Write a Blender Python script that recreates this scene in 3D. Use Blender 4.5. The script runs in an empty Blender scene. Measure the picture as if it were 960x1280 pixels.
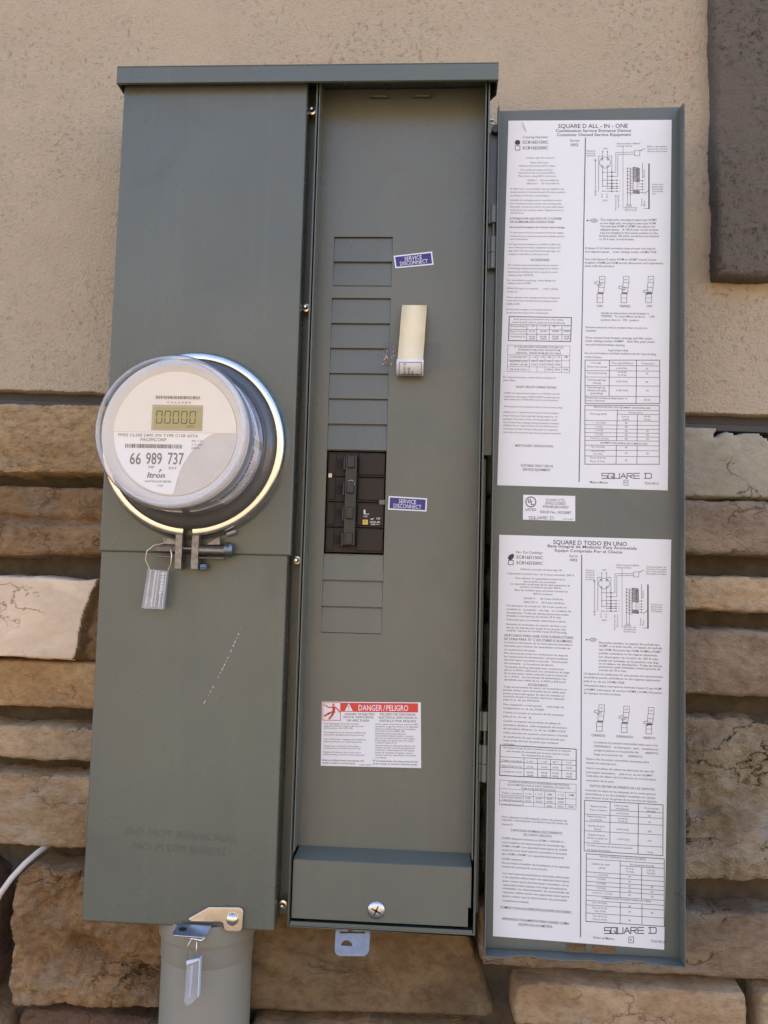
import bpy, bmesh, math, random
from mathutils import Vector, Matrix, noise

scene = bpy.context.scene
R = math.radians

# ------------------------------------------------------------------ camera
cam_data = bpy.data.cameras.new('camera')
cam = bpy.data.objects.new('camera', cam_data)
scene.collection.objects.link(cam)
cam.location = (0.15098, -0.88921, -0.10512)
cam.rotation_euler = (1.652823, -0.026999, 0.061767)
cam_data.sensor_fit = 'VERTICAL'
cam_data.sensor_height = 24.0
cam_data.lens = 1098.70 / 1280.0 * 24.0
cam_data.clip_start = 0.02
cam_data.clip_end = 500.0
scene.camera = cam
scene.render.resolution_x = 768
scene.render.resolution_y = 1024

# ------------------------------------------------------------------ sky, sun, exposure
SUN_ELEV = R(48)
SUN_AZ = R(16)            # clockwise from +Y: the sun stands behind the house wall
world = bpy.data.worlds.new('World')
scene.world = world
world.use_nodes = True
wn = world.node_tree.nodes
wl = world.node_tree.links
for n in list(wn):
    wn.remove(n)
sky = wn.new('ShaderNodeTexSky')
sky.sky_type = 'NISHITA'
sky.sun_disc = False
sky.sun_elevation = SUN_ELEV
sky.sun_rotation = SUN_AZ
sky.altitude = 1400
sky.air_density = 1.0
sky.dust_density = 3.0
sky.ozone_density = 0.6
bg = wn.new('ShaderNodeBackground')
bg.inputs['Strength'].default_value = 0.13
out = wn.new('ShaderNodeOutputWorld')
wl.new(sky.outputs[0], bg.inputs['Color'])
wl.new(bg.outputs[0], out.inputs['Surface'])

sun_data = bpy.data.lights.new('sun', 'SUN')
sun_data.energy = 4.0
sun_data.angle = R(0.53)
sun_data.color = (1.0, 0.90, 0.76)
sun = bpy.data.objects.new('sun', sun_data)
scene.collection.objects.link(sun)
to_sun = Vector((math.sin(SUN_AZ) * math.cos(SUN_ELEV), math.cos(SUN_AZ) * math.cos(SUN_ELEV), math.sin(SUN_ELEV)))
sun.rotation_euler = to_sun.to_track_quat('Z', 'Y').to_euler()
sun.location = to_sun * 20

vs = scene.view_settings
vs.view_transform = 'Standard'
vs.look = 'None'
vs.exposure = 2.33
vs.gamma = 1.0
vs.use_curve_mapping = False
scene.cycles.max_bounces = 7
scene.cycles.transparent_max_bounces = 16
scene.cycles.caustics_reflective = False
scene.cycles.caustics_refractive = False
scene.cycles.use_denoising = True

# ------------------------------------------------------------------ helpers
WORLD_LOC = {}

def link(o, parent=None, loc=None):
    scene.collection.objects.link(o)
    base = Vector((0, 0, 0))
    if parent is not None:
        o.parent = parent
        base = WORLD_LOC[parent.name]
    WORLD_LOC[o.name] = base.copy()
    return base

def thing(name, label, category, loc, group=None):
    o = bpy.data.objects.new(name, None)
    o.empty_display_size = 0.02
    scene.collection.objects.link(o)
    o.location = loc
    WORLD_LOC[o.name] = Vector(loc)
    o['label'] = label
    o['category'] = category
    if group:
        o['group'] = group
    return o

class MB:
    """collects shapes in world coordinates and links them as one mesh object"""
    def __init__(s):
        s.v = []
        s.f = []
    def add(s, verts, faces):
        b = len(s.v)
        s.v.extend([tuple(p) for p in verts])
        s.f.extend([tuple(i + b for i in f) for f in faces])
        return s
    def box(s, x0, x1, y0, y1, z0, z1):
        v = [(x0, y0, z0), (x1, y0, z0), (x1, y1, z0), (x0, y1, z0), (x0, y0, z1), (x1, y0, z1), (x1, y1, z1), (x0, y1, z1)]
        return s.add(v, [(0, 3, 2, 1), (4, 5, 6, 7), (0, 1, 5, 4), (1, 2, 6, 5), (2, 3, 7, 6), (3, 0, 4, 7)])
    def prism(s, poly, y0, y1):
        """polygon in XZ (any winding) extruded from y0 (front) to y1"""
        a = sum(p[0] * q[1] - q[0] * p[1] for p, q in zip(poly, poly[1:] + poly[:1]))
        if a < 0:
            poly = poly[::-1]
        n = len(poly)
        v = [(x, y0, z) for x, z in poly] + [(x, y1, z) for x, z in poly]
        f = [tuple(range(n)), tuple(range(2 * n - 1, n - 1, -1))]
        f += [((i + 1) % n, i, n + i, n + (i + 1) % n) for i in range(n)]
        return s.add(v, f)
    def plan(s, poly, z0, z1):
        """polygon in XY extruded from z0 to z1"""
        n = len(poly)
        a = sum(p[0] * q[1] - q[0] * p[1] for p, q in zip(poly, poly[1:] + poly[:1]))
        if a < 0:
            poly = poly[::-1]
        v = [(x, y, z0) for x, y in poly] + [(x, y, z1) for x, y in poly]
        f = [tuple(range(n - 1, -1, -1)), tuple(range(n, 2 * n))]
        f += [(i, (i + 1) % n, n + (i + 1) % n, n + i) for i in range(n)]
        return s.add(v, f)
    def tube(s, path, r, n=10, caps=True):
        path = [Vector(p) for p in path]
        rad = r if isinstance(r, (list, tuple)) else [r] * len(path)
        up = None
        rings = []
        for i, p in enumerate(path):
            t = (path[min(i + 1, len(path) - 1)] - path[max(i - 1, 0)]).normalized()
            if up is None:
                up = t.orthogonal().normalized()
            up = (up - t * up.dot(t))
            up = up.normalized() if up.length > 1e-6 else t.orthogonal().normalized()
            w = t.cross(up)
            rings.append([p + (up * math.cos(2 * math.pi * k / n) + w * math.sin(2 * math.pi * k / n)) * rad[i] for k in range(n)])
        v = [q for ring in rings for q in ring]
        f = []
        for i in range(len(path) - 1):
            for k in range(n):
                f.append((i * n + k, i * n + (k + 1) % n, (i + 1) * n + (k + 1) % n, (i + 1) * n + k))
        if caps:
            f.append(tuple(range(n - 1, -1, -1)))
            f.append(tuple(range((len(path) - 1) * n, len(path) * n)))
        return s.add(v, f)
    def lathe(s, prof, cx, cz, n=72, a0=0.0, a1=None):
        """profile of (radius, y) turned about the Y axis through (cx, cz); closed profile pieces are up to the caller"""
        full = a1 is None
        m = n if full else n + 1
        ang = [(a0 + (2 * math.pi if full else (a1 - a0)) * k / n) for k in range(m)]
        v = []
        for r, y in prof:
            for a in ang:
                v.append((cx + r * math.cos(a), y, cz + r * math.sin(a)))
        f = []
        for i in range(len(prof) - 1):
            for k in range(n):
                k2 = (k + 1) % m
                f.append((i * m + k, i * m + k2, (i + 1) * m + k2, (i + 1) * m + k))
        return s.add(v, f)
    def build(s, name, mat, parent=None, smooth=False, bevel=0.0, kind=None, seg=2):
        me = bpy.data.meshes.new(name)
        base = WORLD_LOC[parent.name] if parent is not None else Vector((0, 0, 0))
        me.from_pydata([(x - base.x, y - base.y, z - base.z) for x, y, z in s.v], [], s.f)
        me.validate()
        bm = bmesh.new()
        bm.from_mesh(me)
        bmesh.ops.remove_doubles(bm, verts=bm.verts, dist=1e-6)
        bmesh.ops.recalc_face_normals(bm, faces=bm.faces)
        bm.to_mesh(me)
        bm.free()
        o = bpy.data.objects.new(name, me)
        link(o, parent)
        if mat:
            me.materials.append(mat)
        if smooth:
            for p in me.polygons:
                p.use_smooth = True
            if smooth != 'all':
                md = o.modifiers.new('edges', 'EDGE_SPLIT')
                md.split_angle = R(38)
        if bevel:
            md = o.modifiers.new('bevel', 'BEVEL')
            md.width = bevel
            md.segments = seg
            md.limit_method = 'ANGLE'
            md.angle_limit = R(40)
            for p in me.polygons:
                p.use_smooth = True
            md2 = o.modifiers.new('normals', 'WEIGHTED_NORMAL')
            md2.keep_sharp = False
        if kind:
            o['kind'] = kind
        return o

def tag(o, label, category, group=None):
    o['label'] = label
    o['category'] = category
    if group:
        o['group'] = group
    return o

def curve_mesh(outlines, y0, y1):
    """flat plate in XZ with holes: outlines[0] is the rim, the others are holes; returns (verts, faces)"""
    cu = bpy.data.curves.new('tmp', 'CURVE')
    cu.dimensions = '2D'
    cu.fill_mode = 'BOTH'
    cu.extrude = abs(y1 - y0) / 2
    for poly in outlines:
        sp = cu.splines.new('POLY')
        sp.points.add(len(poly) - 1)
        for p, (x, z) in zip(sp.points, poly):
            p.co = (x, z, 0, 1)
        sp.use_cyclic_u = True
    ob = bpy.data.objects.new('tmp', cu)
    scene.collection.objects.link(ob)
    dg = bpy.context.evaluated_depsgraph_get()
    me = ob.evaluated_get(dg).to_mesh()
    yc = (y0 + y1) / 2
    v = [(p.co.x, yc - p.co.z, p.co.y) for p in me.vertices]
    f = [tuple(p.vertices) for p in me.polygons]
    ob.evaluated_get(dg).to_mesh_clear()
    bpy.data.objects.remove(ob)
    bpy.data.curves.remove(cu)
    return v, f

def circle(cx, cz, r, n=24):
    return [(cx + r * math.cos(2 * math.pi * k / n), cz + r * math.sin(2 * math.pi * k / n)) for k in range(n)]

def rrect(x0, x1, z0, z1, r, n=4):
    pts = []
    for cx, cz, a in ((x1 - r, z1 - r, 0), (x0 + r, z1 - r, 90), (x0 + r, z0 + r, 180), (x1 - r, z0 + r, 270)):
        for k in range(n + 1):
            t = R(a + 90.0 * k / n)
            pts.append((cx + r * math.cos(t), cz + r * math.sin(t)))
    return pts

_FONT_CACHE = {}

def glyph_meshes(specs):
    """specs: list of (text, weight, shear) -> list of (verts2d, faces, xmin, xmax); capital height comes out as 1"""
    obs = []
    for text, wt, shear in specs:
        cu = bpy.data.curves.new('tmp_text', 'FONT')
        cu.body = text
        cu.size = 1.0
        cu.resolution_u = 2
        cu.offset = 0.023 * wt
        cu.shear = shear
        cu.fill_mode = 'FRONT'
        ob = bpy.data.objects.new('tmp_text', cu)
        scene.collection.objects.link(ob)
        obs.append(ob)
    dg = bpy.context.evaluated_depsgraph_get()
    res = []
    for ob in obs:
        ev = ob.evaluated_get(dg)
        me = ev.to_mesh()
        v = [(p.co.x / 0.70, p.co.y / 0.70) for p in me.vertices]
        f = [tuple(p.vertices) for p in me.polygons]
        ev.to_mesh_clear()
        xs = [p[0] for p in v] or [0, 1]
        res.append((v, f, min(xs), max(xs)))
    for ob in obs:
        cu = ob.data
        bpy.data.objects.remove(ob)
        bpy.data.curves.remove(cu)
    return res

def text_on(items, mapping, mb=None):
    """items: (x0, x1, zmid, cap_height, text, weight, shear); mapping(x, z) -> world point"""
    mb = mb or MB()
    gm = glyph_meshes([(t[4], t[5], t[6] if len(t) > 6 else 0.0) for t in items])
    for it, (v, f, a, b) in zip(items, gm):
        x0, x1, zm, h = it[:4]
        k = (x1 - x0) / max(b - a, 1e-6)
        mb.add([mapping(x0 + (x - a) * k, zm + (z - 0.5) * h) for x, z in v], f)
    return mb

# ------------------------------------------------------------------ materials
def new_mat(name):
    m = bpy.data.materials.new(name)
    m.use_nodes = True
    nt = m.node_tree
    b = nt.nodes['Principled BSDF']
    return m, nt, b

def N(nt, typ, **kw):
    n = nt.nodes.new(typ)
    for k, v in kw.items():
        if k in n.inputs:
            n.inputs[k].default_value = v
        else:
            setattr(n, k, v)
    return n

def noise_node(nt, scale, detail=4, rough=0.55, coords=None, dist=0.0):
    n = N(nt, 'ShaderNodeTexNoise')
    n.inputs['Scale'].default_value = scale
    n.inputs['Detail'].default_value = detail
    n.inputs['Roughness'].default_value = rough
    n.inputs['Distortion'].default_value = dist
    if coords is not None:
        nt.links.new(coords, n.inputs['Vector'])
    return n

def ramp(nt, src, stops):
    r = nt.nodes.new('ShaderNodeValToRGB')
    el = r.color_ramp.elements
    while len(el) < len(stops):
        el.new(0.5)
    for e, (p, c) in zip(el, stops):
        e.position = p
        e.color = (c, c, c, 1) if isinstance(c, (int, float)) else (*c, 1)
    nt.links.new(src, r.inputs[0])
    return r

def mixc(nt, fac, a, b, blend='MIX'):
    m = nt.nodes.new('ShaderNodeMix')
    m.data_type = 'RGBA'
    m.blend_type = blend
    for sock, val in ((m.inputs[0], fac), (m.inputs[6], a), (m.inputs[7], b)):
        if isinstance(val, bpy.types.NodeSocket):
            nt.links.new(val, sock)
        elif isinstance(val, (int, float)):
            sock.default_value = val
        else:
            sock.default_value = (*val, 1)
    return m.outputs[2]

def mth(nt, op, a, b=None, clamp=False):
    m = nt.nodes.new('ShaderNodeMath')
    m.operation = op
    m.use_clamp = clamp
    for i, val in enumerate((a, b)):
        if val is None:
            continue
        if isinstance(val, bpy.types.NodeSocket):
            nt.links.new(val, m.inputs[i])
        else:
            m.inputs[i].default_value = val
    return m.outputs[0]

def bump(nt, bsdf, height, strength, dist):
    b = nt.nodes.new('ShaderNodeBump')
    b.inputs['Strength'].default_value = strength
    b.inputs['Distance'].default_value = dist
    nt.links.new(height, b.inputs['Height'])
    nt.links.new(b.outputs[0], bsdf.inputs['Normal'])

def geo_pos(nt):
    return nt.nodes.new('ShaderNodeNewGeometry').outputs['Position']

def simple_mat(name, col, rough=0.5, metal=0.0, vary=0.06, scale=60, bump_s=0.0, spec=0.5, coat=0.0):
    m, nt, b = new_mat(name)
    p = geo_pos(nt)
    n = noise_node(nt, scale, 4, 0.6, p)
    r = ramp(nt, n.outputs[0], [(0.3, tuple(c * (1 - vary) for c in col)), (0.7, tuple(min(1, c * (1 + vary)) for c in col))])
    nt.links.new(r.outputs[0], b.inputs['Base Color'])
    rr = ramp(nt, n.outputs[0], [(0.3, max(0.02, rough * 0.88)), (0.7, min(1, rough * 1.1))])
    nt.links.new(rr.outputs[0], b.inputs['Roughness'])
    b.inputs['Metallic'].default_value = metal
    b.inputs['Specular IOR Level'].default_value = spec
    b.inputs['Coat Weight'].default_value = coat
    if bump_s:
        n2 = noise_node(nt, scale * 12, 2, 0.5, p)
        bump(nt, b, n2.outputs[0], bump_s, 0.0006)
    return m

def paint_mat(name, col, rough=0.42):
    """grey enamel on sheet steel: faint orange peel, dust film and soft blotches"""
    m, nt, b = new_mat(name)
    p = geo_pos(nt)
    big = noise_node(nt, 6, 5, 0.6, p)
    fine = noise_node(nt, 160, 3, 0.6, p)
    c1 = ramp(nt, big.outputs[0], [(0.32, tuple(c * 0.93 for c in col)), (0.68, tuple(c * 1.07 for c in col))])
    dust = (col[0] * 1.32, col[1] * 1.24, col[2] * 1.1)
    df = ramp(nt, fine.outputs[0], [(0.52, 0.0), (0.78, 0.34)])
    bl = ramp(nt, noise_node(nt, 14, 4, 0.6, p).outputs[0], [(0.4, 0.25), (0.72, 1.0)])
    f = mth(nt, 'MULTIPLY', df.outputs[0], bl.outputs[0])
    cd = mixc(nt, f, c1.outputs[0], dust)
    # rain streaks: noise stretched down the sheet, and a few rubbed smudges
    mp = nt.nodes.new('ShaderNodeMapping')
    mp.inputs['Scale'].default_value = (70, 70, 2.2)
    nt.links.new(p, mp.inputs['Vector'])
    stk = ramp(nt, noise_node(nt, 1.0, 4, 0.6, mp.outputs[0]).outputs[0], [(0.54, 0.0), (0.74, 0.30)])
    cd = mixc(nt, stk.outputs[0], cd, dust)
    smg = ramp(nt, noise_node(nt, 9, 3, 0.5, p, 1.2).outputs[0], [(0.60, 0.0), (0.74, 0.28)])
    cd = mixc(nt, smg.outputs[0], cd, tuple(c * 0.66 for c in col))
    nt.links.new(cd, b.inputs['Base Color'])
    rr = ramp(nt, noise_node(nt, 16, 6, 0.65, p).outputs[0], [(0.3, rough * 0.80), (0.7, rough * 1.45)])
    nt.links.new(rr.outputs[0], b.inputs['Roughness'])
    peel = noise_node(nt, 420, 2, 0.5, p)
    bump(nt, b, peel.outputs[0], 0.10, 0.0004)
    return m

M = {}
M['paint'] = paint_mat('grey_enamel', (0.116, 0.125, 0.101), 0.27)
M['paint_dark'] = paint_mat('grey_enamel_inner', (0.134, 0.138, 0.111), 0.30)
M['paint_door'] = paint_mat('grey_enamel_door', (0.120, 0.130, 0.111), 0.33)
M['dark_metal'] = simple_mat('dark_steel', (0.05, 0.045, 0.04), 0.5, 0.3)  # dark steel of the bus backing and the pivot stud
M['steel'] = simple_mat('galvanised_steel', (0.62, 0.62, 0.64), 0.32, 1.0, 0.12, 90, 0.12)
M['zinc_dull'] = simple_mat('dull_zinc', (0.21, 0.225, 0.26), 0.42, 1.0, 0.15, 120, 0.15)
M['zinc_blue'] = simple_mat('zinc_plated_steel', (0.50, 0.55, 0.66), 0.30, 1.0, 0.1, 120, 0.1)
M['nickel'] = simple_mat('nickel_plate', (0.74, 0.66, 0.56), 0.27, 1.0, 0.08, 60, 0.06)
M['lug_metal'] = simple_mat('cast_lug', (0.30, 0.265, 0.22), 0.5, 1.0, 0.35, 220, 0.6)
M['ring_metal'] = simple_mat('stainless_ring', (0.80, 0.75, 0.68), 0.26, 1.0, 0.08, 80, 0.05)
M['bolt_dark'] = simple_mat('weathered_bolt', (0.24, 0.22, 0.20), 0.38, 0.9, 0.25, 180, 0.2)
M['black_plastic'] = simple_mat('black_plastic', (0.011, 0.012, 0.014), 0.36, 0.0, 0.15, 120, 0.0, 0.5)
M['brown_plastic'] = simple_mat('dark_brown_plastic', (0.036, 0.026, 0.019), 0.55, 0.0, 0.2, 60, 0.0, 0.25)
M['slot_shade'] = simple_mat('slot_shade', (0.006, 0.006, 0.006), 0.7)  # painted shade: flat black in place of open slots and holes
M['paper'] = simple_mat('white_vinyl', (0.80, 0.79, 0.79), 0.42, 0.0, 0.02, 25, 0.05)
M['ink'] = simple_mat('black_ink', (0.045, 0.042, 0.05), 0.6)
M['ink_red'] = simple_mat('red_ink', (0.70, 0.055, 0.035), 0.5, 0.0, 0.05)
M['ink_blue'] = simple_mat('blue_ink', (0.030, 0.024, 0.20), 0.45, 0.0, 0.05)
M['ink_white'] = simple_mat('white_ink', (0.80, 0.79, 0.82), 0.5)
M['ink_yellow'] = simple_mat('yellow_ink', (0.75, 0.50, 0.08), 0.5)
M['cream'] = simple_mat('cream_plastic', (0.92, 0.84, 0.70), 0.45, 0.0, 0.02)
M['reflection_beige'] = simple_mat('face_reflection_beige', (0.76, 0.70, 0.60), 0.35, 0.0, 0.04)  # paints the face's reflection seen between face and rim
M['name_white'] = simple_mat('name_plate_white', (0.95, 0.91, 0.83), 0.4, 0.0, 0.01)
M['beige_grey'] = simple_mat('beige_grey_plastic', (0.70, 0.63, 0.52), 0.5, 0.0, 0.05)
M['lcd'] = simple_mat('lcd_glass', (0.44, 0.38, 0.14), 0.3, 0.0, 0.04)
M['lcd_frame'] = simple_mat('lcd_frame', (0.50, 0.44, 0.32), 0.5)
M['lcd_ink'] = simple_mat('lcd_segment', (0.10, 0.09, 0.035), 0.4)
M['pale_blue'] = simple_mat('pale_blue_label', (0.62, 0.67, 0.78), 0.45)
M['base_grey'] = simple_mat('dark_grey_base', (0.06, 0.055, 0.052), 0.4)
M['housing'] = simple_mat('meter_housing', (0.33, 0.34, 0.38), 0.4)
M['strip_paper'] = simple_mat('waxed_backing_paper', (0.86, 0.73, 0.46), 0.25, 0.0, 0.05, 40)
M['conduit'] = paint_mat('conduit_paint', (0.27, 0.255, 0.21), 0.5)
M['cable'] = simple_mat('white_cable', (0.62, 0.57, 0.50), 0.5, 0.0, 0.1, 60, 0.1)
M['wire'] = simple_mat('seal_wire', (0.72, 0.70, 0.66), 0.3, 1.0)
M['flashing'] = simple_mat('brown_metal_flashing', (0.034, 0.029, 0.026), 0.50, 0.0, 0.12, 30, 0.1)
M['red_tip'] = simple_mat('rust_orange', (0.35, 0.14, 0.05), 0.7)

def clear_mat(name, tint, milky, rough, ior=1.45, gloss=1.0):
    """thin clear plastic: what is behind shows through, the surface mirrors by its Fresnel angle"""
    m = bpy.data.materials.new(name)
    m.use_nodes = True
    nt = m.node_tree
    for n in list(nt.nodes):
        nt.nodes.remove(n)
    o = nt.nodes.new('ShaderNodeOutputMaterial')
    tr = nt.nodes.new('ShaderNodeBsdfTransparent')
    tr.inputs[0].default_value = (*tint, 1)
    gl = nt.nodes.new('ShaderNodeBsdfGlossy')
    gl.inputs['Roughness'].default_value = rough
    lw = nt.nodes.new('ShaderNodeLayerWeight')
    lw.inputs[0].default_value = 0.5
    r0 = ((ior - 1) / (ior + 1)) ** 2
    fz = mth(nt, 'ADD', mth(nt, 'MULTIPLY', mth(nt, 'POWER', lw.outputs['Facing'], 4.5), 1 - r0), r0)
    df = nt.nodes.new('ShaderNodeBsdfDiffuse')
    nz = noise_node(nt, 40, 4, 0.6, geo_pos(nt))
    dc = ramp(nt, nz.outputs[0], [(0.3, (0.66, 0.66, 0.70)), (0.7, (0.80, 0.80, 0.84))])
    nt.links.new(dc.outputs[0], df.inputs[0])
    m1 = nt.nodes.new('ShaderNodeMixShader')
    mf = ramp(nt, nz.outputs[0], [(0.3, milky * 0.8), (0.7, milky * 1.2)])
    nt.links.new(mf.outputs[0], m1.inputs[0])
    nt.links.new(tr.outputs[0], m1.inputs[1])
    nt.links.new(df.outputs[0], m1.inputs[2])
    m2 = nt.nodes.new('ShaderNodeMixShader')
    g = mth(nt, 'MULTIPLY', fz, gloss, True)
    nt.links.new(g, m2.inputs[0])
    nt.links.new(m1.outputs[0], m2.inputs[1])
    nt.links.new(gl.outputs[0], m2.inputs[2])
    nt.links.new(m2.outputs[0], o.inputs['Surface'])
    return m

M['glass'] = clear_mat('clear_meter_cover', (0.99, 0.99, 1.0), 0.02, 0.03, 1.40)
M['glass_rim'] = clear_mat('cover_rim_refraction', (0.95, 0.95, 0.98), 0.40, 0.07, 1.5, 1.2)  # milky white paints refraction and highlights of the thick clear rim
M['seal_plastic'] = clear_mat('clear_seal_plastic', (0.92, 0.93, 0.95), 0.27, 0.14, 1.45, 1.2)
M['tape'] = clear_mat('clear_tape', (0.80, 0.83, 0.86), 0.03, 0.2, 1.4, 1.0)

def stucco_mat(name, col, relief=1.0):
    m, nt, b = new_mat(name)
    p = geo_pos(nt)
    big = noise_node(nt, 3.0, 5, 0.6, p)
    mid = noise_node(nt, 30, 6, 0.65, p)
    c = ramp(nt, big.outputs[0], [(0.3, tuple(k * 0.92 for k in col)), (0.7, tuple(k * 1.06 for k in col))])
    c2 = mixc(nt, 0.16, c.outputs[0], ramp(nt, mid.outputs[0], [(0.3, tuple(k * 0.6 for k in col)), (0.7, tuple(min(1, k * 1.3) for k in col))]).outputs[0])
    hue = noise_node(nt, 75, 4, 0.7, p)
    c2 = mixc(nt, 0.22, c2, ramp(nt, hue.outputs[0], [(0.35, (col[0] * 1.12, col[1] * 0.93, col[2] * 0.92)), (0.5, col), (0.65, (col[0] * 0.92, col[1] * 0.99, col[2] * 0.86))]).outputs[0])
    nt.links.new(c2, b.inputs['Base Color'])
    b.inputs['Roughness'].default_value = 0.92
    b.inputs['Specular IOR Level'].default_value = 0.15
    # trowelled skin: gentle swells, sand grain, and short worm-like drag pits where the float caught a grain
    swell = noise_node(nt, 16, 4, 0.55, p)
    grain = noise_node(nt, 330, 3, 0.6, p)
    warp = noise_node(nt, 26, 3, 0.6, p)
    vadd = nt.nodes.new('ShaderNodeVectorMath')
    vadd.operation = 'MULTIPLY_ADD'
    nt.links.new(warp.outputs['Color'], vadd.inputs[0])
    vadd.inputs[1].default_value = (0.05, 0.05, 0.05)
    nt.links.new(p, vadd.inputs[2])
    worm = noise_node(nt, 190, 1.5, 0.5, vadd.outputs[0], 0.6)
    ridge = mth(nt, 'ABSOLUTE', mth(nt, 'SUBTRACT', worm.outputs[0], 0.5))
    line = ramp(nt, ridge, [(0.0, 1.0), (0.05, 0.0)])
    where = ramp(nt, noise_node(nt, 150, 3, 0.6, p).outputs[0], [(0.50, 0.0), (0.66, 1.0)])
    zone = ramp(nt, noise_node(nt, 9, 3, 0.55, p).outputs[0], [(0.36, 0.12), (0.62, 1.0)])
    pit = mth(nt, 'MULTIPLY', mth(nt, 'MULTIPLY', line.outputs[0], where.outputs[0]), zone.outputs[0])
    h = mth(nt, 'ADD', mth(nt, 'MULTIPLY', swell.outputs[0], 0.9), mth(nt, 'MULTIPLY', grain.outputs[0], 0.58))
    h = mth(nt, 'ADD', h, mth(nt, 'MULTIPLY', mid.outputs[0], 0.45))
    h = mth(nt, 'SUBTRACT', h, mth(nt, 'MULTIPLY', pit, 0.40 * relief))
    d = nt.nodes.new('ShaderNodeDisplacement')
    d.inputs['Midlevel'].default_value = 0.75
    d.inputs['Scale'].default_value = 0.0040
    nt.links.new(h, d.inputs['Height'])
    nt.links.new(d.outputs[0], nt.nodes['Material Output'].inputs['Displacement'])
    m.displacement_method = 'BOTH'
    return m

M['stucco'] = stucco_mat('beige_stucco', (0.472, 0.386, 0.276))
M['stucco_brown'] = stucco_mat('dark_brown_stucco', (0.142, 0.120, 0.096), 2.0)

def stone_mat(name, tan, brown, grey, seed, rough_amt=1.0, crack=0.5, grain=1.0):
    m, nt, b = new_mat(name)
    tc = geo_pos(nt)
    mp = nt.nodes.new('ShaderNodeMapping')
    mp.inputs['Location'].default_value = (seed * 1.7, seed * 0.9, seed * 2.3)
    mp.inputs['Scale'].default_value = (0.75, 1.0, 1.25)
    nt.links.new(tc, mp.inputs['Vector'])
    p = mp.outputs[0]
    n1 = noise_node(nt, 7.5, 7, 0.62, p, 0.8)
    n2 = noise_node(nt, 26, 7, 0.68, p, 0.3)
    n3 = noise_node(nt, 130, 5, 0.7, p)
    c1 = ramp(nt, n1.outputs[0], [(0.32, brown), (0.46, tuple(a * 0.45 + b * 0.55 for a, b in zip(tan, brown))), (0.53, tan), (0.68, tuple(min(1, k * 1.28) for k in tan))])
    gf = ramp(nt, noise_node(nt, 15, 8, 0.7, p, 0.5).outputs[0], [(0.50, 0.0), (0.64, 0.8)])
    c2 = mixc(nt, gf.outputs[0], c1.outputs[0], grey)
    sp = ramp(nt, n3.outputs[0], [(0.34, tuple(k * 0.45 for k in brown)), (0.50, (0.5, 0.5, 0.5)), (0.74, (0.86, 0.80, 0.70))])
    c3 = mixc(nt, 0.30 * grain, c2, sp.outputs[0], 'OVERLAY')
    vo = nt.nodes.new('ShaderNodeTexVoronoi')
    vo.feature = 'DISTANCE_TO_EDGE'
    vo.inputs['Scale'].default_value = 13
    wv = nt.nodes.new('ShaderNodeVectorMath')
    wv.operation = 'MULTIPLY_ADD'
    nt.links.new(noise_node(nt, 18, 5, 0.6, p).outputs['Color'], wv.inputs[0])
    wv.inputs[1].default_value = (0.14, 0.14, 0.14)
    nt.links.new(p, wv.inputs[2])
    nt.links.new(wv.outputs[0], vo.inputs['Vector'])
    ck = ramp(nt, vo.outputs['Distance'], [(0.0, 1.0), (0.018, 0.0)])
    cm = ramp(nt, noise_node(nt, 14, 2, 0.5, p).outputs[0], [(0.50, 0.0), (0.60, 1.0)])
    ckm = mth(nt, 'MULTIPLY', mth(nt, 'MULTIPLY', ck.outputs[0], cm.outputs[0]), crack)
    c4 = mixc(nt, mth(nt, 'MULTIPLY', ckm, 0.7), c3, tuple(k * 0.4 for k in brown))
    nt.links.new(c4, b.inputs['Base Color'])
    b.inputs['Roughness'].default_value = 0.88
    b.inputs['Specular IOR Level'].default_value = 0.22
    rg = N(nt, 'ShaderNodeTexNoise')
    rg.noise_type = 'RIDGED_MULTIFRACTAL'
    rg.inputs['Scale'].default_value = 24
    rg.inputs['Detail'].default_value = 7
    rg.inputs['Roughness'].default_value = 0.62
    nt.links.new(wv.outputs[0], rg.inputs['Vector'])
    n4 = noise_node(nt, 420, 3, 0.65, p)
    h = mth(nt, 'ADD', mth(nt, 'MULTIPLY', n2.outputs[0], 0.8), mth(nt, 'MULTIPLY', n3.outputs[0], 0.55))
    h = mth(nt, 'ADD', h, mth(nt, 'MULTIPLY', rg.outputs[0], 0.16))
    h = mth(nt, 'ADD', h, mth(nt, 'MULTIPLY', n4.outputs[0], 0.30))
    h = mth(nt, 'SUBTRACT', h, mth(nt, 'MULTIPLY', ckm, 0.9))
    d = nt.nodes.new('ShaderNodeDisplacement')
    d.inputs['Midlevel'].default_value = 0.7
    d.inputs['Scale'].default_value = 0.0042 * rough_amt
    nt.links.new(h, d.inputs['Height'])
    nt.links.new(d.outputs[0], nt.nodes['Material Output'].inputs['Displacement'])
    m.displacement_method = 'BOTH'
    return m

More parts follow.
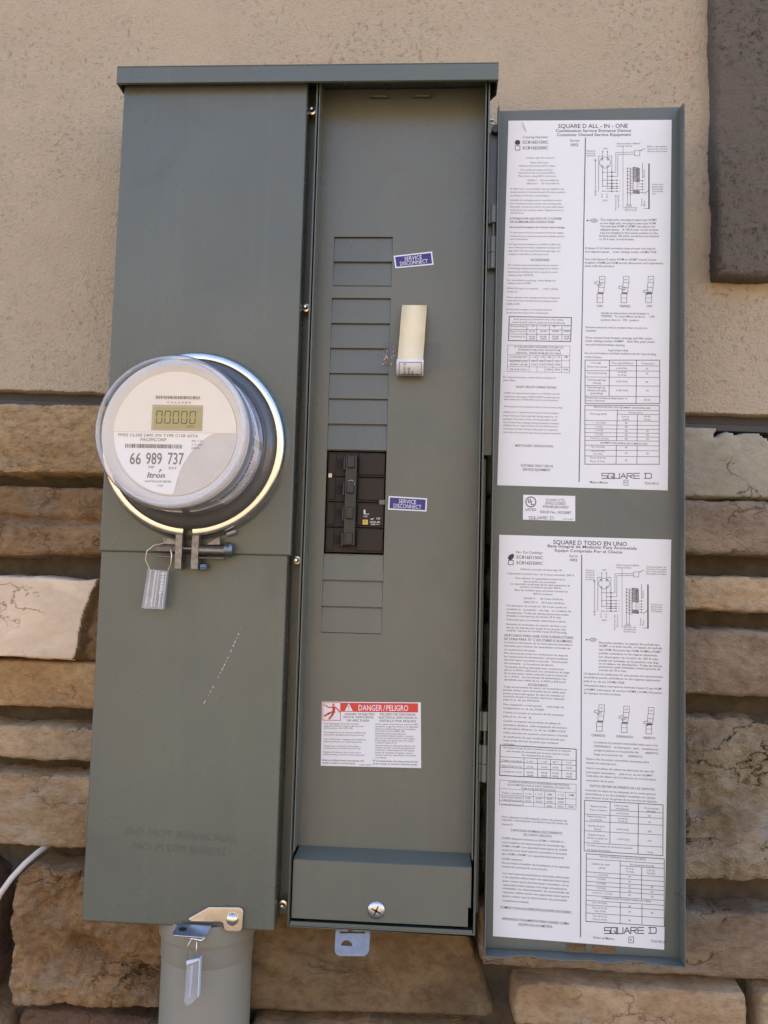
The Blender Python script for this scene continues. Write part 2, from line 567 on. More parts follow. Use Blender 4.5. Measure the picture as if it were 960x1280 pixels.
STONE = {
    'pitted': stone_mat('stone_pitted_tan', (0.407, 0.280, 0.147), (0.270, 0.165, 0.075), (0.338, 0.273, 0.192), 1.3, 1.2, 0.2, 1.5),
    'umber': stone_mat('stone_umber', (0.326, 0.213, 0.113), (0.191, 0.115, 0.057), (0.213, 0.181, 0.142), 4.1, 1.3, 0.3),
    'pale': stone_mat('stone_pale_skin', (0.70, 0.555, 0.40), (0.60, 0.45, 0.30), (0.66, 0.53, 0.41), 7.7, 0.35, 0.9, 0.35),
    'ochre': stone_mat('stone_ochre', (0.450, 0.290, 0.139), (0.326, 0.190, 0.082), (0.407, 0.317, 0.204), 9.2, 0.9, 0.3),
    'tan': stone_mat('stone_tan_grey', (0.392, 0.278, 0.161), (0.279, 0.185, 0.100), (0.372, 0.303, 0.217), 12.4, 1.0, 0.35),
    'rugged': stone_mat('stone_rugged_brown', (0.371, 0.235, 0.116), (0.226, 0.131, 0.060), (0.259, 0.190, 0.127), 15.8, 1.7, 0.6),
    'wine': stone_mat('stone_dark_reddish', (0.146, 0.090, 0.061), (0.086, 0.053, 0.036), (0.138, 0.102, 0.076), 19.1, 1.3, 0.4),
    'bluff': stone_mat('stone_dusty_brown', (0.273, 0.207, 0.140), (0.182, 0.127, 0.081), (0.246, 0.211, 0.175), 22.6, 1.1, 0.5),
    'ash': stone_mat('stone_ash_grey', (0.353, 0.320, 0.243), (0.277, 0.245, 0.179), (0.386, 0.365, 0.312), 26.3, 0.45, 1.0, 0.5),
    'craggy': stone_mat('stone_craggy_grey_brown', (0.307, 0.238, 0.153), (0.201, 0.146, 0.085), (0.329, 0.288, 0.226), 30.5, 1.9, 0.8),
    'chisel': stone_mat('stone_chiselled_brown', (0.186, 0.126, 0.066), (0.112, 0.073, 0.040), (0.178, 0.143, 0.096), 34.9, 0.7, 0.5),  # chisel is darkened to stand for the weaker light low on the wall
    'sand': stone_mat('stone_sandy', (0.453, 0.324, 0.199), (0.333, 0.221, 0.120), (0.413, 0.339, 0.256), 38.2, 1.0, 0.4),
}
M['mortar'] = simple_mat('grey_brown_mortar', (0.090, 0.074, 0.054), 0.95, 0.0, 0.25, 70, 0.9, 0.15)
M['chip'] = STONE['ochre']

# ------------------------------------------------------------------ ground
def ground_mat():
    m, nt, b = new_mat('dry_sandy_ground')
    p = geo_pos(nt)
    n1 = noise_node(nt, 0.35, 6, 0.6, p)
    n2 = noise_node(nt, 9, 5, 0.65, p)
    c = ramp(nt, n1.outputs[0], [(0.3, (0.19, 0.145, 0.09)), (0.7, (0.28, 0.215, 0.14))])
    c2 = mixc(nt, 0.3, c.outputs[0], ramp(nt, n2.outputs[0], [(0.3, (0.15, 0.115, 0.075)), (0.7, (0.38, 0.30, 0.21))]).outputs[0])
    nt.links.new(c2, b.inputs['Base Color'])
    b.inputs['Roughness'].default_value = 0.95
    bump(nt, b, n2.outputs[0], 0.5, 0.02)
    return m

GROUND_Z = -1.42
def ground_height(x, y):
    d = max(0.0, -y - 7.0)
    bounce_bank = 19.0 * (1 - math.exp(-(d / 26.0) ** 1.6)) if d > 0 else 0.0  # unseen bank behind the camera, added to bounce warm sunlight onto the wall
    return GROUND_Z + bounce_bank + (0.35 * noise.noise(Vector((x * 0.06, y * 0.06, 3.0))) * min(1, d / 8))
g = MB()
xs = [-200, -120, -80, -55, -40, -30, -22, -16, -11, -7, -4, -2, -1, 0, 1, 2, 4, 7, 11, 16, 22, 30, 40, 55, 80, 120, 200]
ys = [-200, -140, -100, -75, -60, -50, -42, -36, -31, -27, -23, -20, -17, -14, -12, -10, -8.5, -7, -5, -3, -2, -1, -0.5, 0.0, 0.5, 2, 6, 20, 60, 200]
gv = [(x, y, ground_height(x, y)) for y in ys for x in xs]
gf = [(j * len(xs) + i, j * len(xs) + i + 1, (j + 1) * len(xs) + i + 1, (j + 1) * len(xs) + i) for j in range(len(ys) - 1) for i in range(len(xs) - 1)]
g.add(gv, gf)
g.build('ground', ground_mat(), None, smooth='all', kind='structure')
# ------------------------------------------------------------------ house wall
WALL_Y = 0.100
def ledge(x):
    return 0.0969 - 0.0197 * x

house = thing('house_wall', 'beige stucco house wall above a ledge of rough stacked stone veneer', 'wall', (0, 0.30, GROUND_Z))
MB().box(-5, 5, 0.125, 0.45, GROUND_Z - 0.1, 2.1).build('wall_core', M['mortar'], house)

def dense(a, b, da, db, step, outer):
    """coordinates from a to b, fine between da and db, coarse outside"""
    pts = []
    x = a
    while x < da - 1e-6:
        pts.append(x)
        x += outer
    n = int(round((db - da) / step))
    pts += [da + (db - da) * k / n for k in range(n + 1)]
    x = db + outer
    while x < b - 1e-6:
        pts.append(x)
        x += outer
    pts.append(b)
    return pts

gx = dense(-5, 5, -0.47, 0.62, 0.0022, 0.45)
gz = dense(0.0, 2.0, 0.0, 0.52, 0.0022, 0.3)
st = MB()
rows = [(0.018, 0.0)] + [(0.0, z) for z in gz]     # first row folds back under the stucco edge
sv = []
for j, (dy, z) in enumerate(rows):
    for x in gx:
        wob = 0.0012 * noise.noise(Vector((x * 40, j * 0.01, 5))) if j < 2 else 0
        sv.append((x, WALL_Y + dy, z + ledge(x) + 0.0065 + wob + (0.0012 if j == 1 else 0)))
nx_ = len(gx)
st.add(sv, [(j * nx_ + i, j * nx_ + i + 1, (j + 1) * nx_ + i + 1, (j + 1) * nx_ + i) for j in range(len(rows) - 1) for i in range(nx_ - 1)])
st.build('stucco_face', M['stucco'], house, smooth='all')

fl = MB()
prof = [(0.122, 0.012), (0.114, 0.012), (0.114, -0.0065), (0.0885, -0.0070), (0.0865, -0.0085), (0.0865, -0.0150), (0.0885, -0.0160), (0.118, -0.0170)]
fx = [-5 + 0.1 * k for k in range(101)]
fv = []
for y, dz in prof:
    for x in fx:
        fv.append((x, y, ledge(x) + dz))
fl.add(fv, [(j * 101 + i, j * 101 + i + 1, (j + 1) * 101 + i + 1, (j + 1) * 101 + i) for j in range(len(prof) - 1) for i in range(100)])
fl.build('ledge_flashing', M['flashing'], house)

# mortar bed that carries the stones
mx = dense(-2.2, 2.4, -0.36, 0.56, 0.005, 0.06)
mz = dense(GROUND_Z, 0.085, -0.66, 0.083, 0.005, 0.06)
mo = MB()
mv = []
for z in mz:
    for x in mx:
        y = WALL_Y + 0.012 + 0.006 * noise.noise(Vector((x * 18, 2.0, z * 30))) + 0.003 * noise.noise(Vector((x * 70, 4.0, z * 80))) + 0.0015 * noise.noise(Vector((x * 190, 4.0, z * 190)))
        mv.append((x, y - 0.004, z if z < 0.08 else min(z, ledge(x) - 0.013)))
n_ = len(mx)
mo.add(mv, [(j * n_ + i, j * n_ + i + 1, (j + 1) * n_ + i + 1, (j + 1) * n_ + i) for j in range(len(mz) - 1) for i in range(n_ - 1)])
veneer = mo.build('stone_veneer', M['mortar'], house, smooth='all')

def smooth01(t):
    t = max(0.0, min(1.0, t))
    return t * t * (3 - 2 * t)

def stone(tl, tr, br, bl, yf, mat, seed, step=0.0025, amp=0.006, freq=14, cr=0.012, er=0.010, wob=0.003, shape=None, chip=None, chip_mat=None):
    """one veneer stone: four corners in XZ, front near yf, rounded rim, its own relief"""
    W = ((tr[0] - tl[0]) + (br[0] - bl[0])) / 2
    H = ((tl[1] - bl[1]) + (tr[1] - br[1])) / 2
    nx = max(6, int(W / step))
    nz = max(5, int(H / step))
    verts = []
    so = Vector((seed * 3.1, seed * 1.7, seed * 5.3))
    for j in range(nz + 1):
        t = j / nz                     # 0 bottom .. 1 top
        # rim vertices sit closer together
        for i in range(nx + 1):
            s = i / nx
            q = max(0.0, (abs(t - 0.5) * H - (H / 2 - cr)) / cr) if cr > 0 else 0
            inset = cr * (1 - math.sqrt(max(0.0, 1 - min(q, 1) ** 2))) / max(W, 1e-6)
            s2 = inset + s * (1 - 2 * inset)
            x = (bl[0] * (1 - s2) + br[0] * s2) * (1 - t) + (tl[0] * (1 - s2) + tr[0] * s2) * t
            z = (bl[1] * (1 - s2) + br[1] * s2) * (1 - t) + (tl[1] * (1 - s2) + tr[1] * s2) * t
            e = min(s * W, (1 - s) * W, t * H, (1 - t) * H)
            p = Vector((x, 0, z))
            n1 = noise.noise(p * freq + so)
            n2 = 1 - noise.turbulence(p * freq * 1.5 + so * 2, 4, True, noise_basis='PERLIN_ORIGINAL', amplitude_scale=0.55, frequency_scale=2.1) * 1.3
            n3 = noise.noise(p * freq * 5 + so)
            ero = er * 0.5 * (0.5 + 1.0 * (0.5 + 0.5 * noise.noise(p * 22 + so * 3)))
            k = min(e / ero, 1.0)
            y = yf + amp * (0.75 * n1 - 0.35 * n2 + 0.25 * n3)
            back = 1 - math.sqrt(max(0.0, 1 - (1 - k) ** 2))
            y = y + (WALL_Y + 0.014 - y) * back * (0.62 if e > 1e-9 else 1.0)
            if shape:
                y += shape(x, z) * (1 - back)
            edge = 1 - k
            x += wob * edge * noise.noise(p * 30 + so * 4) + wob * 0.7 * edge * noise.noise(p * 110 + so * 4)
            z += wob * edge * noise.noise(p * 30 + so * 5 + Vector((9, 0, 0))) + wob * 0.7 * edge * noise.noise(p * 110 + so * 6)
            verts.append((x, min(y, WALL_Y + 0.014), z))
    m = nx + 1
    faces = [(j * m + i, j * m + i + 1, (j + 1) * m + i + 1, (j + 1) * m + i) for j in range(nz) for i in range(nx)]
    mb = MB().add(verts, faces)
    o = mb.build('stone', STONE[mat], veneer, smooth='all')
    if chip:
        o.data.materials.append(STONE[chip_mat])
        b = WORLD_LOC[veneer.name]
        for p in o.data.polygons:
            if chip(p.center.x + b.x, p.center.z + b.z):
                p.material_index = 1
    return o

def wavy(v, f, s):
    return noise.noise(Vector((v * f, s, 0.3)))

# left of the panel (top to bottom)
XB = -0.197
stone((-0.56, 0.090), (XB, 0.0895), (XB, 0.0085), (-0.56, 0.008), 0.070, 'pitted', 1, amp=0.004, er=0.006)
def ledge_b(x, z):
    lim = -0.047 + 0.006 * wavy(x, 14, 1) - 0.02 * (x + 0.3)
    return 0.008 * smooth01((z - lim) / 0.006) + 0.010 * math.exp(-((z - lim - 0.004) / 0.006) ** 2)
stone((-0.50, -0.003), (XB, -0.004), (XB, -0.082), (-0.50, -0.089), 0.072, 'umber', 2, amp=0.009, freq=18, shape=ledge_b)
def broken(x, z):
    lim = -0.243 + 0.014 * wavy(z, 26, 2) + 0.0035 * wavy(z, 70, 2.4) + 0.30 * max(0, z + 0.155)
    return x - lim
stone((-0.62, -0.1055), (XB, -0.107), (XB, -0.199), (-0.62, -0.198), 0.066, 'pale', 3, step=0.0013, amp=0.0025, freq=9, er=0.007,
      shape=lambda x, z: (0.014 + 0.012 * abs(wavy(x * 1.0 + z * 0.8, 34, 7)) + 0.010 * abs(wavy(z - 0.7 * x, 50, 3))) * smooth01(broken(x, z) / 0.007), chip=lambda x, z: broken(x, z) > 0.0006, chip_mat='umber')
stone((-0.55, -0.1985), (XB, -0.1995), (XB, -0.253), (-0.55, -0.251), 0.073, 'ochre', 4, amp=0.006, er=0.008)
stone((-0.66, -0.268), (XB, -0.270), (XB, -0.3095), (-0.66, -0.309), 0.073, 'tan', 5, amp=0.005)
stone((-0.52, -0.3205), (XB, -0.323), (XB, -0.404), (-0.52, -0.3995), 0.072, 'tan', 6, amp=0.005, freq=10)
def gully(x, z):
    # diagonal dark groove falling to the right across the lower stone
    d = z + 0.487 + 0.42 * (x + 0.235) + 0.006 * wavy(x, 30, 4)
    g = 0.022 * math.exp(-(d / 0.011) ** 2) * smooth01((x + 0.245) / 0.03)
    d2 = x + 0.275 + 0.35 * (z + 0.42) + 0.003 * wavy(z, 60, 4)
    return g + 0.009 * math.exp(-(d2 / 0.007) ** 2) * smooth01((z + 0.475) / 0.02) - 0.006 * smooth01((-0.53 - z) / 0.01)
stone((-0.298, -0.416), (-0.086, -0.425), (-0.083, -0.5545), (-0.296, -0.5625), 0.062, 'rugged', 7, step=0.002, amp=0.018, freq=24, cr=0.024, er=0.012, wob=0.005, shape=gully)
stone((-0.62, -0.413), (-0.322, -0.420), (-0.316, -0.566), (-0.62, -0.560), 0.070, 'wine', 8, amp=0.012, freq=16, cr=0.03)
stone((-0.60, -0.574), (-0.305, -0.577), (-0.305, -0.665), (-0.60, -0.665), 0.074, 'tan', 9, amp=0.010, cr=0.02)
stone((-0.295, -0.573), (-0.050, -0.569), (-0.048, -0.665), (-0.292, -0.665), 0.074, 'wine', 10, amp=0.012, freq=18, cr=0.02)
# below the panel
def facet(x, z):
    lim = 0.168 - 0.45 * (z + 0.46) + 0.004 * wavy(z, 40, 3)
    return 0.55 * max(0.0, x - lim) + 0.006 * math.exp(-((z + 0.500 + 0.25 * x + 0.006 * wavy(x, 26, 6)) / 0.006) ** 2) * smooth01((x - 0.0) / 0.02) * smooth01((0.10 - x) / 0.02)
stone((-0.076, -0.448), (0.182, -0.448), (0.2215, -0.5515), (-0.076, -0.5595), 0.070, 'chisel', 11, amp=0.008, freq=11, cr=0.006, er=0.006, wob=0.0025, shape=facet)
stone((-0.040, -0.574), (0.205, -0.568), (0.21, -0.665), (-0.04, -0.665), 0.074, 'umber', 12, amp=0.009)
# right of the door (they run on behind it)
XR = 0.200
def notch(x, z):
    if x < 0.44:
        return 0.0
    lim = 0.0640 + 0.016 * wavy(x, 34, 5.2) + 0.004 * wavy(x, 95, 2.2) - 0.10 * max(0, x - 0.49)
    hole = smooth01((z - lim) / 0.004) * smooth01((x - 0.4445 - 0.008 * wavy(z, 60, 8)) / 0.004)
    return 0.06 * hole
stone((XR, 0.0785), (0.63, 0.073), (0.63, -0.0035), (XR, -0.0035), 0.072, 'ash', 13, amp=0.0025, freq=8, er=0.004, shape=notch)
stone((XR, -0.0042), (0.58, -0.0042), (0.58, -0.067), (XR, -0.0625), 0.069, 'bluff', 14, amp=0.005)
stone((XR, -0.084), (0.66, -0.0855), (0.66, -0.127), (XR, -0.123), 0.070, 'tan', 15, amp=0.007, freq=20)
stone((XR, -0.141), (0.60, -0.1425), (0.60, -0.2155), (XR, -0.2125), 0.068, 'bluff', 16, amp=0.005)
def crag(x, z):
    lim = -0.332 + 0.012 * wavy(x, 32, 9) - 0.16 * max(0, x - 0.455)
    return -0.010 * smooth01((lim - z) / 0.006) + 0.006 * smooth01((z + 0.27) / 0.02)
stone((XR, -0.229), (0.57, -0.240), (0.57, -0.396), (XR, -0.409), 0.074, 'craggy', 17, amp=0.013, freq=20, shape=crag, wob=0.005)
stone((XR, -0.433), (0.62, -0.4305), (0.62, -0.503), (XR, -0.500), 0.072, 'bluff', 18, amp=0.006)
stone((0.239, -0.513), (0.475, -0.508), (0.477, -0.568), (0.234, -0.556), 0.068, 'sand', 19, amp=0.008, freq=16, cr=0.012)
stone((0.486, -0.508), (0.74, -0.508), (0.74, -0.565), (0.486, -0.569), 0.070, 'tan', 20, amp=0.008, cr=0.014)
stone((0.222, -0.580), (0.50, -0.584), (0.50, -0.665), (0.222, -0.665), 0.073, 'rugged', 21, amp=0.009)
# the courses run on beyond the frame and down to the ground
rnd = random.Random(7)
kinds = ['umber', 'tan', 'ochre', 'bluff', 'rugged', 'sand', 'pitted', 'craggy']
def course(x0, x1, z0, z1, step=0.014):
    x = x0
    while x < x1 - 0.05:
        w = rnd.uniform(0.22, 0.5)
        xe = min(x + w, x1)
        if x1 - xe < 0.12:
            xe = x1
        stone((x + 0.006, z1), (xe - 0.006, z1), (xe - 0.006, z0), (x + 0.006, z0), rnd.uniform(0.068, 0.076), rnd.choice(kinds), rnd.uniform(40, 90), step=step, amp=0.007, freq=14, cr=0.014)
        x = xe
for z1, z0 in ((0.088, 0.006), (-0.004, -0.085), (-0.105, -0.198), (-0.204, -0.252), (-0.268, -0.309), (-0.322, -0.40), (-0.418, -0.56), (-0.574, -0.66)):
    course(-1.7, -0.67, z0, z1)
for z1, z0 in ((0.060, -0.003), (-0.010, -0.062), (-0.084, -0.126), (-0.142, -0.215), (-0.238, -0.395), (-0.432, -0.50), (-0.512, -0.565), (-0.58, -0.66)):
    course(0.75, 1.75, z0, z1)
z = -0.68
while z > GROUND_Z + 0.02:
    h = rnd.uniform(0.07, 0.15)
    course(-1.7, 1.75, max(GROUND_Z - 0.01, z - h), z, 0.02)
    z -= h + 0.016

# brown stucco trim panel of the window, upper right
tx = [(0.4465, 0.100), (0.4470, 0.088), (0.4485, 0.079), (0.4520, 0.0755)] + [(0.4520 + 0.0022 * k, 0.075) for k in range(1, 72)] + [(0.70, 0.075), (0.80, 0.075), (0.803, 0.079), (0.804, 0.10)]
tz = [(0.2425, 0.100), (0.2430, 0.088), (0.2445, 0.079), (0.2475, 0.0755)] + [(0.2475 + 0.0022 * k, 0.075) for k in range(1, 176)] + [(0.75, 0.075), (0.95, 0.075), (1.2, 0.075), (1.45, 0.075), (1.453, 0.079), (1.454, 0.10)]
tm = MB()
tv = []
for z, yz in tz:
    for x, yx in tx:
        w = 0.0025 * noise.noise(Vector((x * 9, 1.0, z * 14))) + 0.0014 * noise.noise(Vector((3.0, 5.0, z * 40)))
        tv.append((x + w + (0.004 * (0.55 - min(z, 0.55)) / 0.3 if x < 0.6 else 0) * 0.6, max(yx, yz), z + 0.0015 * noise.noise(Vector((x * 30, 7.0, 1.0)))))
n_ = len(tx)
tm.add(tv, [(j * n_ + i, j * n_ + i + 1, (j + 1) * n_ + i + 1, (j + 1) * n_ + i) for j in range(len(tz) - 1) for i in range(n_ - 1)])
trim = tm.build('trim_panel', M['stucco_brown'], None, smooth='all')
tag(trim, 'dark brown rough stucco trim panel on the upper right of the wall', 'trim')
# ------------------------------------------------------------------ what the printed sheets say
SHEET_ENGLISH = dict(t=[
 (0.3081, 0.734, 0.01595, 0.01142, 'SQUARE D ALL - IN - ONE', 0.35, 0),
 (0.294, 0.7539, 0.02912, 0.0079, 'Combination Service Entrance Device', 0.4, 0),
 (0.302, 0.7543, 0.04047, 0.0079, 'Customer Owned Service Equipment', 0.4, 0),
 (0.0924, 0.2482, 0.04672, 0.00659, 'Catalog Number', 0, 0),
 (0.0909, 0.249, 0.06106, 0.00856, 'SC816D150C', 0.35, 0),
 (0.0919, 0.2499, 0.0772, 0.00856, 'SC816D200C', 0.35, 0),
 (0.3815, 0.4404, 0.05661, 0.00659, 'Series', 0, 0),
 (0.3871, 0.4336, 0.06908, 0.0079, '002', 0.3, 0),
 (0.1134, 0.2908, 0.10513, 0.00439, 'Outdoor type 3R enclosure', 0, 0),
 (0.1439, 0.2522, 0.11872, 0.00439, 'Mains 225 A max', 0, 0),
 (0.0753, 0.292, 0.12776, 0.00439, 'Maximum line terminal 200 A rating', 0, 0),
 (0.081, 0.2779, 0.13906, 0.00439, 'The combined rating of all load', 0, 0),
 (0.0716, 0.2931, 0.14742, 0.00439, 'disconnects may not exceed 200 A', 0, 0),
 (0.0722, 0.3034, 0.15645, 0.00439, 'Main device rating 200 A continuous', 0, 0),
 (0.1272, 0.3187, 0.16839, 0.00439, '120/240 V~   1Ø 3 wire 50/60 Hz', 0, 0),
 (0.1228, 0.3241, 0.17739, 0.00439, '208Y/120 V~   1Ø 3 wire 50/60 Hz', 0, 0),
 (0.0252, 0.3542, 0.19226, 0.00439, 'A 100 A max. circuit breaker may be installed in the', 0, 0),
 (0.0258, 0.3595, 0.20125, 0.00439, 'lowest position in the branch panel. All other positions', 0, 0),
 (0.0264, 0.2672, 0.21118, 0.00439, 'are limited to 70 A max. circuit breakers.', 0, 0),
 (0.0273, 0.3412, 0.22394, 0.00439, 'Suitable for underground or overhead service.', 0, 0),
 (0.0279, 0.3417, 0.23358, 0.00439, 'For overhead service remove the closing plate.', 0, 0),
 (0.0285, 0.3519, 0.24253, 0.00439, 'Reinstall connectors from the line side when', 0, 0),
 (0.0291, 0.3523, 0.25148, 0.00439, 'using either one of these means. Tighten screws to', 0, 0),
 (0.0296, 0.1132, 0.25975, 0.00439, '35-50 lb-in.', 0, 0),
 (0.0258, 0.3438, 0.27519, 0.00593, 'SUITABLE FOR USE WITH 75° C COPPER', 0.25, 0),
 (0.0264, 0.298, 0.28439, 0.00593, 'OR ALUMINUM LINE CONDUCTORS', 0.25, 0),
 (0.0273, 0.3645, 0.29881, 0.00549, 'See branch breakers for branch wire ratings.', 0.3, 0),
 (0.0284, 0.3556, 0.31396, 0.00439, 'To disconnect all load conductors from the supply', 0, 0),
 (0.029, 0.361, 0.32396, 0.00439, 'conductors, turn off service disconnect handle, marked', 0, 0),
 (0.0295, 0.1422, 0.33206, 0.00439, 'service disconnect.', 0, 0),
 (0.0232, 0.3378, 0.34644, 0.00439, 'Line lug terminals suitable for #1 AWG to 250 kcmil', 0, 0),
 (0.0237, 0.3383, 0.35531, 0.00439, 'wire. Neutral terminals: equipment and ground', 0, 0),
 (0.0244, 0.3388, 0.36462, 0.00439, 'lugs: #14-1/0 wire and Feed-through lugs: are', 0, 0),
 (0.025, 0.2713, 0.37404, 0.00439, 'suitable for #6 AWG to 250 kcmil wire.', 0, 0),
 (0.1603, 0.2746, 0.38927, 0.00637, 'ACCESSORIES', 0.25, 0),
 (0.0221, 0.3312, 0.4038, 0.00439, 'The unused neutral terminations may be used for', 0, 0),
 (0.0227, 0.3317, 0.41285, 0.00439, 'terminating equipment grounding wires. When', 0, 0),
 (0.0234, 0.3273, 0.42256, 0.00439, 'separate grounding bar kit is required, order', 0, 0),
 (0.024, 0.1823, 0.4317, 0.00439, 'catalog number PK7GTA.', 0, 0),
 (0.0225, 0.3141, 0.44594, 0.00439, 'For semi-flush mounting, order flange kit', 0, 0),
 (0.023, 0.1691, 0.45378, 0.00439, 'catalog number SC200F.', 0, 0),
 (0.0215, 0.3298, 0.46811, 0.00439, 'When SN lug kit is required:      order catalog', 0, 0),
 (0.0221, 0.0879, 0.47731, 0.00439, 'number SJ.', 0, 0),
 (0.0208, 0.3407, 0.49287, 0.00439, 'When cylinder lock sealing provision is required', 0, 0),
 (0.0214, 0.3316, 0.50166, 0.00439, 'order barrel lock mounting bracket catalog number', 0, 0),
 (0.022, 0.1046, 0.51107, 0.00439, 'SC8RL-LOCK.', 0, 0),
 (0.0206, 0.2991, 0.52582, 0.00439, 'Use UL listed raintight or wet location hubs for', 0, 0),
 (0.0211, 0.2803, 0.53462, 0.00439, 'conduit entry above exposed live uninsulated parts.', 0, 0),
 (0.0685, 0.3679, 0.5523, 0.00461, 'If hub opening top provided for hubs, order catalog', 0, 0),
 (0.0594, 0.378, 0.56079, 0.00461, 'number listed for required conduit size from the following:', 0, 0),
 (0.0479, 0.1423, 0.57163, 0.00461, 'Conduit', 0.15, 0),
 (0.1617, 0.1979, 0.57106, 0.00461, '1 1/4"', 0.15, 0),
 (0.2293, 0.2679, 0.5706, 0.00461, '1 1/2"', 0.15, 0),
 (0.3016, 0.3401, 0.57012, 0.00461, '2"', 0.15, 0),
 (0.3713, 0.4049, 0.56966, 0.00461, '2 1/2"', 0.15, 0),
 (0.0488, 0.1432, 0.58557, 0.00461, 'Square D Cat. No.', 0.15, 0),
 (0.1625, 0.1988, 0.58498, 0.00461, 'A125', 0.15, 0),
 (0.2301, 0.2687, 0.5845, 0.00461, 'A150', 0.15, 0),
 (0.3023, 0.3408, 0.584, 0.00461, 'A200', 0.15, 0),
 (0.372, 0.4056, 0.58353, 0.00461, 'A250', 0.15, 0),
 (0.0498, 0.1441, 0.59992, 0.00461, 'Crouse-Hinds Cat.', 0.15, 0),
 (0.1634, 0.1996, 0.59931, 0.00461, 'HUB', 0.15, 0),
 (0.2309, 0.2695, 0.59882, 0.00461, 'HUB', 0.15, 0),
 (0.3031, 0.3416, 0.5983, 0.00461, 'HUB', 0.15, 0),
 (0.3728, 0.4063, 0.59782, 0.00461, 'HUB', 0.15, 0),
 (0.1638, 0.2, 0.60539, 0.00439, '3004', 0.15, 0),
 (0.2313, 0.2698, 0.60489, 0.00439, '3004', 0.15, 0),
 (0.3035, 0.3419, 0.60436, 0.00439, '3004', 0.15, 0),
 (0.3731, 0.4066, 0.60387, 0.00439, '3004', 0.15, 0),
 (0.0783, 0.3718, 0.6276, 0.00505, 'IF HUB LINE SIZE IS REQUIRED FOR SERVICE', 0.1, 0),
 (0.1029, 0.3531, 0.63558, 0.00505, 'ENTRANCE THROUGH THE BOTTOM', 0.1, 0),
 (0.089, 0.3583, 0.64405, 0.00505, 'ENDWALL, ORDER FROM BELOW TABLE', 0.1, 0),
 (0.051, 0.1572, 0.65538, 0.00461, 'CONDUIT', 0.1, 0),
 (0.1764, 0.2101, 0.65466, 0.00461, '1 1/4', 0.1, 0),
 (0.2246, 0.2582, 0.65427, 0.00461, '1 1/2', 0.1, 0),
 (0.275, 0.3014, 0.6539, 0.00461, '2', 0.1, 0),
 (0.3182, 0.3541, 0.65351, 0.00461, '2 1/2', 0.1, 0),
 (0.3756, 0.3995, 0.6531, 0.00461, '3', 0.1, 0),
 (0.0518, 0.1579, 0.66705, 0.00461, 'ADAPTER PLATE', 0.1, 0),
 (0.182, 0.206, 0.66631, 0.00461, 'A3P', 0.1, 0),
 (0.23, 0.254, 0.66592, 0.00461, 'A3P', 0.1, 0),
 (0.2756, 0.302, 0.66553, 0.00461, 'A3P', 0.1, 0),
 (0.3236, 0.3499, 0.66514, 0.00461, 'A3P', 0.1, 0),
 (0.0524, 0.1584, 0.67568, 0.00461, 'AND HUB', 0.1, 0),
 (0.1777, 0.2113, 0.67494, 0.00461, 'A125', 0.1, 0),
 (0.2257, 0.2593, 0.67453, 0.00461, 'A150', 0.1, 0),
 (0.2713, 0.3073, 0.67414, 0.00461, 'A200', 0.1, 0),
 (0.3193, 0.3551, 0.67374, 0.00461, 'A250', 0.1, 0),
 (0.0533, 0.1593, 0.68905, 0.00461, 'OR HUB ONLY', 0.1, 0),
 (0.2721, 0.308, 0.68748, 0.00461, 'AB2L', 0.1, 0),
 (0.32, 0.3558, 0.68707, 0.00461, 'AB3L', 0.1, 0),
 (0.3726, 0.406, 0.68663, 0.00461, 'AB4L', 0.1, 0),
 (0.0161, 0.3283, 0.71001, 0.00439, 'For replacement parts, contact the local Square D', 0, 0),
 (0.0166, 0.0937, 0.71881, 0.00439, 'sales office.', 0, 0),
 (0.0949, 0.3345, 0.73582, 0.00593, 'SHORT CIRCUIT CURRENT RATING', 0.25, 0),
 (0.0239, 0.3592, 0.75275, 0.00439, '10,000 rms symmetrical amperes at 120/240 volts AC', 0, 0),
 (0.0245, 0.355, 0.7624, 0.00439, 'maximum with types HOM-HOMT series service', 0, 0),
 (0.025, 0.3506, 0.76991, 0.00439, 'disconnects and 10,000 AIR branch circuit breakers.', 0, 0),
 (0.0263, 0.3754, 0.789, 0.00439, 'Metering device not included in short circuit current rating.', 0, 0),
 (0.0225, 0.3524, 0.80407, 0.00439, 'Additional or replacement branch circuit breakers', 0, 0),
 (0.0232, 0.3482, 0.81368, 0.00439, 'must have an interrupting rating equal to or', 0, 0),
 (0.0238, 0.3439, 0.82265, 0.00439, 'greater than that of the circuit breaker with', 0, 0),
 (0.0244, 0.3586, 0.83171, 0.00439, 'the lowest interrupting rating presently installed.', 0, 0),
 (0.025, 0.3496, 0.83962, 0.00439, 'Additional or replacement service disconnects', 0, 0),
 (0.0256, 0.3501, 0.84875, 0.00439, 'must have an interrupting rating equal to or greater', 0, 0),
 (0.0262, 0.3695, 0.85819, 0.00439, 'than that of the service disconnect presently installed.', 0, 0),
 (0.1003, 0.324, 0.89297, 0.00593, 'MEETS EUSERC SPECIFICATION', 0.2, 0),
 (0.1371, 0.3269, 0.94546, 0.00637, 'SUITABLE ONLY USE AS', 0.25, 0),
 (0.1473, 0.3132, 0.95599, 0.00637, 'SERVICE EQUIPMENT', 0.25, 0),
 (0.5286, 0.5503, 0.27978, 0.00483, '2E', 0, 0),
 (0.4858, 0.5395, 0.08615, 0.00417, 'Distance', 0, 0),
 (0.4861, 0.5398, 0.09269, 0.00417, 'from line', 0, 0),
 (0.4864, 0.5401, 0.09924, 0.00417, 'terminal', 0, 0),
 (0.5855, 0.6123, 0.07946, 0.00395, 'LINE', 0, 0),
 (0.5891, 0.6181, 0.22408, 0.00439, 'LOAD', 0, 0),
 (0.5839, 0.0092, 0.2163, 0.20514, 'N O', 0, 1),
 (0.6154, 0.0092, 0.21626, 0.20511, 'N O', 0, 1),
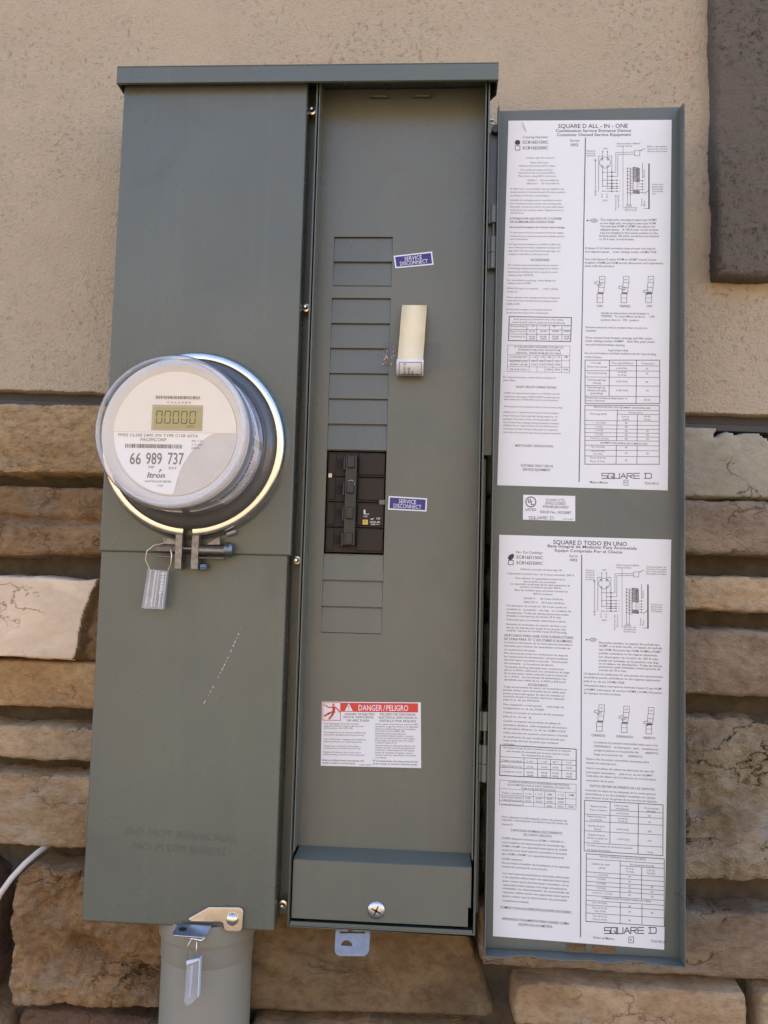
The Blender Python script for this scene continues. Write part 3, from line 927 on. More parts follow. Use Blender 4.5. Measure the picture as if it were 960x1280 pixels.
 (0.6702, 0.8109, 0.06564, 0.00439, 'Factory terminals 2 #8AWG', 0, 0),
 (0.6704, 0.7627, 0.07237, 0.00439, 'Load wires', 0, 0),
 (0.8547, 0.9752, 0.07417, 0.00417, 'Main breaker', 0, 0),
 (0.8549, 0.9754, 0.0809, 0.00417, 'Space Provision', 0, 0),
 (0.8551, 0.9756, 0.08764, 0.00417, 'Service Disconnect', 0, 0),
 (0.8866, 0.9538, 0.17925, 0.00417, 'Neutral and', 0, 0),
 (0.8868, 0.954, 0.1857, 0.00417, 'Equipment', 0, 0),
 (0.887, 0.9542, 0.19215, 0.00417, 'Ground Bar', 0, 0),
 (0.8872, 0.9543, 0.19859, 0.00417, 'Terminal Bar', 0, 0),
 (0.8873, 0.9065, 0.20506, 0.00417, '(G)', 0, 0),
 (0.7227, 0.7972, 0.24342, 0.00417, 'Branch Bus Lugs', 0, 0),
 (0.7229, 0.7975, 0.25007, 0.00417, '200 A max', 0, 0),
 (0.6675, 0.0092, 0.25067, 0.2084, 'Barra de neutro 150A', 0, 1),
 (0.6836, 0.0092, 0.24398, 0.20839, 'N Load Lugs 200 A', 0, 1),
 (0.8361, 0.0092, 0.16146, 0.13911, 'Neutral', 0, 1),
 (0.824, 0.0091, 0.23933, 0.21935, 'Ground', 0, 1),
 (0.8403, 0.0091, 0.2393, 0.22378, 'Bar', 0, 1),
 (0.5768, 0.9181, 0.27712, 0.00571, 'Two single pole, one plug-on space type HOMT', 0.1, 0),
 (0.5772, 0.9135, 0.28664, 0.00571, 'or one single pole, one plug-on space type HOM.', 0.1, 0),
 (0.5776, 0.909, 0.29526, 0.00571, 'Two pole type HOM or HOMT may plug-on two', 0.1, 0),
 (0.578, 0.9284, 0.30429, 0.00571, 'adjacent spaces.   A 100-A max. circuit breaker', 0.1, 0),
 (0.5783, 0.9238, 0.31334, 0.00571, 'may be installed in the lowest position in the', 0.1, 0),
 (0.5739, 0.9288, 0.32172, 0.00571, 'branch panel. All other positions are limited', 0.1, 0),
 (0.5742, 0.7857, 0.33074, 0.00571, 'to 70 A max. circuit breaker.', 0.1, 0),
 (0.4885, 0.9106, 0.35556, 0.00549, 'A Square D UL listed secondary surge arrester may plug-on', 0.08, 0),
 (0.4889, 0.9204, 0.36544, 0.00549, 'two adjacent spaces    order catalog number HOM2175SB.', 0.08, 0),
 (0.4899, 0.9162, 0.38608, 0.00549, 'Use only Square D types HOM or HOMT branch circuit', 0.08, 0),
 (0.4903, 0.9593, 0.39564, 0.00549, 'breakers, HOMB and HOM service disconnects and replacement', 0.08, 0),
 (0.4907, 0.6685, 0.40456, 0.00549, 'parts with this product.', 0.08, 0),
 (0.5861, 0.6029, 0.44151, 0.00395, 'ON', 0.2, 0),
 (0.7297, 0.7464, 0.44083, 0.00395, 'ON', 0.2, 0),
 (0.8774, 0.894, 0.44014, 0.00395, 'ON', 0.2, 0),
 (0.5676, 0.5987, 0.5135, 0.00637, 'ON', 0.15, 0),
 (0.7013, 0.7679, 0.51327, 0.00637, 'TRIPPED', 0.15, 0),
 (0.8629, 0.896, 0.51242, 0.00637, 'OFF', 0.15, 0),
 (0.5924, 0.8776, 0.53233, 0.00549, 'Handle at mid-position should breaker is', 0.08, 0),
 (0.5927, 0.911, 0.54087, 0.00549, 'TRIPPED   To reset: Move handle to     OFF', 0.08, 0),
 (0.5931, 0.8214, 0.55067, 0.00549, 'position, then to   ON   position.', 0.08, 0),
 (0.5033, 0.8693, 0.57133, 0.00527, 'Remove twistouts only as needed when circuits are', 0.08, 0),
 (0.5036, 0.5657, 0.58058, 0.00527, 'installed.', 0.08, 0),
 (0.5022, 0.8984, 0.59925, 0.00549, 'Close unused circuit breaker openings with filler plates', 0.1, 0),
 (0.5026, 0.9128, 0.60823, 0.00549, 'order catalog number HOMFP    Each filler plate closes', 0.1, 0),
 (0.503, 0.7383, 0.61813, 0.00549, 'one pole branch breaker opening.', 0.1, 0),
 (0.6393, 0.7578, 0.63215, 0.00571, 'Lug torque data', 0.1, 0),
 (0.4993, 0.9232, 0.64106, 0.00527, 'See circuit breakers and field installed units for wire binding', 0.08, 0),
 (0.4997, 0.602, 0.65135, 0.00527, 'screw torques.', 0.08, 0),
 (0.5409, 0.5979, 0.66687, 0.00439, 'Line lugs', 0.1, 0),
 (0.5176, 0.634, 0.67753, 0.00439, '(Phase and neutral)', 0.1, 0),
 (0.6596, 0.7873, 0.66666, 0.00439, 'Wire range AWG/kcmil', 0.1, 0),
 (0.8345, 0.9145, 0.66648, 0.00439, 'Torque lb-in', 0.1, 0),
 (0.6886, 0.7547, 0.68057, 0.00439, '#1-250 CU/AL', 0.1, 0),
 (0.8632, 0.8773, 0.68037, 0.00439, '250', 0.1, 0),
 (0.5184, 0.6323, 0.69423, 0.00439, 'Service ground lug', 0.1, 0),
 (0.6984, 0.7504, 0.6908, 0.00439, '14-1/0 CU', 0.1, 0),
 (0.6987, 0.7506, 0.69869, 0.00439, '12-1/0 AL', 0.1, 0),
 (0.8635, 0.8776, 0.69315, 0.00439, '50', 0.1, 0),
 (0.5192, 0.6283, 0.71284, 0.00439, 'Feed-through lugs', 0.1, 0),
 (0.5528, 0.6002, 0.72135, 0.00439, '(Phase)', 0.1, 0),
 (0.6899, 0.7583, 0.71575, 0.00439, '6-250 CU/AL', 0.1, 0),
 (0.8619, 0.8783, 0.71548, 0.00439, '300', 0.1, 0),
 (0.5201, 0.6244, 0.73312, 0.00439, 'Feed-through lug', 0.1, 0),
 (0.5205, 0.6341, 0.74096, 0.00439, '(Neutral and equip.', 0.1, 0),
 (0.5398, 0.6108, 0.74843, 0.00439, 'grounding)', 0.1, 0),
 (0.6908, 0.7615, 0.73955, 0.00439, '6-250 CU/AL', 0.1, 0),
 (0.8649, 0.8813, 0.73901, 0.00439, '275', 0.1, 0),
 (0.5143, 0.7575, 0.76082, 0.00439, 'Neutral grounding bonding jumper of', 0.1, 0),
 (0.5146, 0.6258, 0.76826, 0.00439, 'branch neutral bar', 0.1, 0),
 (0.8563, 0.8891, 0.76316, 0.00439, '25-35', 0.1, 0),
 (0.5604, 0.8943, 0.78514, 0.00439, 'BRANCH NEUTRAL AND EQUIPMENT GROUNDING BAR', 0.1, 0),
 (0.5375, 0.6367, 0.80352, 0.00439, 'Wire range AWG', 0.1, 0),
 (0.7635, 0.8479, 0.79765, 0.00439, 'Torque lb-in', 0.1, 0),
 (0.7263, 0.7686, 0.80881, 0.00439, '5/16 in', 0.1, 0),
 (0.7337, 0.7688, 0.81616, 0.00439, 'Screw', 0.1, 0),
 (0.8576, 0.895, 0.80745, 0.00439, '10-32', 0.1, 0),
 (0.8579, 0.8952, 0.81545, 0.00439, 'Screw', 0.1, 0),
 (0.5575, 0.6329, 0.82671, 0.00439, '1 - 1/0 CU/AL', 0.1, 0),
 (0.5721, 0.6145, 0.8375, 0.00439, '2 CU/AL', 0.1, 0),
 (0.5725, 0.6196, 0.84718, 0.00439, '6 CU/AL', 0.1, 0),
 (0.573, 0.62, 0.8575, 0.00439, '8 CU/AL', 0.1, 0),
 (0.5452, 0.6534, 0.86863, 0.00439, '14-10 CU, 12-10 AL', 0.1, 0),
 (0.6022, 0.8784, 0.87982, 0.00439, 'EQUIPMENT GROUNDING BAR COMBINATIONS', 0.1, 0),
 (0.5462, 0.6308, 0.89105, 0.00439, 'Two 10 CU/AL', 0.1, 0),
 (0.5467, 0.6266, 0.90221, 0.00439, 'Two 14-12 CU', 0.1, 0),
 (0.5611, 0.6175, 0.90952, 0.00439, 'Two 10 AL', 0.1, 0),
 (0.5428, 0.6367, 0.92, 0.00439, 'Three 14-10 CU', 0.1, 0),
 (0.5432, 0.6324, 0.92924, 0.00439, 'Three 12-10 AL', 0.1, 0),
 (0.7457, 0.7598, 0.82563, 0.00461, '50', 0.15, 0),
 (0.7461, 0.7602, 0.83616, 0.00461, '50', 0.15, 0),
 (0.7465, 0.7605, 0.8471, 0.00461, '50', 0.15, 0),
 (0.7468, 0.7609, 0.85719, 0.00461, '50', 0.15, 0),
 (0.7472, 0.7613, 0.86769, 0.00461, '50', 0.15, 0),
 (0.748, 0.762, 0.89034, 0.00461, '50', 0.15, 0),
 (0.7486, 0.7626, 0.90541, 0.00461, '50', 0.15, 0),
 (0.7492, 0.7632, 0.92422, 0.00461, '50', 0.15, 0),
 (0.8705, 0.8845, 0.84656, 0.00461, '35', 0.15, 0),
 (0.8708, 0.8848, 0.85684, 0.00461, '35', 0.15, 0),
 (0.8711, 0.8851, 0.86732, 0.00461, '35', 0.15, 0),
 (0.8722, 0.8862, 0.90496, 0.00461, '35', 0.15, 0),
 (0.5457, 0.651, 0.98425, 0.00571, 'Made in Mexico', 0.15, 0),
 (0.7499, 0.7643, 0.98255, 0.00483, 'R', 0, 0),
 (0.8653, 0.9464, 0.98306, 0.00571, '72265-402-01', 0.15, 0),
],
 l=[(0.0469,0.07138,0.0757,0.07141,0.7),(0.0757,0.07141,0.0765,0.0837,0.7),(0.0765,0.0837,0.0477,0.08367,0.7),(0.0477,0.08367,0.0469,0.07138,0.7),(0.4768,0.04991,0.4822,0.98413,1),(0.0413,0.54579,0.4157,0.54604,0.9),(0.4157,0.54604,0.4142,0.61105,0.9),(0.4142,0.61105,0.0408,0.61119,0.9),(0.0408,0.61119,0.0413,0.54579,0.9),(0.0413,0.56763,0.4149,0.56732,0.5),(0.0422,0.58071,0.4155,0.58032,0.5),(0.043,0.59334,0.4161,0.59287,0.5),(0.1494,0.56735,0.1501,0.61083,0.5),(0.2098,0.56695,0.2104,0.61038,0.5),(0.2845,0.56645,0.285,0.60983,0.5),(0.3605,0.56594,0.3609,0.60928,0.5),(0.0382,0.6236,0.4114,0.62338,0.35),(0.4114,0.62338,0.4112,0.69502,0.35),(0.4112,0.69502,0.0392,0.69524,0.35),(0.0392,0.69524,0.0382,0.6236,0.35),(0.0385,0.64984,0.4113,0.64903,0.35),(0.0395,0.66412,0.412,0.66323,0.35),(0.0407,0.68184,0.4129,0.68084,0.35),(0.1689,0.64967,0.1702,0.69497,0.35),(0.2161,0.64929,0.2173,0.69456,0.35),(0.2637,0.64891,0.2648,0.69415,0.35),(0.3107,0.64854,0.3117,0.69374,0.35),(0.3619,0.64813,0.3629,0.6933,0.35),(0.6333,0.11889,0.6303,0.12571,0.45),(0.6303,0.12571,0.621,0.13118,0.45),(0.621,0.13118,0.6075,0.13421,0.45),(0.6075,0.13421,0.5924,0.13421,0.45),(0.5924,0.13421,0.5786,0.13117,0.45),(0.5786,0.13117,0.5689,0.12569,0.45),(0.5689,0.12569,0.5653,0.11886,0.45),(0.5653,0.11886,0.5684,0.11203,0.45),(0.5684,0.11203,0.5776,0.10655,0.45),(0.5776,0.10655,0.5911,0.10351,0.45),(0.5911,0.10351,0.6063,0.10352,0.45),(0.6063,0.10352,0.6201,0.10658,0.45),(0.6201,0.10658,0.6297,0.11206,0.45),(0.6297,0.11206,0.6333,0.11889,0.45),(0.5878,0.10987,0.585,0.11221,0.4),(0.585,0.11221,0.5791,0.11221,0.4),(0.5791,0.11221,0.5761,0.10987,0.4),(0.5761,0.10987,0.5789,0.10753,0.4),(0.5789,0.10753,0.5848,0.10753,0.4),(0.5848,0.10753,0.5878,0.10987,0.4),(0.6218,0.10989,0.619,0.11223,0.4),(0.619,0.11223,0.6132,0.11222,0.4),(0.6132,0.11222,0.6102,0.10988,0.4),(0.6102,0.10988,0.613,0.10755,0.4),(0.613,0.10755,0.6188,0.10755,0.4),(0.6188,0.10755,0.6218,0.10989,0.4),(0.5886,0.12899,0.5857,0.13132,0.4),(0.5857,0.13132,0.5799,0.13132,0.4),(0.5799,0.13132,0.5769,0.12899,0.4),(0.5769,0.12899,0.5797,0.12665,0.4),(0.5797,0.12665,0.5855,0.12665,0.4),(0.5855,0.12665,0.5886,0.12899,0.4),(0.6226,0.129,0.6198,0.13133,0.4),(0.6198,0.13133,0.6139,0.13133,0.4),(0.6139,0.13133,0.6109,0.12899,0.4),(0.6109,0.12899,0.6137,0.12666,0.4),(0.6137,0.12666,0.6196,0.12666,0.4),(0.6196,0.12666,0.6226,0.129,0.4),(0.5835,0.08959,0.5844,0.10987,0.45),(0.5852,0.13011,0.5874,0.18391,0.45),(0.6127,0.08962,0.6136,0.10989,0.45),(0.6144,0.13012,0.6165,0.18389,0.45),(0.5638,0.19846,0.5596,0.10085,0.45),(0.5596,0.10085,0.5791,0.10086,0.45),(0.6181,0.10089,0.6399,0.1009,0.45),(0.6399,0.1009,0.6435,0.19281,0.45),(0.5406,0.1121,0.5443,0.19736,0.45),(0.5455,0.1121,0.5432,0.11405,0.4),(0.5432,0.11405,0.5383,0.11405,0.4),(0.5383,0.11405,0.5358,0.1121,0.4),(0.5358,0.1121,0.5381,0.11015,0.4),(0.5381,0.11015,0.543,0.11015,0.4),(0.543,0.11015,0.5455,0.1121,0.4),(0.5503,0.20071,0.5475,0.20303,0.4),(0.5475,0.20303,0.5417,0.20304,0.4),(0.5417,0.20304,0.5387,0.20072,0.4),(0.5387,0.20072,0.5415,0.19839,0.4),(0.5415,0.19839,0.5473,0.19839,0.4),(0.5473,0.19839,0.5503,0.20071,0.4),(0.5859,0.14583,0.6587,0.14583,0.45),(0.646,0.14583,0.6439,0.14757,0.4),(0.6439,0.14757,0.6396,0.14757,0.4),(0.6396,0.14757,0.6373,0.14583,0.4),(0.6373,0.14583,0.6394,0.14408,0.4),(0.6394,0.14408,0.6438,0.14408,0.4),(0.6438,0.14408,0.646,0.14583,0.4),(0.6154,0.15704,0.6591,0.15703,0.45),(0.6465,0.15703,0.6444,0.15878,0.4),(0.6444,0.15878,0.64,0.15878,0.4),(0.64,0.15878,0.6378,0.15703,0.4),(0.6378,0.15703,0.6399,0.15529,0.4),(0.6399,0.15529,0.6442,0.15528,0.4),(0.6442,0.15528,0.6465,0.15703,0.4),(0.5868,0.16825,0.674,0.16821,0.45),(0.6469,0.16822,0.6448,0.16997,0.4),(0.6448,0.16997,0.6404,0.16997,0.4),(0.6404,0.16997,0.6382,0.16823,0.4),(0.6382,0.16823,0.6403,0.16648,0.4),(0.6403,0.16648,0.6447,0.16648,0.4),(0.6447,0.16648,0.6469,0.16822,0.4),(0.6163,0.17718,0.6744,0.17715,0.45),(0.6473,0.17717,0.6452,0.17891,0.4),(0.6452,0.17891,0.6408,0.17891,0.4),(0.6408,0.17891,0.6385,0.17717,0.4),(0.6385,0.17717,0.6407,0.17543,0.4),(0.6407,0.17543,0.645,0.17543,0.4),(0.645,0.17543,0.6473,0.17717,0.4),(0.5875,0.18503,0.6747,0.18497,0.45),(0.6476,0.18499,0.6455,0.18673,0.4),(0.6455,0.18673,0.6411,0.18674,0.4),(0.6411,0.18674,0.6389,0.185,0.4),(0.6389,0.185,0.641,0.18325,0.4),(0.641,0.18325,0.6453,0.18325,0.4),(0.6453,0.18325,0.6476,0.18499,0.4),(0.6168,0.1906,0.6749,0.19055,0.45),(0.6478,0.19057,0.6457,0.19232,0.4),(0.6457,0.19232,0.6413,0.19232,0.4),(0.6413,0.19232,0.6391,0.19058,0.4),(0.6391,0.19058,0.6412,0.18884,0.4),(0.6412,0.18884,0.6455,0.18883,0.4),(0.6455,0.18883,0.6478,0.19057,0.4),(0.588,0.19844,0.6752,0.19836,0.45),(0.6481,0.19839,0.646,0.20013,0.4),(0.646,0.20013,0.6416,0.20013,0.4),(0.6416,0.20013,0.6394,0.19839,0.4),(0.6394,0.19839,0.6415,0.19665,0.4),(0.6415,0.19665,0.6458,0.19665,0.4),(0.6458,0.19665,0.6481,0.19839,0.4),(0.6393,0.14583,0.6659,0.14583,0.45),(0.6659,0.14583,0.6638,0.09079,0.45),(0.6638,0.09079,0.7753,0.08976,0.45),(0.6154,0.15704,0.6785,0.15702,0.45),(0.6785,0.15702,0.6762,0.09643,0.45),(0.6762,0.09643,0.7755,0.09538,0.45),(0.7776,0.08526,0.8091,0.08529,0.45),(0.8091,0.08529,0.8095,0.09989,0.45),(0.8095,0.09989,0.7781,0.09987,0.45),(0.7781,0.09987,0.7776,0.08526,0.45),(0.8139,0.0853,0.8403,0.0797,0.5),(0.7069,0.07394,0.7131,0.24616,0.35),(0.7357,0.13463,0.7744,0.13463,0.35),(0.7528,0.13911,0.7746,0.13911,0.35),(0.7361,0.14426,0.7747,0.14426,0.35),(0.7531,0.14873,0.7749,0.14873,0.35),(0.7364,0.15388,0.7751,0.15387,0.35),(0.7535,0.15835,0.7752,0.15834,0.35),(0.7367,0.16349,0.7754,0.16348,0.35),(0.7538,0.16796,0.7755,0.16795,0.35),(0.7371,0.1731,0.7757,0.17308,0.35),(0.7541,0.17756,0.7758,0.17755,0.35),(0.7374,0.1827,0.776,0.18268,0.35),(0.7545,0.18715,0.7762,0.18714,0.35),(0.7377,0.19229,0.7763,0.19226,0.35),(0.7548,0.19673,0.7765,0.19672,0.35),(0.7381,0.20187,0.7766,0.20184,0.35),(0.7551,0.20631,0.7768,0.20629,0.35),(0.772,0.13351,0.8083,0.13598,0.8),(0.7721,0.13687,0.8084,0.13934,0.8),(0.7722,0.14023,0.8085,0.14269,0.8),(0.7723,0.14359,0.8086,0.14605,0.8),(0.7724,0.14694,0.8087,0.1494,0.8),(0.7725,0.1503,0.8088,0.15275,0.8),(0.7726,0.15365,0.8089,0.1561,0.8),(0.7727,0.157,0.809,0.15945,0.8),(0.7729,0.16036,0.8091,0.1628,0.8),(0.773,0.16371,0.8092,0.16615,0.8),(0.7731,0.16706,0.8093,0.1695,0.8),(0.7732,0.17041,0.8094,0.17284,0.8),(0.7695,0.13239,0.7937,0.1324,0.4),(0.7937,0.1324,0.796,0.20382,0.4),(0.796,0.20382,0.7719,0.20385,0.4),(0.7719,0.20385,0.7695,0.13239,0.4),(0.8093,0.13687,0.8053,0.14017,0.4),(0.8053,0.14017,0.7971,0.14017,0.4),(0.7971,0.14017,0.7928,0.13687,0.4),(0.7928,0.13687,0.7968,0.13358,0.4),(0.7968,0.13358,0.805,0.13358,0.4),(0.805,0.13358,0.8093,0.13687,0.4),(0.8095,0.14314,0.8055,0.14643,0.4),(0.8055,0.14643,0.7973,0.14643,0.4),(0.7973,0.14643,0.793,0.14314,0.4),(0.793,0.14314,0.797,0.13984,0.4),(0.797,0.13984,0.8052,0.13984,0.4),(0.8052,0.13984,0.8095,0.14314,0.4),(0.8097,0.1494,0.8057,0.15269,0.4),(0.8057,0.15269,0.7975,0.15269,0.4),(0.7975,0.15269,0.7932,0.1494,0.4),(0.7932,0.1494,0.7972,0.14611,0.4),(0.7972,0.14611,0.8054,0.14611,0.4),(0.8054,0.14611,0.8097,0.1494,0.4),(0.8099,0.15566,0.8059,0.15894,0.4),(0.8059,0.15894,0.7977,0.15895,0.4),(0.7977,0.15895,0.7935,0.15566,0.4),(0.7935,0.15566,0.7974,0.15237,0.4),(0.7974,0.15237,0.8056,0.15237,0.4),(0.8056,0.15237,0.8099,0.15566,0.4),(0.81,0.16191,0.8061,0.1652,0.4),(0.8061,0.1652,0.7979,0.1652,0.4),(0.7979,0.1652,0.7937,0.16191,0.4),(0.7937,0.16191,0.7976,0.15862,0.4),(0.7976,0.15862,0.8058,0.15862,0.4),(0.8058,0.15862,0.81,0.16191,0.4),(0.8102,0.16816,0.8063,0.17145,0.4),(0.8063,0.17145,0.7981,0.17145,0.4),(0.7981,0.17145,0.7939,0.16817,0.4),(0.7939,0.16817,0.7978,0.16488,0.4),(0.7978,0.16488,0.806,0.16487,0.4),(0.806,0.16487,0.8102,0.16816,0.4),(0.7764,0.19493,0.8102,0.19713,0.8),(0.7765,0.19761,0.8103,0.1998,0.8),(0.7766,0.20028,0.8104,0.20247,0.8),(0.7767,0.20295,0.8105,0.20514,0.8),(0.7357,0.13463,0.7392,0.23279,0.45),(0.7527,0.13463,0.756,0.23277,0.45),(0.7326,0.23947,0.7392,0.23279,0.4),(0.7392,0.23279,0.7461,0.23945,0.4),(0.7461,0.23945,0.7326,0.23947,0.4),(0.7495,0.23944,0.756,0.23277,0.4),(0.756,0.23277,0.763,0.23942,0.4),(0.763,0.23942,0.7495,0.23944,0.4),(0.7997,0.16928,0.8286,0.16927,0.4),(0.8,0.1782,0.8289,0.17819,0.4),(0.8002,0.186,0.8291,0.18598,0.4),(0.8005,0.1938,0.8293,0.19378,0.4),(0.8007,0.20159,0.8296,0.20157,0.4),(0.8271,0.12121,0.8283,0.16146,0.5),(0.8658,0.12346,0.8693,0.2459,1.5),(0.8393,0.206,0.8678,0.19486,0.5),(0.8405,0.24595,0.8693,0.2459,0.5),(0.5068,0.27985,0.5189,0.27983,0.6),(0.5576,0.27974,0.5624,0.27973,0.45),(0.5189,0.27983,0.5284,0.27536,0.5),(0.5284,0.27536,0.5501,0.27532,0.5),(0.5501,0.27532,0.56,0.27974,0.5),(0.56,0.27974,0.5505,0.28419,0.5),(0.5505,0.28419,0.5287,0.28424,0.5),(0.5287,0.28424,0.5189,0.27983,0.5),(0.5786,0.43283,0.6121,0.43268,0.45),(0.6121,0.43268,0.6128,0.45016,0.45),(0.6128,0.45016,0.5793,0.45033,0.45),(0.5793,0.45033,0.5786,0.43283,0.45),(0.5769,0.45034,0.5751,0.46345,0.45),(0.5751,0.46345,0.6086,0.46328,0.45),(0.6086,0.46328,0.6114,0.45017,0.45),(0.5751,0.46345,0.5732,0.47655,0.45),(0.5732,0.47655,0.6053,0.47638,0.45),(0.6053,0.47638,0.6086,0.46328,0.45),(0.5662,0.48095,0.6007,0.48077,0.5),(0.6007,0.48077,0.6017,0.5047,0.5),(0.6017,0.5047,0.5672,0.5049,0.5),(0.5672,0.5049,0.5662,0.48095,0.5),(0.5676,0.49184,0.6011,0.49165,0.35),(0.5709,0.47831,0.6044,0.479,0.9),(0.5792,0.44705,0.5528,0.44827,0.5),(0.5528,0.44827,0.5506,0.45331,0.5),(0.5506,0.45331,0.5651,0.45411,0.5),(0.5651,0.45411,0.5725,0.46019,0.5),(0.5725,0.46019,0.5867,0.45575,0.5),(0.5952,0.45353,0.5915,0.45657,0.4),(0.5915,0.45657,0.5839,0.45661,0.4),(0.5839,0.45661,0.5799,0.4536,0.4),(0.5799,0.4536,0.5836,0.45056,0.4),(0.5836,0.45056,0.5913,0.45052,0.4),(0.5913,0.45052,0.5952,0.45353,0.4),(0.7222,0.43218,0.7556,0.43202,0.45),(0.7556,0.43202,0.7562,0.44947,0.45),(0.7562,0.44947,0.7228,0.44963,0.45),(0.7228,0.44963,0.7222,0.43218,0.45),(0.7205,0.44964,0.7185,0.46273,0.45),(0.7185,0.46273,0.7519,0.46256,0.45),(0.7519,0.46256,0.7548,0.44948,0.45),(0.7185,0.46273,0.7166,0.4758,0.45),(0.7166,0.4758,0.7486,0.47563,0.45),(0.7486,0.47563,0.7519,0.46256,0.45),(0.7096,0.48019,0.7439,0.48,0.5),(0.7439,0.48,0.7448,0.50388,0.5),(0.7448,0.50388,0.7105,0.50408,0.5),(0.7105,0.50408,0.7096,0.48019,0.5),(0.711,0.49105,0.7443,0.49086,0.35),(0.7143,0.47755,0.7477,0.47824,0.9),(0.7232,0.45835,0.6969,0.45957,0.5),(0.6969,0.45957,0.6947,0.46459,0.5),(0.6947,0.46459,0.7091,0.46539,0.5),(0.7091,0.46539,0.7165,0.47145,0.5),(0.7165,0.47145,0.7306,0.46702,0.5),(0.7391,0.4648,0.7354,0.46784,0.4),(0.7354,0.46784,0.7278,0.46787,0.4),(0.7278,0.46787,0.7239,0.46488,0.4),(0.7239,0.46488,0.7276,0.46184,0.4),(0.7276,0.46184,0.7352,0.4618,0.4),(0.7352,0.4618,0.7391,0.4648,0.4),(0.87,0.4315,0.9032,0.43135,0.45),(0.9032,0.43135,0.9037,0.44875,0.45),(0.9037,0.44875,0.8705,0.44891,0.45),(0.8705,0.44891,0.87,0.4315,0.45),(0.8681,0.44893,0.8661,0.46198,0.45),(0.8661,0.46198,0.8993,0.46181,0.45),(0.8993,0.46181,0.9023,0.44876,0.45),(0.8661,0.46198,0.8641,0.47502,0.45),(0.8641,0.47502,0.8959,0.47485,0.45),(0.8959,0.47485,0.8993,0.46181,0.45),(0.8571,0.4794,0.8913,0.47922,0.5),(0.8913,0.47922,0.892,0.50304,0.5),(0.892,0.50304,0.8579,0.50324,0.5),(0.8579,0.50324,0.8571,0.4794,0.5),(0.8584,0.49024,0.8916,0.49005,0.35),(0.8618,0.47677,0.895,0.47746,0.9),(0.8711,0.46847,0.845,0.46969,0.5),(0.845,0.46969,0.8427,0.4747,0.5),(0.8427,0.4747,0.857,0.47549,0.5),(0.857,0.47549,0.8643,0.48153,0.5),(0.8643,0.48153,0.8784,0.47711,0.5),(0.8869,0.4749,0.8832,0.47793,0.4),(0.8832,0.47793,0.8756,0.47797,0.4),(0.8756,0.47797,0.8717,0.47498,0.4),(0.8717,0.47498,0.8754,0.47195,0.4),(0.8754,0.47195,0.883,0.47191,0.4),(0.883,0.47191,0.8869,0.4749,0.4),(0.5025,0.66055,0.9448,0.65694,0.7),(0.9448,0.65694,0.9478,0.77213,0.7),(0.9478,0.77213,0.5079,0.77654,0.7),(0.5079,0.77654,0.5025,0.66055,0.7),(0.648,0.67371,0.9428,0.67251,0.5),(0.5038,0.68864,0.9432,0.68635,0.5),(0.5046,0.70577,0.9437,0.70335,0.5),(0.5057,0.72884,0.9443,0.72626,0.5),(0.507,0.75697,0.945,0.7542,0.5),(0.6475,0.6598,0.6489,0.75474,0.7),(0.8083,0.65848,0.8082,0.77226,0.7),(0.5072,0.78164,0.9447,0.77723,0.7),(0.9447,0.77723,0.9488,0.93224,0.7),(0.9488,0.93224,0.5144,0.9377,0.7),(0.5144,0.9377,0.5072,0.78164,0.7),(0.5068,0.79396,0.9441,0.79157,0.5),(0.5081,0.82193,0.9448,0.81935,0.5),(0.5086,0.83336,0.9451,0.83069,0.5),(0.5091,0.84371,0.9454,0.84097,0.5),(0.5096,0.85405,0.9457,0.85125,0.5),(0.51,0.86418,0.946,0.8613,0.5),(0.5105,0.87471,0.9462,0.87176,0.5),(0.5111,0.88734,0.9466,0.88431,0.5),(0.5117,0.90038,0.9469,0.89725,0.5),(0.5124,0.91591,0.9473,0.91268,0.5),(0.6993,0.80298,0.9444,0.8021,0.5),(0.6999,0.7924,0.6973,0.87339,0.6),(0.6973,0.88557,0.6967,0.93332,0.6),(0.8177,0.80385,0.8176,0.87326,0.6),(0.8189,0.88581,0.8186,0.93388,0.6),(0.6463,0.96006,0.6149,0.96047,0.832),(0.6149,0.96047,0.6152,0.96714,0.832),(0.6152,0.96714,0.6466,0.96673,0.832),(0.6466,0.96673,0.6468,0.9734,0.832),(0.6468,0.9734,0.6155,0.97381,0.832),(0.6518,0.95999,0.6815,0.95961,0.832),(0.6815,0.95961,0.682,0.97294,0.832),(0.682,0.97294,0.6523,0.97333,0.832),(0.6523,0.97333,0.6518,0.95999,0.832),(0.6686,0.96711,0.686,0.97422,0.832),(0.6886,0.95952,0.6891,0.97284,0.832),(0.6891,0.97284,0.7187,0.97245,0.832),(0.7187,0.97245,0.7183,0.95913,0.832),(0.7259,0.97236,0.7402,0.95885,0.832),(0.7402,0.95885,0.7571,0.97195,0.832),(0.7323,0.96721,0.7503,0.96698,0.832),(0.7626,0.97188,0.7621,0.95856,0.832),(0.7621,0.95856,0.7917,0.95818,0.832),(0.7917,0.95818,0.7919,0.96484,0.832),(0.7919,0.96484,0.7623,0.96522,0.832),(0.7755,0.96505,0.7938,0.97147,0.832),(0.8345,0.95763,0.8017,0.95805,0.832),(0.8017,0.95805,0.8022,0.97136,0.832),(0.8022,0.97136,0.835,0.97093,0.832),(0.8019,0.96471,0.8331,0.9643,0.832),(0.8622,0.95727,0.8989,0.95679,0.832),(0.8989,0.95679,0.9039,0.95939,0.832),(0.9039,0.95939,0.9042,0.96736,0.832),(0.9042,0.96736,0.8993,0.97008,0.832),(0.8993,0.97008,0.8626,0.97056,0.832),(0.8701,0.95717,0.8705,0.97046,0.832),(0.7441,0.97649,0.7688,0.97616,0.5),(0.7688,0.97616,0.7692,0.98966,0.5),(0.7692,0.98966,0.7446,0.98999,0.5),(0.7446,0.98999,0.7441,0.97649,0.5)],
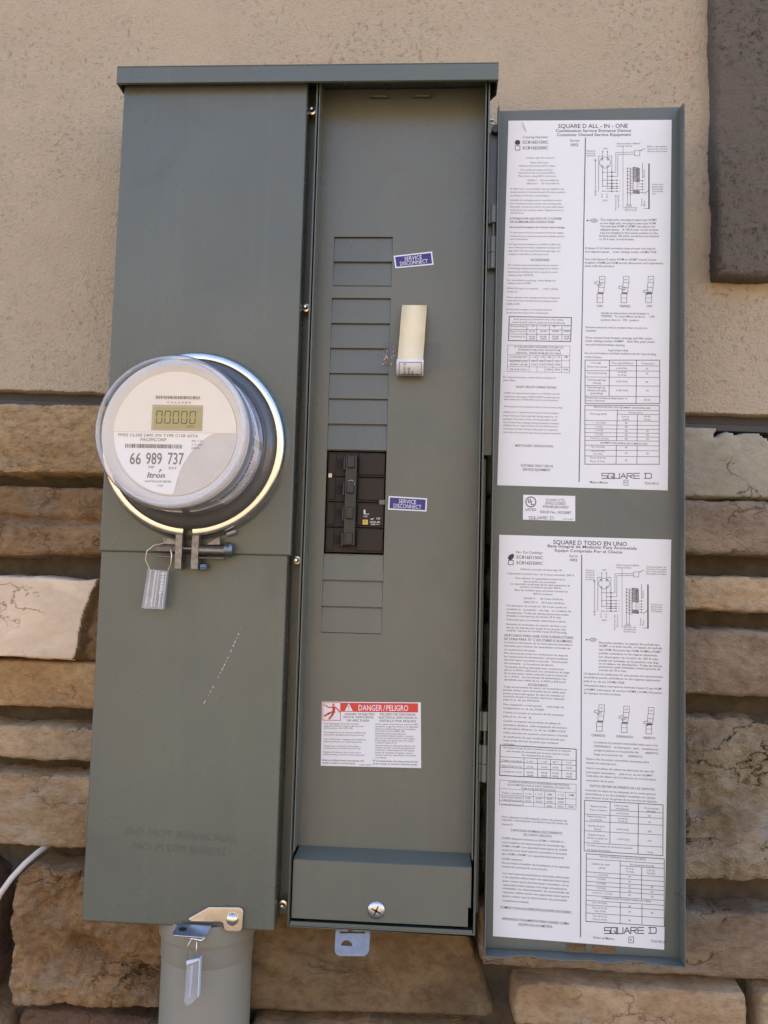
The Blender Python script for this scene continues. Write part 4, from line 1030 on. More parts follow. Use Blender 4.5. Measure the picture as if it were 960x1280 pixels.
 p=[[(0.0428,0.0618),(0.0489,0.0557),(0.0657,0.055),(0.0758,0.0584),(0.0763,0.0653),(0.0641,0.0694),(0.0482,0.0677)],[(0.58,0.0877),(0.5817,0.0869),(0.5851,0.0869),(0.5869,0.0877),(0.5869,0.0893),(0.5853,0.09),(0.5818,0.09),(0.5801,0.0893)],[(0.6093,0.0877),(0.6109,0.0869),(0.6143,0.0869),(0.6161,0.0877),(0.6161,0.0893),(0.6145,0.0901),(0.6111,0.0901),(0.6093,0.0893)],[(0.5409,0.2076),(0.5428,0.2067),(0.5467,0.2067),(0.5487,0.2076),(0.5487,0.2094),(0.5468,0.2103),(0.543,0.2103),(0.541,0.2094)],[(0.5829,0.1452),(0.5843,0.1445),(0.5873,0.1445),(0.5887,0.1452),(0.5888,0.1465),(0.5874,0.1472),(0.5845,0.1472),(0.583,0.1465)],[(0.6125,0.1564),(0.6139,0.1557),(0.6168,0.1557),(0.6183,0.1564),(0.6184,0.1577),(0.617,0.1584),(0.614,0.1584),(0.6126,0.1577)],[(0.5838,0.1676),(0.5853,0.1669),(0.5882,0.1669),(0.5897,0.1676),(0.5897,0.1689),(0.5883,0.1696),(0.5854,0.1696),(0.5839,0.1689)],[(0.6701,0.1673),(0.672,0.1664),(0.6759,0.1664),(0.6779,0.1673),(0.6779,0.1691),(0.676,0.17),(0.6722,0.17),(0.6702,0.1691)],[(0.689,0.1678),(0.69,0.1673),(0.6919,0.1673),(0.6929,0.1678),(0.6929,0.1687),(0.692,0.1691),(0.69,0.1691),(0.6891,0.1687)],[(0.6133,0.1765),(0.6147,0.1758),(0.6177,0.1758),(0.6191,0.1765),(0.6192,0.1779),(0.6178,0.1785),(0.6149,0.1785),(0.6134,0.1779)],[(0.6705,0.1763),(0.6724,0.1754),(0.6762,0.1754),(0.6782,0.1763),(0.6783,0.178),(0.6764,0.1789),(0.6725,0.1789),(0.6705,0.178)],[(0.6894,0.1767),(0.6903,0.1763),(0.6922,0.1763),(0.6932,0.1767),(0.6933,0.1776),(0.6923,0.178),(0.6904,0.178),(0.6894,0.1776)],[(0.5845,0.1844),(0.586,0.1837),(0.5889,0.1837),(0.5904,0.1844),(0.5904,0.1857),(0.589,0.1864),(0.5861,0.1864),(0.5846,0.1857)],[(0.6708,0.1841),(0.6727,0.1832),(0.6765,0.1832),(0.6785,0.1841),(0.6786,0.1859),(0.6767,0.1868),(0.6728,0.1868),(0.6708,0.1859)],[(0.6896,0.1845),(0.6906,0.1841),(0.6925,0.1841),(0.6935,0.1845),(0.6935,0.1854),(0.6926,0.1859),(0.6907,0.1859),(0.6897,0.1854)],[(0.6139,0.1899),(0.6153,0.1893),(0.6182,0.1893),(0.6197,0.1899),(0.6197,0.1913),(0.6183,0.1919),(0.6154,0.1919),(0.6139,0.1913)],[(0.671,0.1897),(0.6729,0.1888),(0.6767,0.1888),(0.6787,0.1897),(0.6788,0.1914),(0.6769,0.1923),(0.673,0.1923),(0.671,0.1914)],[(0.6898,0.1901),(0.6908,0.1896),(0.6927,0.1896),(0.6937,0.1901),(0.6937,0.191),(0.6928,0.1914),(0.6909,0.1914),(0.6899,0.191)],[(0.5851,0.1978),(0.5865,0.1971),(0.5894,0.1971),(0.5909,0.1978),(0.591,0.1991),(0.5895,0.1998),(0.5866,0.1998),(0.5852,0.1991)],[(0.6713,0.1975),(0.6732,0.1966),(0.677,0.1966),(0.679,0.1975),(0.6791,0.1993),(0.6772,0.2001),(0.6733,0.2001),(0.6713,0.1993)],[(0.6901,0.1979),(0.6911,0.1975),(0.693,0.1975),(0.694,0.1979),(0.694,0.1988),(0.6931,0.1992),(0.6912,0.1992),(0.6902,0.1988)],[(0.8129,0.0845),(0.8146,0.0837),(0.818,0.0837),(0.8197,0.0845),(0.8197,0.0861),(0.8181,0.0869),(0.8147,0.0869),(0.813,0.0861)],[(0.7323,0.1338),(0.734,0.1331),(0.7374,0.1331),(0.7391,0.1338),(0.7391,0.1354),(0.7375,0.1362),(0.7341,0.1362),(0.7324,0.1354)],[(0.7494,0.1383),(0.7511,0.1375),(0.7545,0.1375),(0.7562,0.1383),(0.7562,0.1399),(0.7546,0.1407),(0.7512,0.1407),(0.7495,0.1399)],[(0.7327,0.1435),(0.7343,0.1427),(0.7377,0.1427),(0.7394,0.1435),(0.7395,0.145),(0.7378,0.1458),(0.7344,0.1458),(0.7327,0.145)],[(0.7497,0.1479),(0.7514,0.1472),(0.7548,0.1472),(0.7565,0.1479),(0.7566,0.1495),(0.7549,0.1503),(0.7515,0.1503),(0.7498,0.1495)],[(0.733,0.1531),(0.7347,0.1523),(0.738,0.1523),(0.7398,0.1531),(0.7398,0.1547),(0.7381,0.1554),(0.7348,0.1554),(0.733,0.1547)],[(0.7501,0.1576),(0.7517,0.1568),(0.7551,0.1568),(0.7568,0.1576),(0.7569,0.1591),(0.7552,0.1599),(0.7518,0.1599),(0.7501,0.1591)],[(0.7333,0.1627),(0.735,0.1619),(0.7384,0.1619),(0.7401,0.1627),(0.7401,0.1643),(0.7385,0.1651),(0.7351,0.1651),(0.7334,0.1643)],[(0.7504,0.1672),(0.7521,0.1664),(0.7554,0.1664),(0.7572,0.1672),(0.7572,0.1687),(0.7555,0.1695),(0.7522,0.1695),(0.7504,0.1687)],[(0.7337,0.1723),(0.7353,0.1715),(0.7387,0.1715),(0.7404,0.1723),(0.7405,0.1739),(0.7388,0.1747),(0.7354,0.1747),(0.7337,0.1739)],[(0.7507,0.1768),(0.7524,0.176),(0.7558,0.176),(0.7575,0.1768),(0.7575,0.1783),(0.7559,0.1791),(0.7525,0.1791),(0.7508,0.1783)],[(0.734,0.1819),(0.7357,0.1811),(0.739,0.1811),(0.7408,0.1819),(0.7408,0.1835),(0.7392,0.1843),(0.7358,0.1843),(0.7341,0.1835)],[(0.751,0.1864),(0.7527,0.1856),(0.7561,0.1856),(0.7578,0.1864),(0.7579,0.1879),(0.7562,0.1887),(0.7528,0.1887),(0.7511,0.1879)],[(0.7343,0.1915),(0.736,0.1907),(0.7394,0.1907),(0.7411,0.1915),(0.7411,0.1931),(0.7395,0.1938),(0.7361,0.1939),(0.7344,0.1931)],[(0.7514,0.196),(0.753,0.1952),(0.7564,0.1952),(0.7581,0.196),(0.7582,0.1975),(0.7565,0.1983),(0.7531,0.1983),(0.7514,0.1975)],[(0.7347,0.2011),(0.7363,0.2003),(0.7397,0.2003),(0.7414,0.2011),(0.7415,0.2026),(0.7398,0.2034),(0.7364,0.2034),(0.7347,0.2027)],[(0.7517,0.2055),(0.7534,0.2048),(0.7567,0.2048),(0.7585,0.2055),(0.7585,0.2071),(0.7568,0.2079),(0.7535,0.2079),(0.7518,0.2071)],[(0.8247,0.1684),(0.8266,0.1675),(0.8305,0.1675),(0.8324,0.1684),(0.8325,0.1702),(0.8306,0.1711),(0.8267,0.1711),(0.8248,0.1702)],[(0.8413,0.1689),(0.8422,0.1685),(0.8439,0.1685),(0.8447,0.1689),(0.8447,0.1697),(0.8439,0.17),(0.8422,0.17),(0.8414,0.1697)],[(0.825,0.1773),(0.8269,0.1764),(0.8307,0.1764),(0.8327,0.1773),(0.8327,0.1791),(0.8308,0.18),(0.827,0.18),(0.825,0.1791)],[(0.8416,0.1778),(0.8424,0.1774),(0.8441,0.1774),(0.845,0.1778),(0.845,0.1786),(0.8442,0.179),(0.8425,0.179),(0.8416,0.1786)],[(0.8252,0.1851),(0.8271,0.1842),(0.831,0.1842),(0.8329,0.1851),(0.833,0.1869),(0.8311,0.1878),(0.8272,0.1878),(0.8253,0.1869)],[(0.8418,0.1856),(0.8427,0.1852),(0.8444,0.1852),(0.8452,0.1856),(0.8452,0.1864),(0.8444,0.1868),(0.8427,0.1868),(0.8419,0.1864)],[(0.8255,0.1929),(0.8274,0.192),(0.8312,0.192),(0.8332,0.1929),(0.8332,0.1947),(0.8313,0.1956),(0.8275,0.1956),(0.8255,0.1947)],[(0.8421,0.1934),(0.8429,0.193),(0.8446,0.193),(0.8454,0.1934),(0.8455,0.1942),(0.8446,0.1945),(0.843,0.1945),(0.8421,0.1942)],[(0.8257,0.2007),(0.8276,0.1998),(0.8315,0.1998),(0.8334,0.2007),(0.8335,0.2025),(0.8316,0.2033),(0.8277,0.2033),(0.8258,0.2025)],[(0.8423,0.2012),(0.8431,0.2008),(0.8448,0.2008),(0.8457,0.2012),(0.8457,0.2019),(0.8449,0.2023),(0.8432,0.2023),(0.8423,0.2019)],[(0.4946,0.2785),(0.5023,0.2772),(0.5025,0.2821),(0.4947,0.2817)]])
SHEET_SPANISH = dict(t=[
 (0.317, 0.7442, 0.01443, 0.01077, 'SQUARE D TODO EN UNO', 0.4, 0),
 (0.2846, 0.802, 0.02469, 0.00718, 'Base Integral de Medición Para Acometida', 0.4, 0),
 (0.3272, 0.7197, 0.03534, 0.00718, 'Equipo Comprado Por el Cliente', 0.4, 0),
 (0.1013, 0.2569, 0.04304, 0.00598, 'No. De Catálogo', 0, 0),
 (0.1018, 0.2574, 0.0557, 0.00778, 'SC816D150C', 0.35, 0),
 (0.1024, 0.258, 0.07014, 0.00778, 'SC816D200C', 0.35, 0),
 (0.4118, 0.4599, 0.04865, 0.00598, 'Serie', 0, 0),
 (0.4169, 0.4589, 0.05886, 0.00718, '002', 0.3, 0),
 (0.1267, 0.3712, 0.08644, 0.00459, 'Gabinete a prueba de lluvia tipo 3R', 0.1, 0),
 (0.0514, 0.4417, 0.09833, 0.00459, 'Capacidad nominal máx. de la línea principal: 200 A', 0.1, 0),
 (0.0992, 0.3908, 0.10963, 0.00459, 'Para obtener la capacidad nominal vea la', 0.1, 0),
 (0.1468, 0.3349, 0.1176, 0.00459, 'desconexión de acometida', 0.1, 0),
 (0.0713, 0.4194, 0.12465, 0.00459, 'La capacidad combinada de las desconexiones de', 0.1, 0),
 (0.1284, 0.3683, 0.13153, 0.00459, 'servicio, no deberá exceder 200 A.', 0.1, 0),
 (0.0956, 0.406, 0.14, 0.00459, 'Base de medidor para corriente nominal de', 0.1, 0),
 (0.2046, 0.3174, 0.14816, 0.00459, '200 A continua', 0.1, 0),
 (0.1484, 0.3788, 0.16038, 0.00459, '120/240 V~    1Ø 3 hilos 50-60 Hz', 0.1, 0),
 (0.1488, 0.3885, 0.17019, 0.00459, '208Y/120 V~   1Ø 3 hilos 50-60 Hz', 0.1, 0),
 (0.0498, 0.4029, 0.18034, 0.00459, 'Un interruptor de circuito de 100 A máx. puede ser', 0.12, 0),
 (0.0501, 0.4266, 0.18965, 0.00459, 'instalado en   la posición   más baja   en el tablero de', 0.12, 0),
 (0.0505, 0.4129, 0.19847, 0.00459, 'distribución. Todas las demás posiciones están', 0.12, 0),
 (0.0507, 0.3712, 0.20633, 0.00459, 'limitadas a interruptores de circuito 70 A máx.', 0.12, 0),
 (0.0511, 0.3996, 0.21599, 0.00459, 'Adecuado para acometida subterránea y aérea.', 0.12, 0),
 (0.0516, 0.4001, 0.22787, 0.00459, 'Reinstale las terminales de sujeción de línea a sus', 0.12, 0),
 (0.0519, 0.3957, 0.23622, 0.00459, 'barras de distribución antes de la sección del', 0.12, 0),
 (0.0522, 0.4054, 0.24366, 0.00459, 'medidor. Apriete los tornillos hasta 35-50 lbs-pulg.', 0.12, 0),
 (0.0384, 0.4432, 0.25593, 0.00598, 'ADECUADO PARA USAR CON CONDUCTORES', 0.3, 0),
 (0.0388, 0.4389, 0.26527, 0.00598, 'DE LINEA PARA 75° C DE COBRE O ALUMINIO.', 0.3, 0),
 (0.0391, 0.4393, 0.27398, 0.00459, 'Consulte la información de los interruptores automáticos', 0.12, 0),
 (0.0394, 0.4256, 0.28261, 0.00459, 'derivados para obtener las capacidades nominales de', 0.12, 0),
 (0.0398, 0.2242, 0.29235, 0.00459, 'los conductores derivados.', 0.12, 0),
 (0.0402, 0.4123, 0.30115, 0.00459, 'Para desconectar todos los conductores de carga de', 0.12, 0),
 (0.0405, 0.4126, 0.30967, 0.00459, 'los conductores de alimentación, coloque la palanca', 0.12, 0),
 (0.0408, 0.413, 0.31798, 0.00459, 'del interruptor automático marcado   Desconexión', 0.12, 0),
 (0.0411, 0.3337, 0.32685, 0.00459, 'de acometida   en la posición de abierto.', 0.12, 0),
 (0.0415, 0.3903, 0.33583, 0.00459, 'Terminales de línea adecuadas para conductores', 0.12, 0),
 (0.0418, 0.4233, 0.34364, 0.00459, 'del no. 6 AWG a 250 kcmil. Los conductores de carga', 0.12, 0),
 (0.0421, 0.4096, 0.35169, 0.00459, 'de un interruptor tienen conexión a tierra mínima de', 0.12, 0),
 (0.0424, 0.4052, 0.35986, 0.00459, 'no. 1 AWG.   Las terminales de alimentación son', 0.12, 0),
 (0.0427, 0.4009, 0.36783, 0.00459, 'apropiadas para cables de no. 6 AWG a 250 kcmil', 0.12, 0),
 (0.1805, 0.2982, 0.37819, 0.00598, 'ACCESORIOS', 0.25, 0),
 (0.0387, 0.4109, 0.38581, 0.00459, 'Todas las terminales de neutro sin conectadores se', 0.12, 0),
 (0.039, 0.4019, 0.39383, 0.00459, 'pueden utilizar como terminales de los cables para', 0.12, 0),
 (0.0393, 0.3929, 0.40245, 0.00459, 'puesta a tierra del equipo. En caso de necesitar el', 0.12, 0),
 (0.0396, 0.3978, 0.40993, 0.00459, 'accesorio de barra de puesta a tierra por separado', 0.12, 0),
 (0.0398, 0.2526, 0.41818, 0.00459, 'pida el no. de cat. PK7GTA.', 0.12, 0),
 (0.0404, 0.394, 0.43019, 0.00459, 'Para instalación a nivel parcial      pida juego de', 0.12, 0),
 (0.0407, 0.2817, 0.43932, 0.00459, 'acoplamiento no. de cat. SC200F.', 0.12, 0),
 (0.0411, 0.3947, 0.45002, 0.00459, 'Cuando se necesite un accesorio de SN, inyectado', 0.12, 0),
 (0.0414, 0.2071, 0.45998, 0.00459, 'pida el no. de cat.  SJ.', 0.12, 0),
 (0.0419, 0.3768, 0.47143, 0.00459, 'Cuando se requiera una provisión de sellado de', 0.12, 0),
 (0.0423, 0.4147, 0.48113, 0.00459, 'cerradura cilíndrica   pida receptáculo de montura', 0.12, 0),
 (0.0427, 0.4104, 0.4903, 0.00459, 'de cerradura cilíndrica  no. de cat. SC8RL-LOCK', 0.12, 0),
 (0.0431, 0.4201, 0.5007, 0.00459, 'Utilice entradas de conexión contra lluvia o húmeda', 0.12, 0),
 (0.0434, 0.4018, 0.51083, 0.00459, 'de clasificación UL para conductos de entrada que', 0.12, 0),
 (0.0438, 0.3647, 0.51979, 0.00459, 'estén arriba del nivel de partes que conducen', 0.12, 0),
 (0.044, 0.1104, 0.52868, 0.00459, 'corriente.', 0.12, 0),
 (0.0445, 0.4403, 0.53776, 0.00439, 'No incluye una tapa de cierre. Cuando un receptáculo es requerido', 0.1, 0),
 (0.0638, 0.4313, 0.54617, 0.00439, 'para entrada de acometida por la parte superior, escoja', 0.1, 0),
 (0.1542, 0.3332, 0.5538, 0.00439, 'los receptáculos de abajo:', 0.1, 0),
 (0.0361, 0.1546, 0.56967, 0.00419, 'Tubo conduit', 0.12, 0),
 (0.1854, 0.2208, 0.56896, 0.00419, '1 1/4"', 0.12, 0),
 (0.268, 0.3033, 0.56801, 0.00419, '1 1/2"', 0.12, 0),
 (0.3338, 0.369, 0.56726, 0.00419, '2"', 0.12, 0),
 (0.4135, 0.4486, 0.56635, 0.00419, '2 1/2"', 0.12, 0),
 (0.0366, 0.1552, 0.583, 0.00419, 'Square D No. de Cat.', 0.12, 0),
 (0.186, 0.2214, 0.58225, 0.00419, 'A125', 0.12, 0),
 (0.2685, 0.3038, 0.58128, 0.00419, 'A150', 0.12, 0),
 (0.3343, 0.3695, 0.58051, 0.00419, 'A200', 0.12, 0),
 (0.414, 0.4491, 0.57958, 0.00419, 'A250', 0.12, 0),
 (0.0371, 0.1557, 0.59692, 0.00419, 'A Outside No. de Cat.', 0.12, 0),
 (0.1865, 0.2219, 0.59615, 0.00419, 'HUB', 0.12, 0),
 (0.2691, 0.3043, 0.59515, 0.00419, 'HUB', 0.12, 0),
 (0.3349, 0.3701, 0.59436, 0.00419, 'HUB', 0.12, 0),
 (0.4146, 0.4496, 0.5934, 0.00419, 'HUB', 0.12, 0),
 (0.1868, 0.2222, 0.60369, 0.00419, '3004', 0.12, 0),
 (0.2693, 0.3046, 0.60268, 0.00419, '3005', 0.12, 0),
 (0.3352, 0.3704, 0.60188, 0.00419, '3006', 0.12, 0),
 (0.4149, 0.4499, 0.60091, 0.00419, '3007', 0.12, 0),
 (0.0762, 0.4342, 0.62179, 0.00439, 'CUANDO EL RECEPTACULO DE REQUERIDO PARA ENTRADA', 0.1, 0),
 (0.0718, 0.4392, 0.62893, 0.00439, 'DE ACOMETIDA POR LA PARTE INFERIOR, ESCOJALO DE', 0.1, 0),
 (0.1526, 0.3552, 0.63631, 0.00439, 'TABLA DE RECEPTACULOS', 0.1, 0),
 (0.0368, 0.1577, 0.64965, 0.00419, 'Tubo conduit', 0.12, 0),
 (0.1767, 0.2098, 0.64894, 0.00419, '1 1/4', 0.12, 0),
 (0.2381, 0.2758, 0.64807, 0.00419, '1 1/2', 0.12, 0),
 (0.3017, 0.3369, 0.64726, 0.00419, '2', 0.12, 0),
 (0.3674, 0.4026, 0.64639, 0.00419, '2 1/2', 0.12, 0),
 (0.4283, 0.4634, 0.64559, 0.00419, '3', 0.12, 0),
 (0.0372, 0.1581, 0.6602, 0.00419, 'PLACA ADAPTADORA', 0.12, 0),
 (0.1771, 0.2102, 0.65946, 0.00419, 'A3P', 0.12, 0),
 (0.2385, 0.2762, 0.65858, 0.00419, 'A3P', 0.12, 0),
 (0.3021, 0.3373, 0.65776, 0.00419, 'A3P', 0.12, 0),
 (0.3679, 0.403, 0.65688, 0.00419, 'A3P', 0.12, 0),
 (0.0374, 0.1584, 0.66757, 0.00419, 'Y RECEPTACULO', 0.12, 0),
 (0.1774, 0.2105, 0.66681, 0.00419, 'A125', 0.12, 0),
 (0.2388, 0.2765, 0.66592, 0.00419, 'A150', 0.12, 0),
 (0.3024, 0.3376, 0.66509, 0.00419, 'A200', 0.12, 0),
 (0.3681, 0.4033, 0.6642, 0.00419, 'A250', 0.12, 0),
 (0.0379, 0.1588, 0.67851, 0.00419, 'O RECEPTACULO', 0.12, 0),
 (0.3028, 0.338, 0.67598, 0.00419, 'AB2L', 0.12, 0),
 (0.3686, 0.4037, 0.67507, 0.00419, 'AB3L', 0.12, 0),
 (0.4295, 0.4645, 0.67423, 0.00419, 'AB4L', 0.12, 0),
 (0.0415, 0.4236, 0.70878, 0.00459, 'Para obtener la información sobre las piezas de', 0.12, 0),
 (0.0418, 0.4285, 0.71566, 0.00459, 'repuesto, comuníquese a la oficina local de ventas de', 0.12, 0),
 (0.0421, 0.1086, 0.7268, 0.00459, 'Square D.', 0.12, 0),
 (0.095, 0.3967, 0.74001, 0.00558, 'CAPACIDAD NOMINAL DE CORRIENTE', 0.25, 0),
 (0.1712, 0.3361, 0.74893, 0.00558, 'DE CORTO CIRCUITO', 0.25, 0),
 (0.0435, 0.4163, 0.76073, 0.00479, '10,000 Amperes simétricos RCM a 120/240 V~,', 0.12, 0),
 (0.0439, 0.4166, 0.77066, 0.00479, 'como máximo con desconexión de acometida tipo', 0.12, 0),
 (0.0443, 0.4264, 0.77986, 0.00479, 'HOM o HOMT con capacidad interruptiva de 10,000', 0.12, 0),
 (0.0446, 0.4267, 0.78919, 0.00479, 'amperes y con interruptores automáticos derivados', 0.12, 0),
 (0.045, 0.4084, 0.799, 0.00479, 'tipo HOM o HOMT con capacidad interruptiva de', 0.12, 0),
 (0.0453, 0.1687, 0.81086, 0.00479, '10,000 amperes.', 0.12, 0),
 (0.0458, 0.442, 0.82077, 0.00479, 'No se incluye el medidor de interfluencia en la capacidad', 0.12, 0),
 (0.0461, 0.3157, 0.8298, 0.00479, 'nominal de corriente de corto circuito.', 0.12, 0),
 (0.0516, 0.443, 0.84592, 0.00479, 'Los interruptores automáticos derivados adicionales', 0.12, 0),
 (0.0519, 0.4433, 0.85486, 0.00479, 'o de repuesto deben tener una capacidad interruptiva', 0.12, 0),
 (0.0523, 0.439, 0.86447, 0.00479, 'igual o mayor que la del interruptor automático con la', 0.12, 0),
 (0.0526, 0.43, 0.87375, 0.00479, 'capacidad interruptiva más baja actualmente', 0.12, 0),
 (0.053, 0.4444, 0.88227, 0.00479, 'instalado. La desconexión de acometida de', 0.12, 0),
 (0.0533, 0.4448, 0.89141, 0.00479, 'repuesto deben tener una capacidad interruptiva', 0.12, 0),
 (0.0537, 0.4311, 0.90077, 0.00479, 'igual o mayor que la desconexión de acometida', 0.12, 0),
 (0.054, 0.2104, 0.9118, 0.00479, 'actualmente instalada.', 0.12, 0),
 (0.0405, 0.4603, 0.92857, 0.00598, 'CUMPLE CON LAS ESPECIFICACIONES DE EUSERC', 0.3, 0),
 (0.051, 0.4473, 0.95588, 0.00598, 'APROPIADO SOLAMENTE PARA USARSE COMO', 0.3, 0),
 (0.1511, 0.3493, 0.96639, 0.00598, 'EQUIPO DE ACOMETIDA', 0.3, 0),
 (0.5483, 0.5692, 0.25869, 0.00439, '2E', 0, 0),
 (0.5088, 0.5599, 0.08412, 0.00379, 'Distancia', 0, 0),
 (0.509, 0.5601, 0.08982, 0.00379, 'entre la', 0, 0),
 (0.5093, 0.5603, 0.09551, 0.00379, 'terminal de', 0, 0),
 (0.5095, 0.5606, 0.10121, 0.00379, 'la barra', 0, 0),
 (0.5097, 0.5608, 0.10691, 0.00379, 'principal', 0, 0),
 (0.6039, 0.6293, 0.08202, 0.00359, 'LINEA', 0, 0),
 (0.6066, 0.6344, 0.20853, 0.00399, 'CARGA', 0, 0),
 (0.6017, 0.0088, 0.20196, 0.19215, 'N O', 0, 1),
 (0.6318, 0.0088, 0.20147, 0.19167, 'N O', 0, 1),
 (0.6843, 0.8177, 0.06807, 0.00399, 'Cables de carga de 2 #8AWG', 0, 0),
 (0.6845, 0.772, 0.07424, 0.00399, 'Conductor de neutro', 0, 0),
 (0.8591, 0.9732, 0.07015, 0.00379, 'Desconectador de', 0, 0),
 (0.8593, 0.9735, 0.07599, 0.00379, 'Servicio Principal', 0, 0),
 (0.8596, 0.9737, 0.08183, 0.00379, '(Si no está instalado', 0, 0),
 (0.8598, 0.974, 0.08768, 0.00379, 'Disponible de campo)', 0, 0),
 (0.8904, 0.9543, 0.16458, 0.00379, 'Conjunto de', 0, 0),
 (0.8906, 0.9546, 0.17023, 0.00379, 'Barras para', 0, 0),
 (0.8908, 0.9548, 0.17588, 0.00379, 'Neutro y tierra', 0, 0),
 (0.8911, 0.955, 0.18153, 0.00379, 'de Equipo', 0, 0),
 (0.7343, 0.8056, 0.2233, 0.00379, 'Barras de', 0, 0),
 (0.7346, 0.8058, 0.22916, 0.00379, 'distribución', 0, 0),
 (0.7348, 0.8061, 0.23503, 0.00379, 'de 200 A máx.', 0, 0),
 (0.6815, 0.0088, 0.23105, 0.19383, 'Barra de neutro 150A', 0, 1),
 (0.697, 0.0088, 0.22491, 0.19358, 'Barra de tierra', 0, 1),
 (0.8421, 0.0087, 0.15021, 0.13069, 'Neutro', 0, 1),
 (0.8312, 0.0087, 0.21875, 0.20118, 'Ground', 0, 1),
 (0.8467, 0.0087, 0.21849, 0.20483, 'Tierra', 0, 1),
 (0.5927, 0.9423, 0.26483, 0.00518, 'Dos polos sencillos, un espacio de enchufe tipo', 0.15, 0),
 (0.5931, 0.9564, 0.27312, 0.00518, 'HOMT, o un polo sencillo, un espacio de enchufe', 0.15, 0),
 (0.5935, 0.9522, 0.28236, 0.00518, 'tipo HOM. Dos polos tipo HOM, HOMN y HOMT', 0.15, 0),
 (0.5938, 0.9343, 0.29133, 0.00518, 'podrían conectarse en dos lugares adyacentes.', 0.15, 0),
 (0.5942, 0.9392, 0.30048, 0.00518, 'Un interruptor de circuito de 100 A máx.', 0.15, 0),
 (0.5945, 0.9396, 0.30929, 0.00518, 'puede ser instalado en la posición más baja', 0.15, 0),
 (0.5949, 0.9582, 0.31734, 0.00518, 'en el tablero de distribución. Todas las demás', 0.15, 0),
 (0.5952, 0.9494, 0.32505, 0.00518, 'posiciones están limitadas a interruptores de', 0.15, 0),
 (0.5954, 0.7571, 0.33335, 0.00518, 'circuito de 70 A máx.', 0.15, 0),
 (0.5076, 0.9638, 0.34378, 0.00499, 'Un Square D de clasificación UL para picazos de sobrecorriente', 0.12, 0),
 (0.508, 0.9505, 0.35273, 0.00499, 'secundaria puede enchufarse en dos lugares adyacentes', 0.12, 0),
 (0.5083, 0.7444, 0.36261, 0.00499, 'pida el no. de cat. HOM2175SB', 0.12, 0),
 (0.5088, 0.9559, 0.37325, 0.00499, 'Únicamente utilice interruptores derivados Square D tipo HOM', 0.12, 0),
 (0.5092, 0.9608, 0.3832, 0.00499, 'y HOMT, interruptor de servicio HOMB y HOM y las partes', 0.12, 0),
 (0.5095, 0.7272, 0.39225, 0.00499, 'de repuesto con este producto.', 0.12, 0),
 (0.6061, 0.6223, 0.42773, 0.00359, 'ON', 0.2, 0),
 (0.7495, 0.7656, 0.42802, 0.00359, 'ON', 0.2, 0),
 (0.892, 0.908, 0.42832, 0.00359, 'ON', 0.2, 0),
 (0.5577, 0.6389, 0.49556, 0.00578, 'CERRADO', 0.2, 0),
 (0.7038, 0.8005, 0.49541, 0.00578, 'DISPARADO', 0.2, 0),
 (0.8557, 0.929, 0.49515, 0.00578, 'ABIERTO', 0.2, 0),
 (0.5748, 0.9433, 0.51232, 0.00499, 'La palanca en posición intermedia indica que se ha', 0.15, 0),
 (0.5752, 0.9483, 0.52226, 0.00499, 'DISPARADO   el interruptor   para   restablecerlo:', 0.15, 0),
 (0.5756, 0.9486, 0.53187, 0.00499, 'ponga la palanca en la posición de       ABIERTO,', 0.15, 0),
 (0.5759, 0.8575, 0.54197, 0.00499, 'luego en la posición de      CERRADO.', 0.15, 0),
 (0.5299, 0.8946, 0.55425, 0.00499, 'Retire sólo las piezas removibles necesarias para', 0.12, 0),
 (0.5302, 0.7064, 0.56379, 0.00499, 'instalar los interruptores.', 0.12, 0),
 (0.5308, 0.923, 0.57649, 0.00499, 'Cierre con placas de relleno las aberturas sin usar del', 0.12, 0),
 (0.5312, 0.9188, 0.58675, 0.00499, 'interruptor automático,    pida el no. de cat. HOMFP.', 0.12, 0),
 (0.5316, 0.9375, 0.59554, 0.00499, 'Cada placa de relleno cierra la abertura de un interruptor', 0.12, 0),
 (0.5319, 0.6942, 0.60685, 0.00499, 'automático de un polo.', 0.12, 0),
 (0.5558, 0.9293, 0.6197, 0.00558, 'DATOS DE PAR DE APRIETE DE LAS ZAPATAS', 0.2, 0),
 (0.5284, 0.9344, 0.63098, 0.00479, 'Consulte los datos en las etiquetas de los interruptores', 0.12, 0),
 (0.5287, 0.9347, 0.64001, 0.00479, 'automáticos y en las unidades instaladas en campo', 0.12, 0),
 (0.5291, 0.9442, 0.64892, 0.00479, 'para obtener el par de apriete de los tornillos de sujeción.', 0.12, 0),
 (0.5577, 0.6551, 0.66907, 0.00399, 'Zapatas de línea', 0.12, 0),
 (0.558, 0.6554, 0.67793, 0.00399, 'Fase y neutro', 0.12, 0),
 (0.6967, 0.7797, 0.66401, 0.00399, 'Calibre de cable', 0.12, 0),
 (0.7062, 0.78, 0.67135, 0.00399, 'AWG/kcmil', 0.12, 0),
 (0.8719, 0.9543, 0.66585, 0.00399, 'Par de apriete', 0.12, 0),
 (0.8859, 0.9363, 0.67275, 0.00399, '(lbs-pulg)', 0.12, 0),
 (0.7113, 0.7828, 0.68264, 0.00399, '#1-250 CU/AL', 0.12, 0),
 (0.8909, 0.9092, 0.68381, 0.00399, '250', 0.12, 0),
 (0.54, 0.6514, 0.694, 0.00399, 'Zapata de tierra de', 0.12, 0),
 (0.5589, 0.6286, 0.70134, 0.00399, 'acometida', 0.12, 0),
 (0.721, 0.7764, 0.69517, 0.00399, '14-1/0 CU', 0.12, 0),
 (0.7213, 0.7766, 0.70165, 0.00399, '12-1/0 AL', 0.12, 0),
 (0.8961, 0.9099, 0.6994, 0.00399, '50', 0.12, 0),
 (0.5456, 0.6454, 0.71668, 0.00399, 'Zapatas de paso', 0.12, 0),
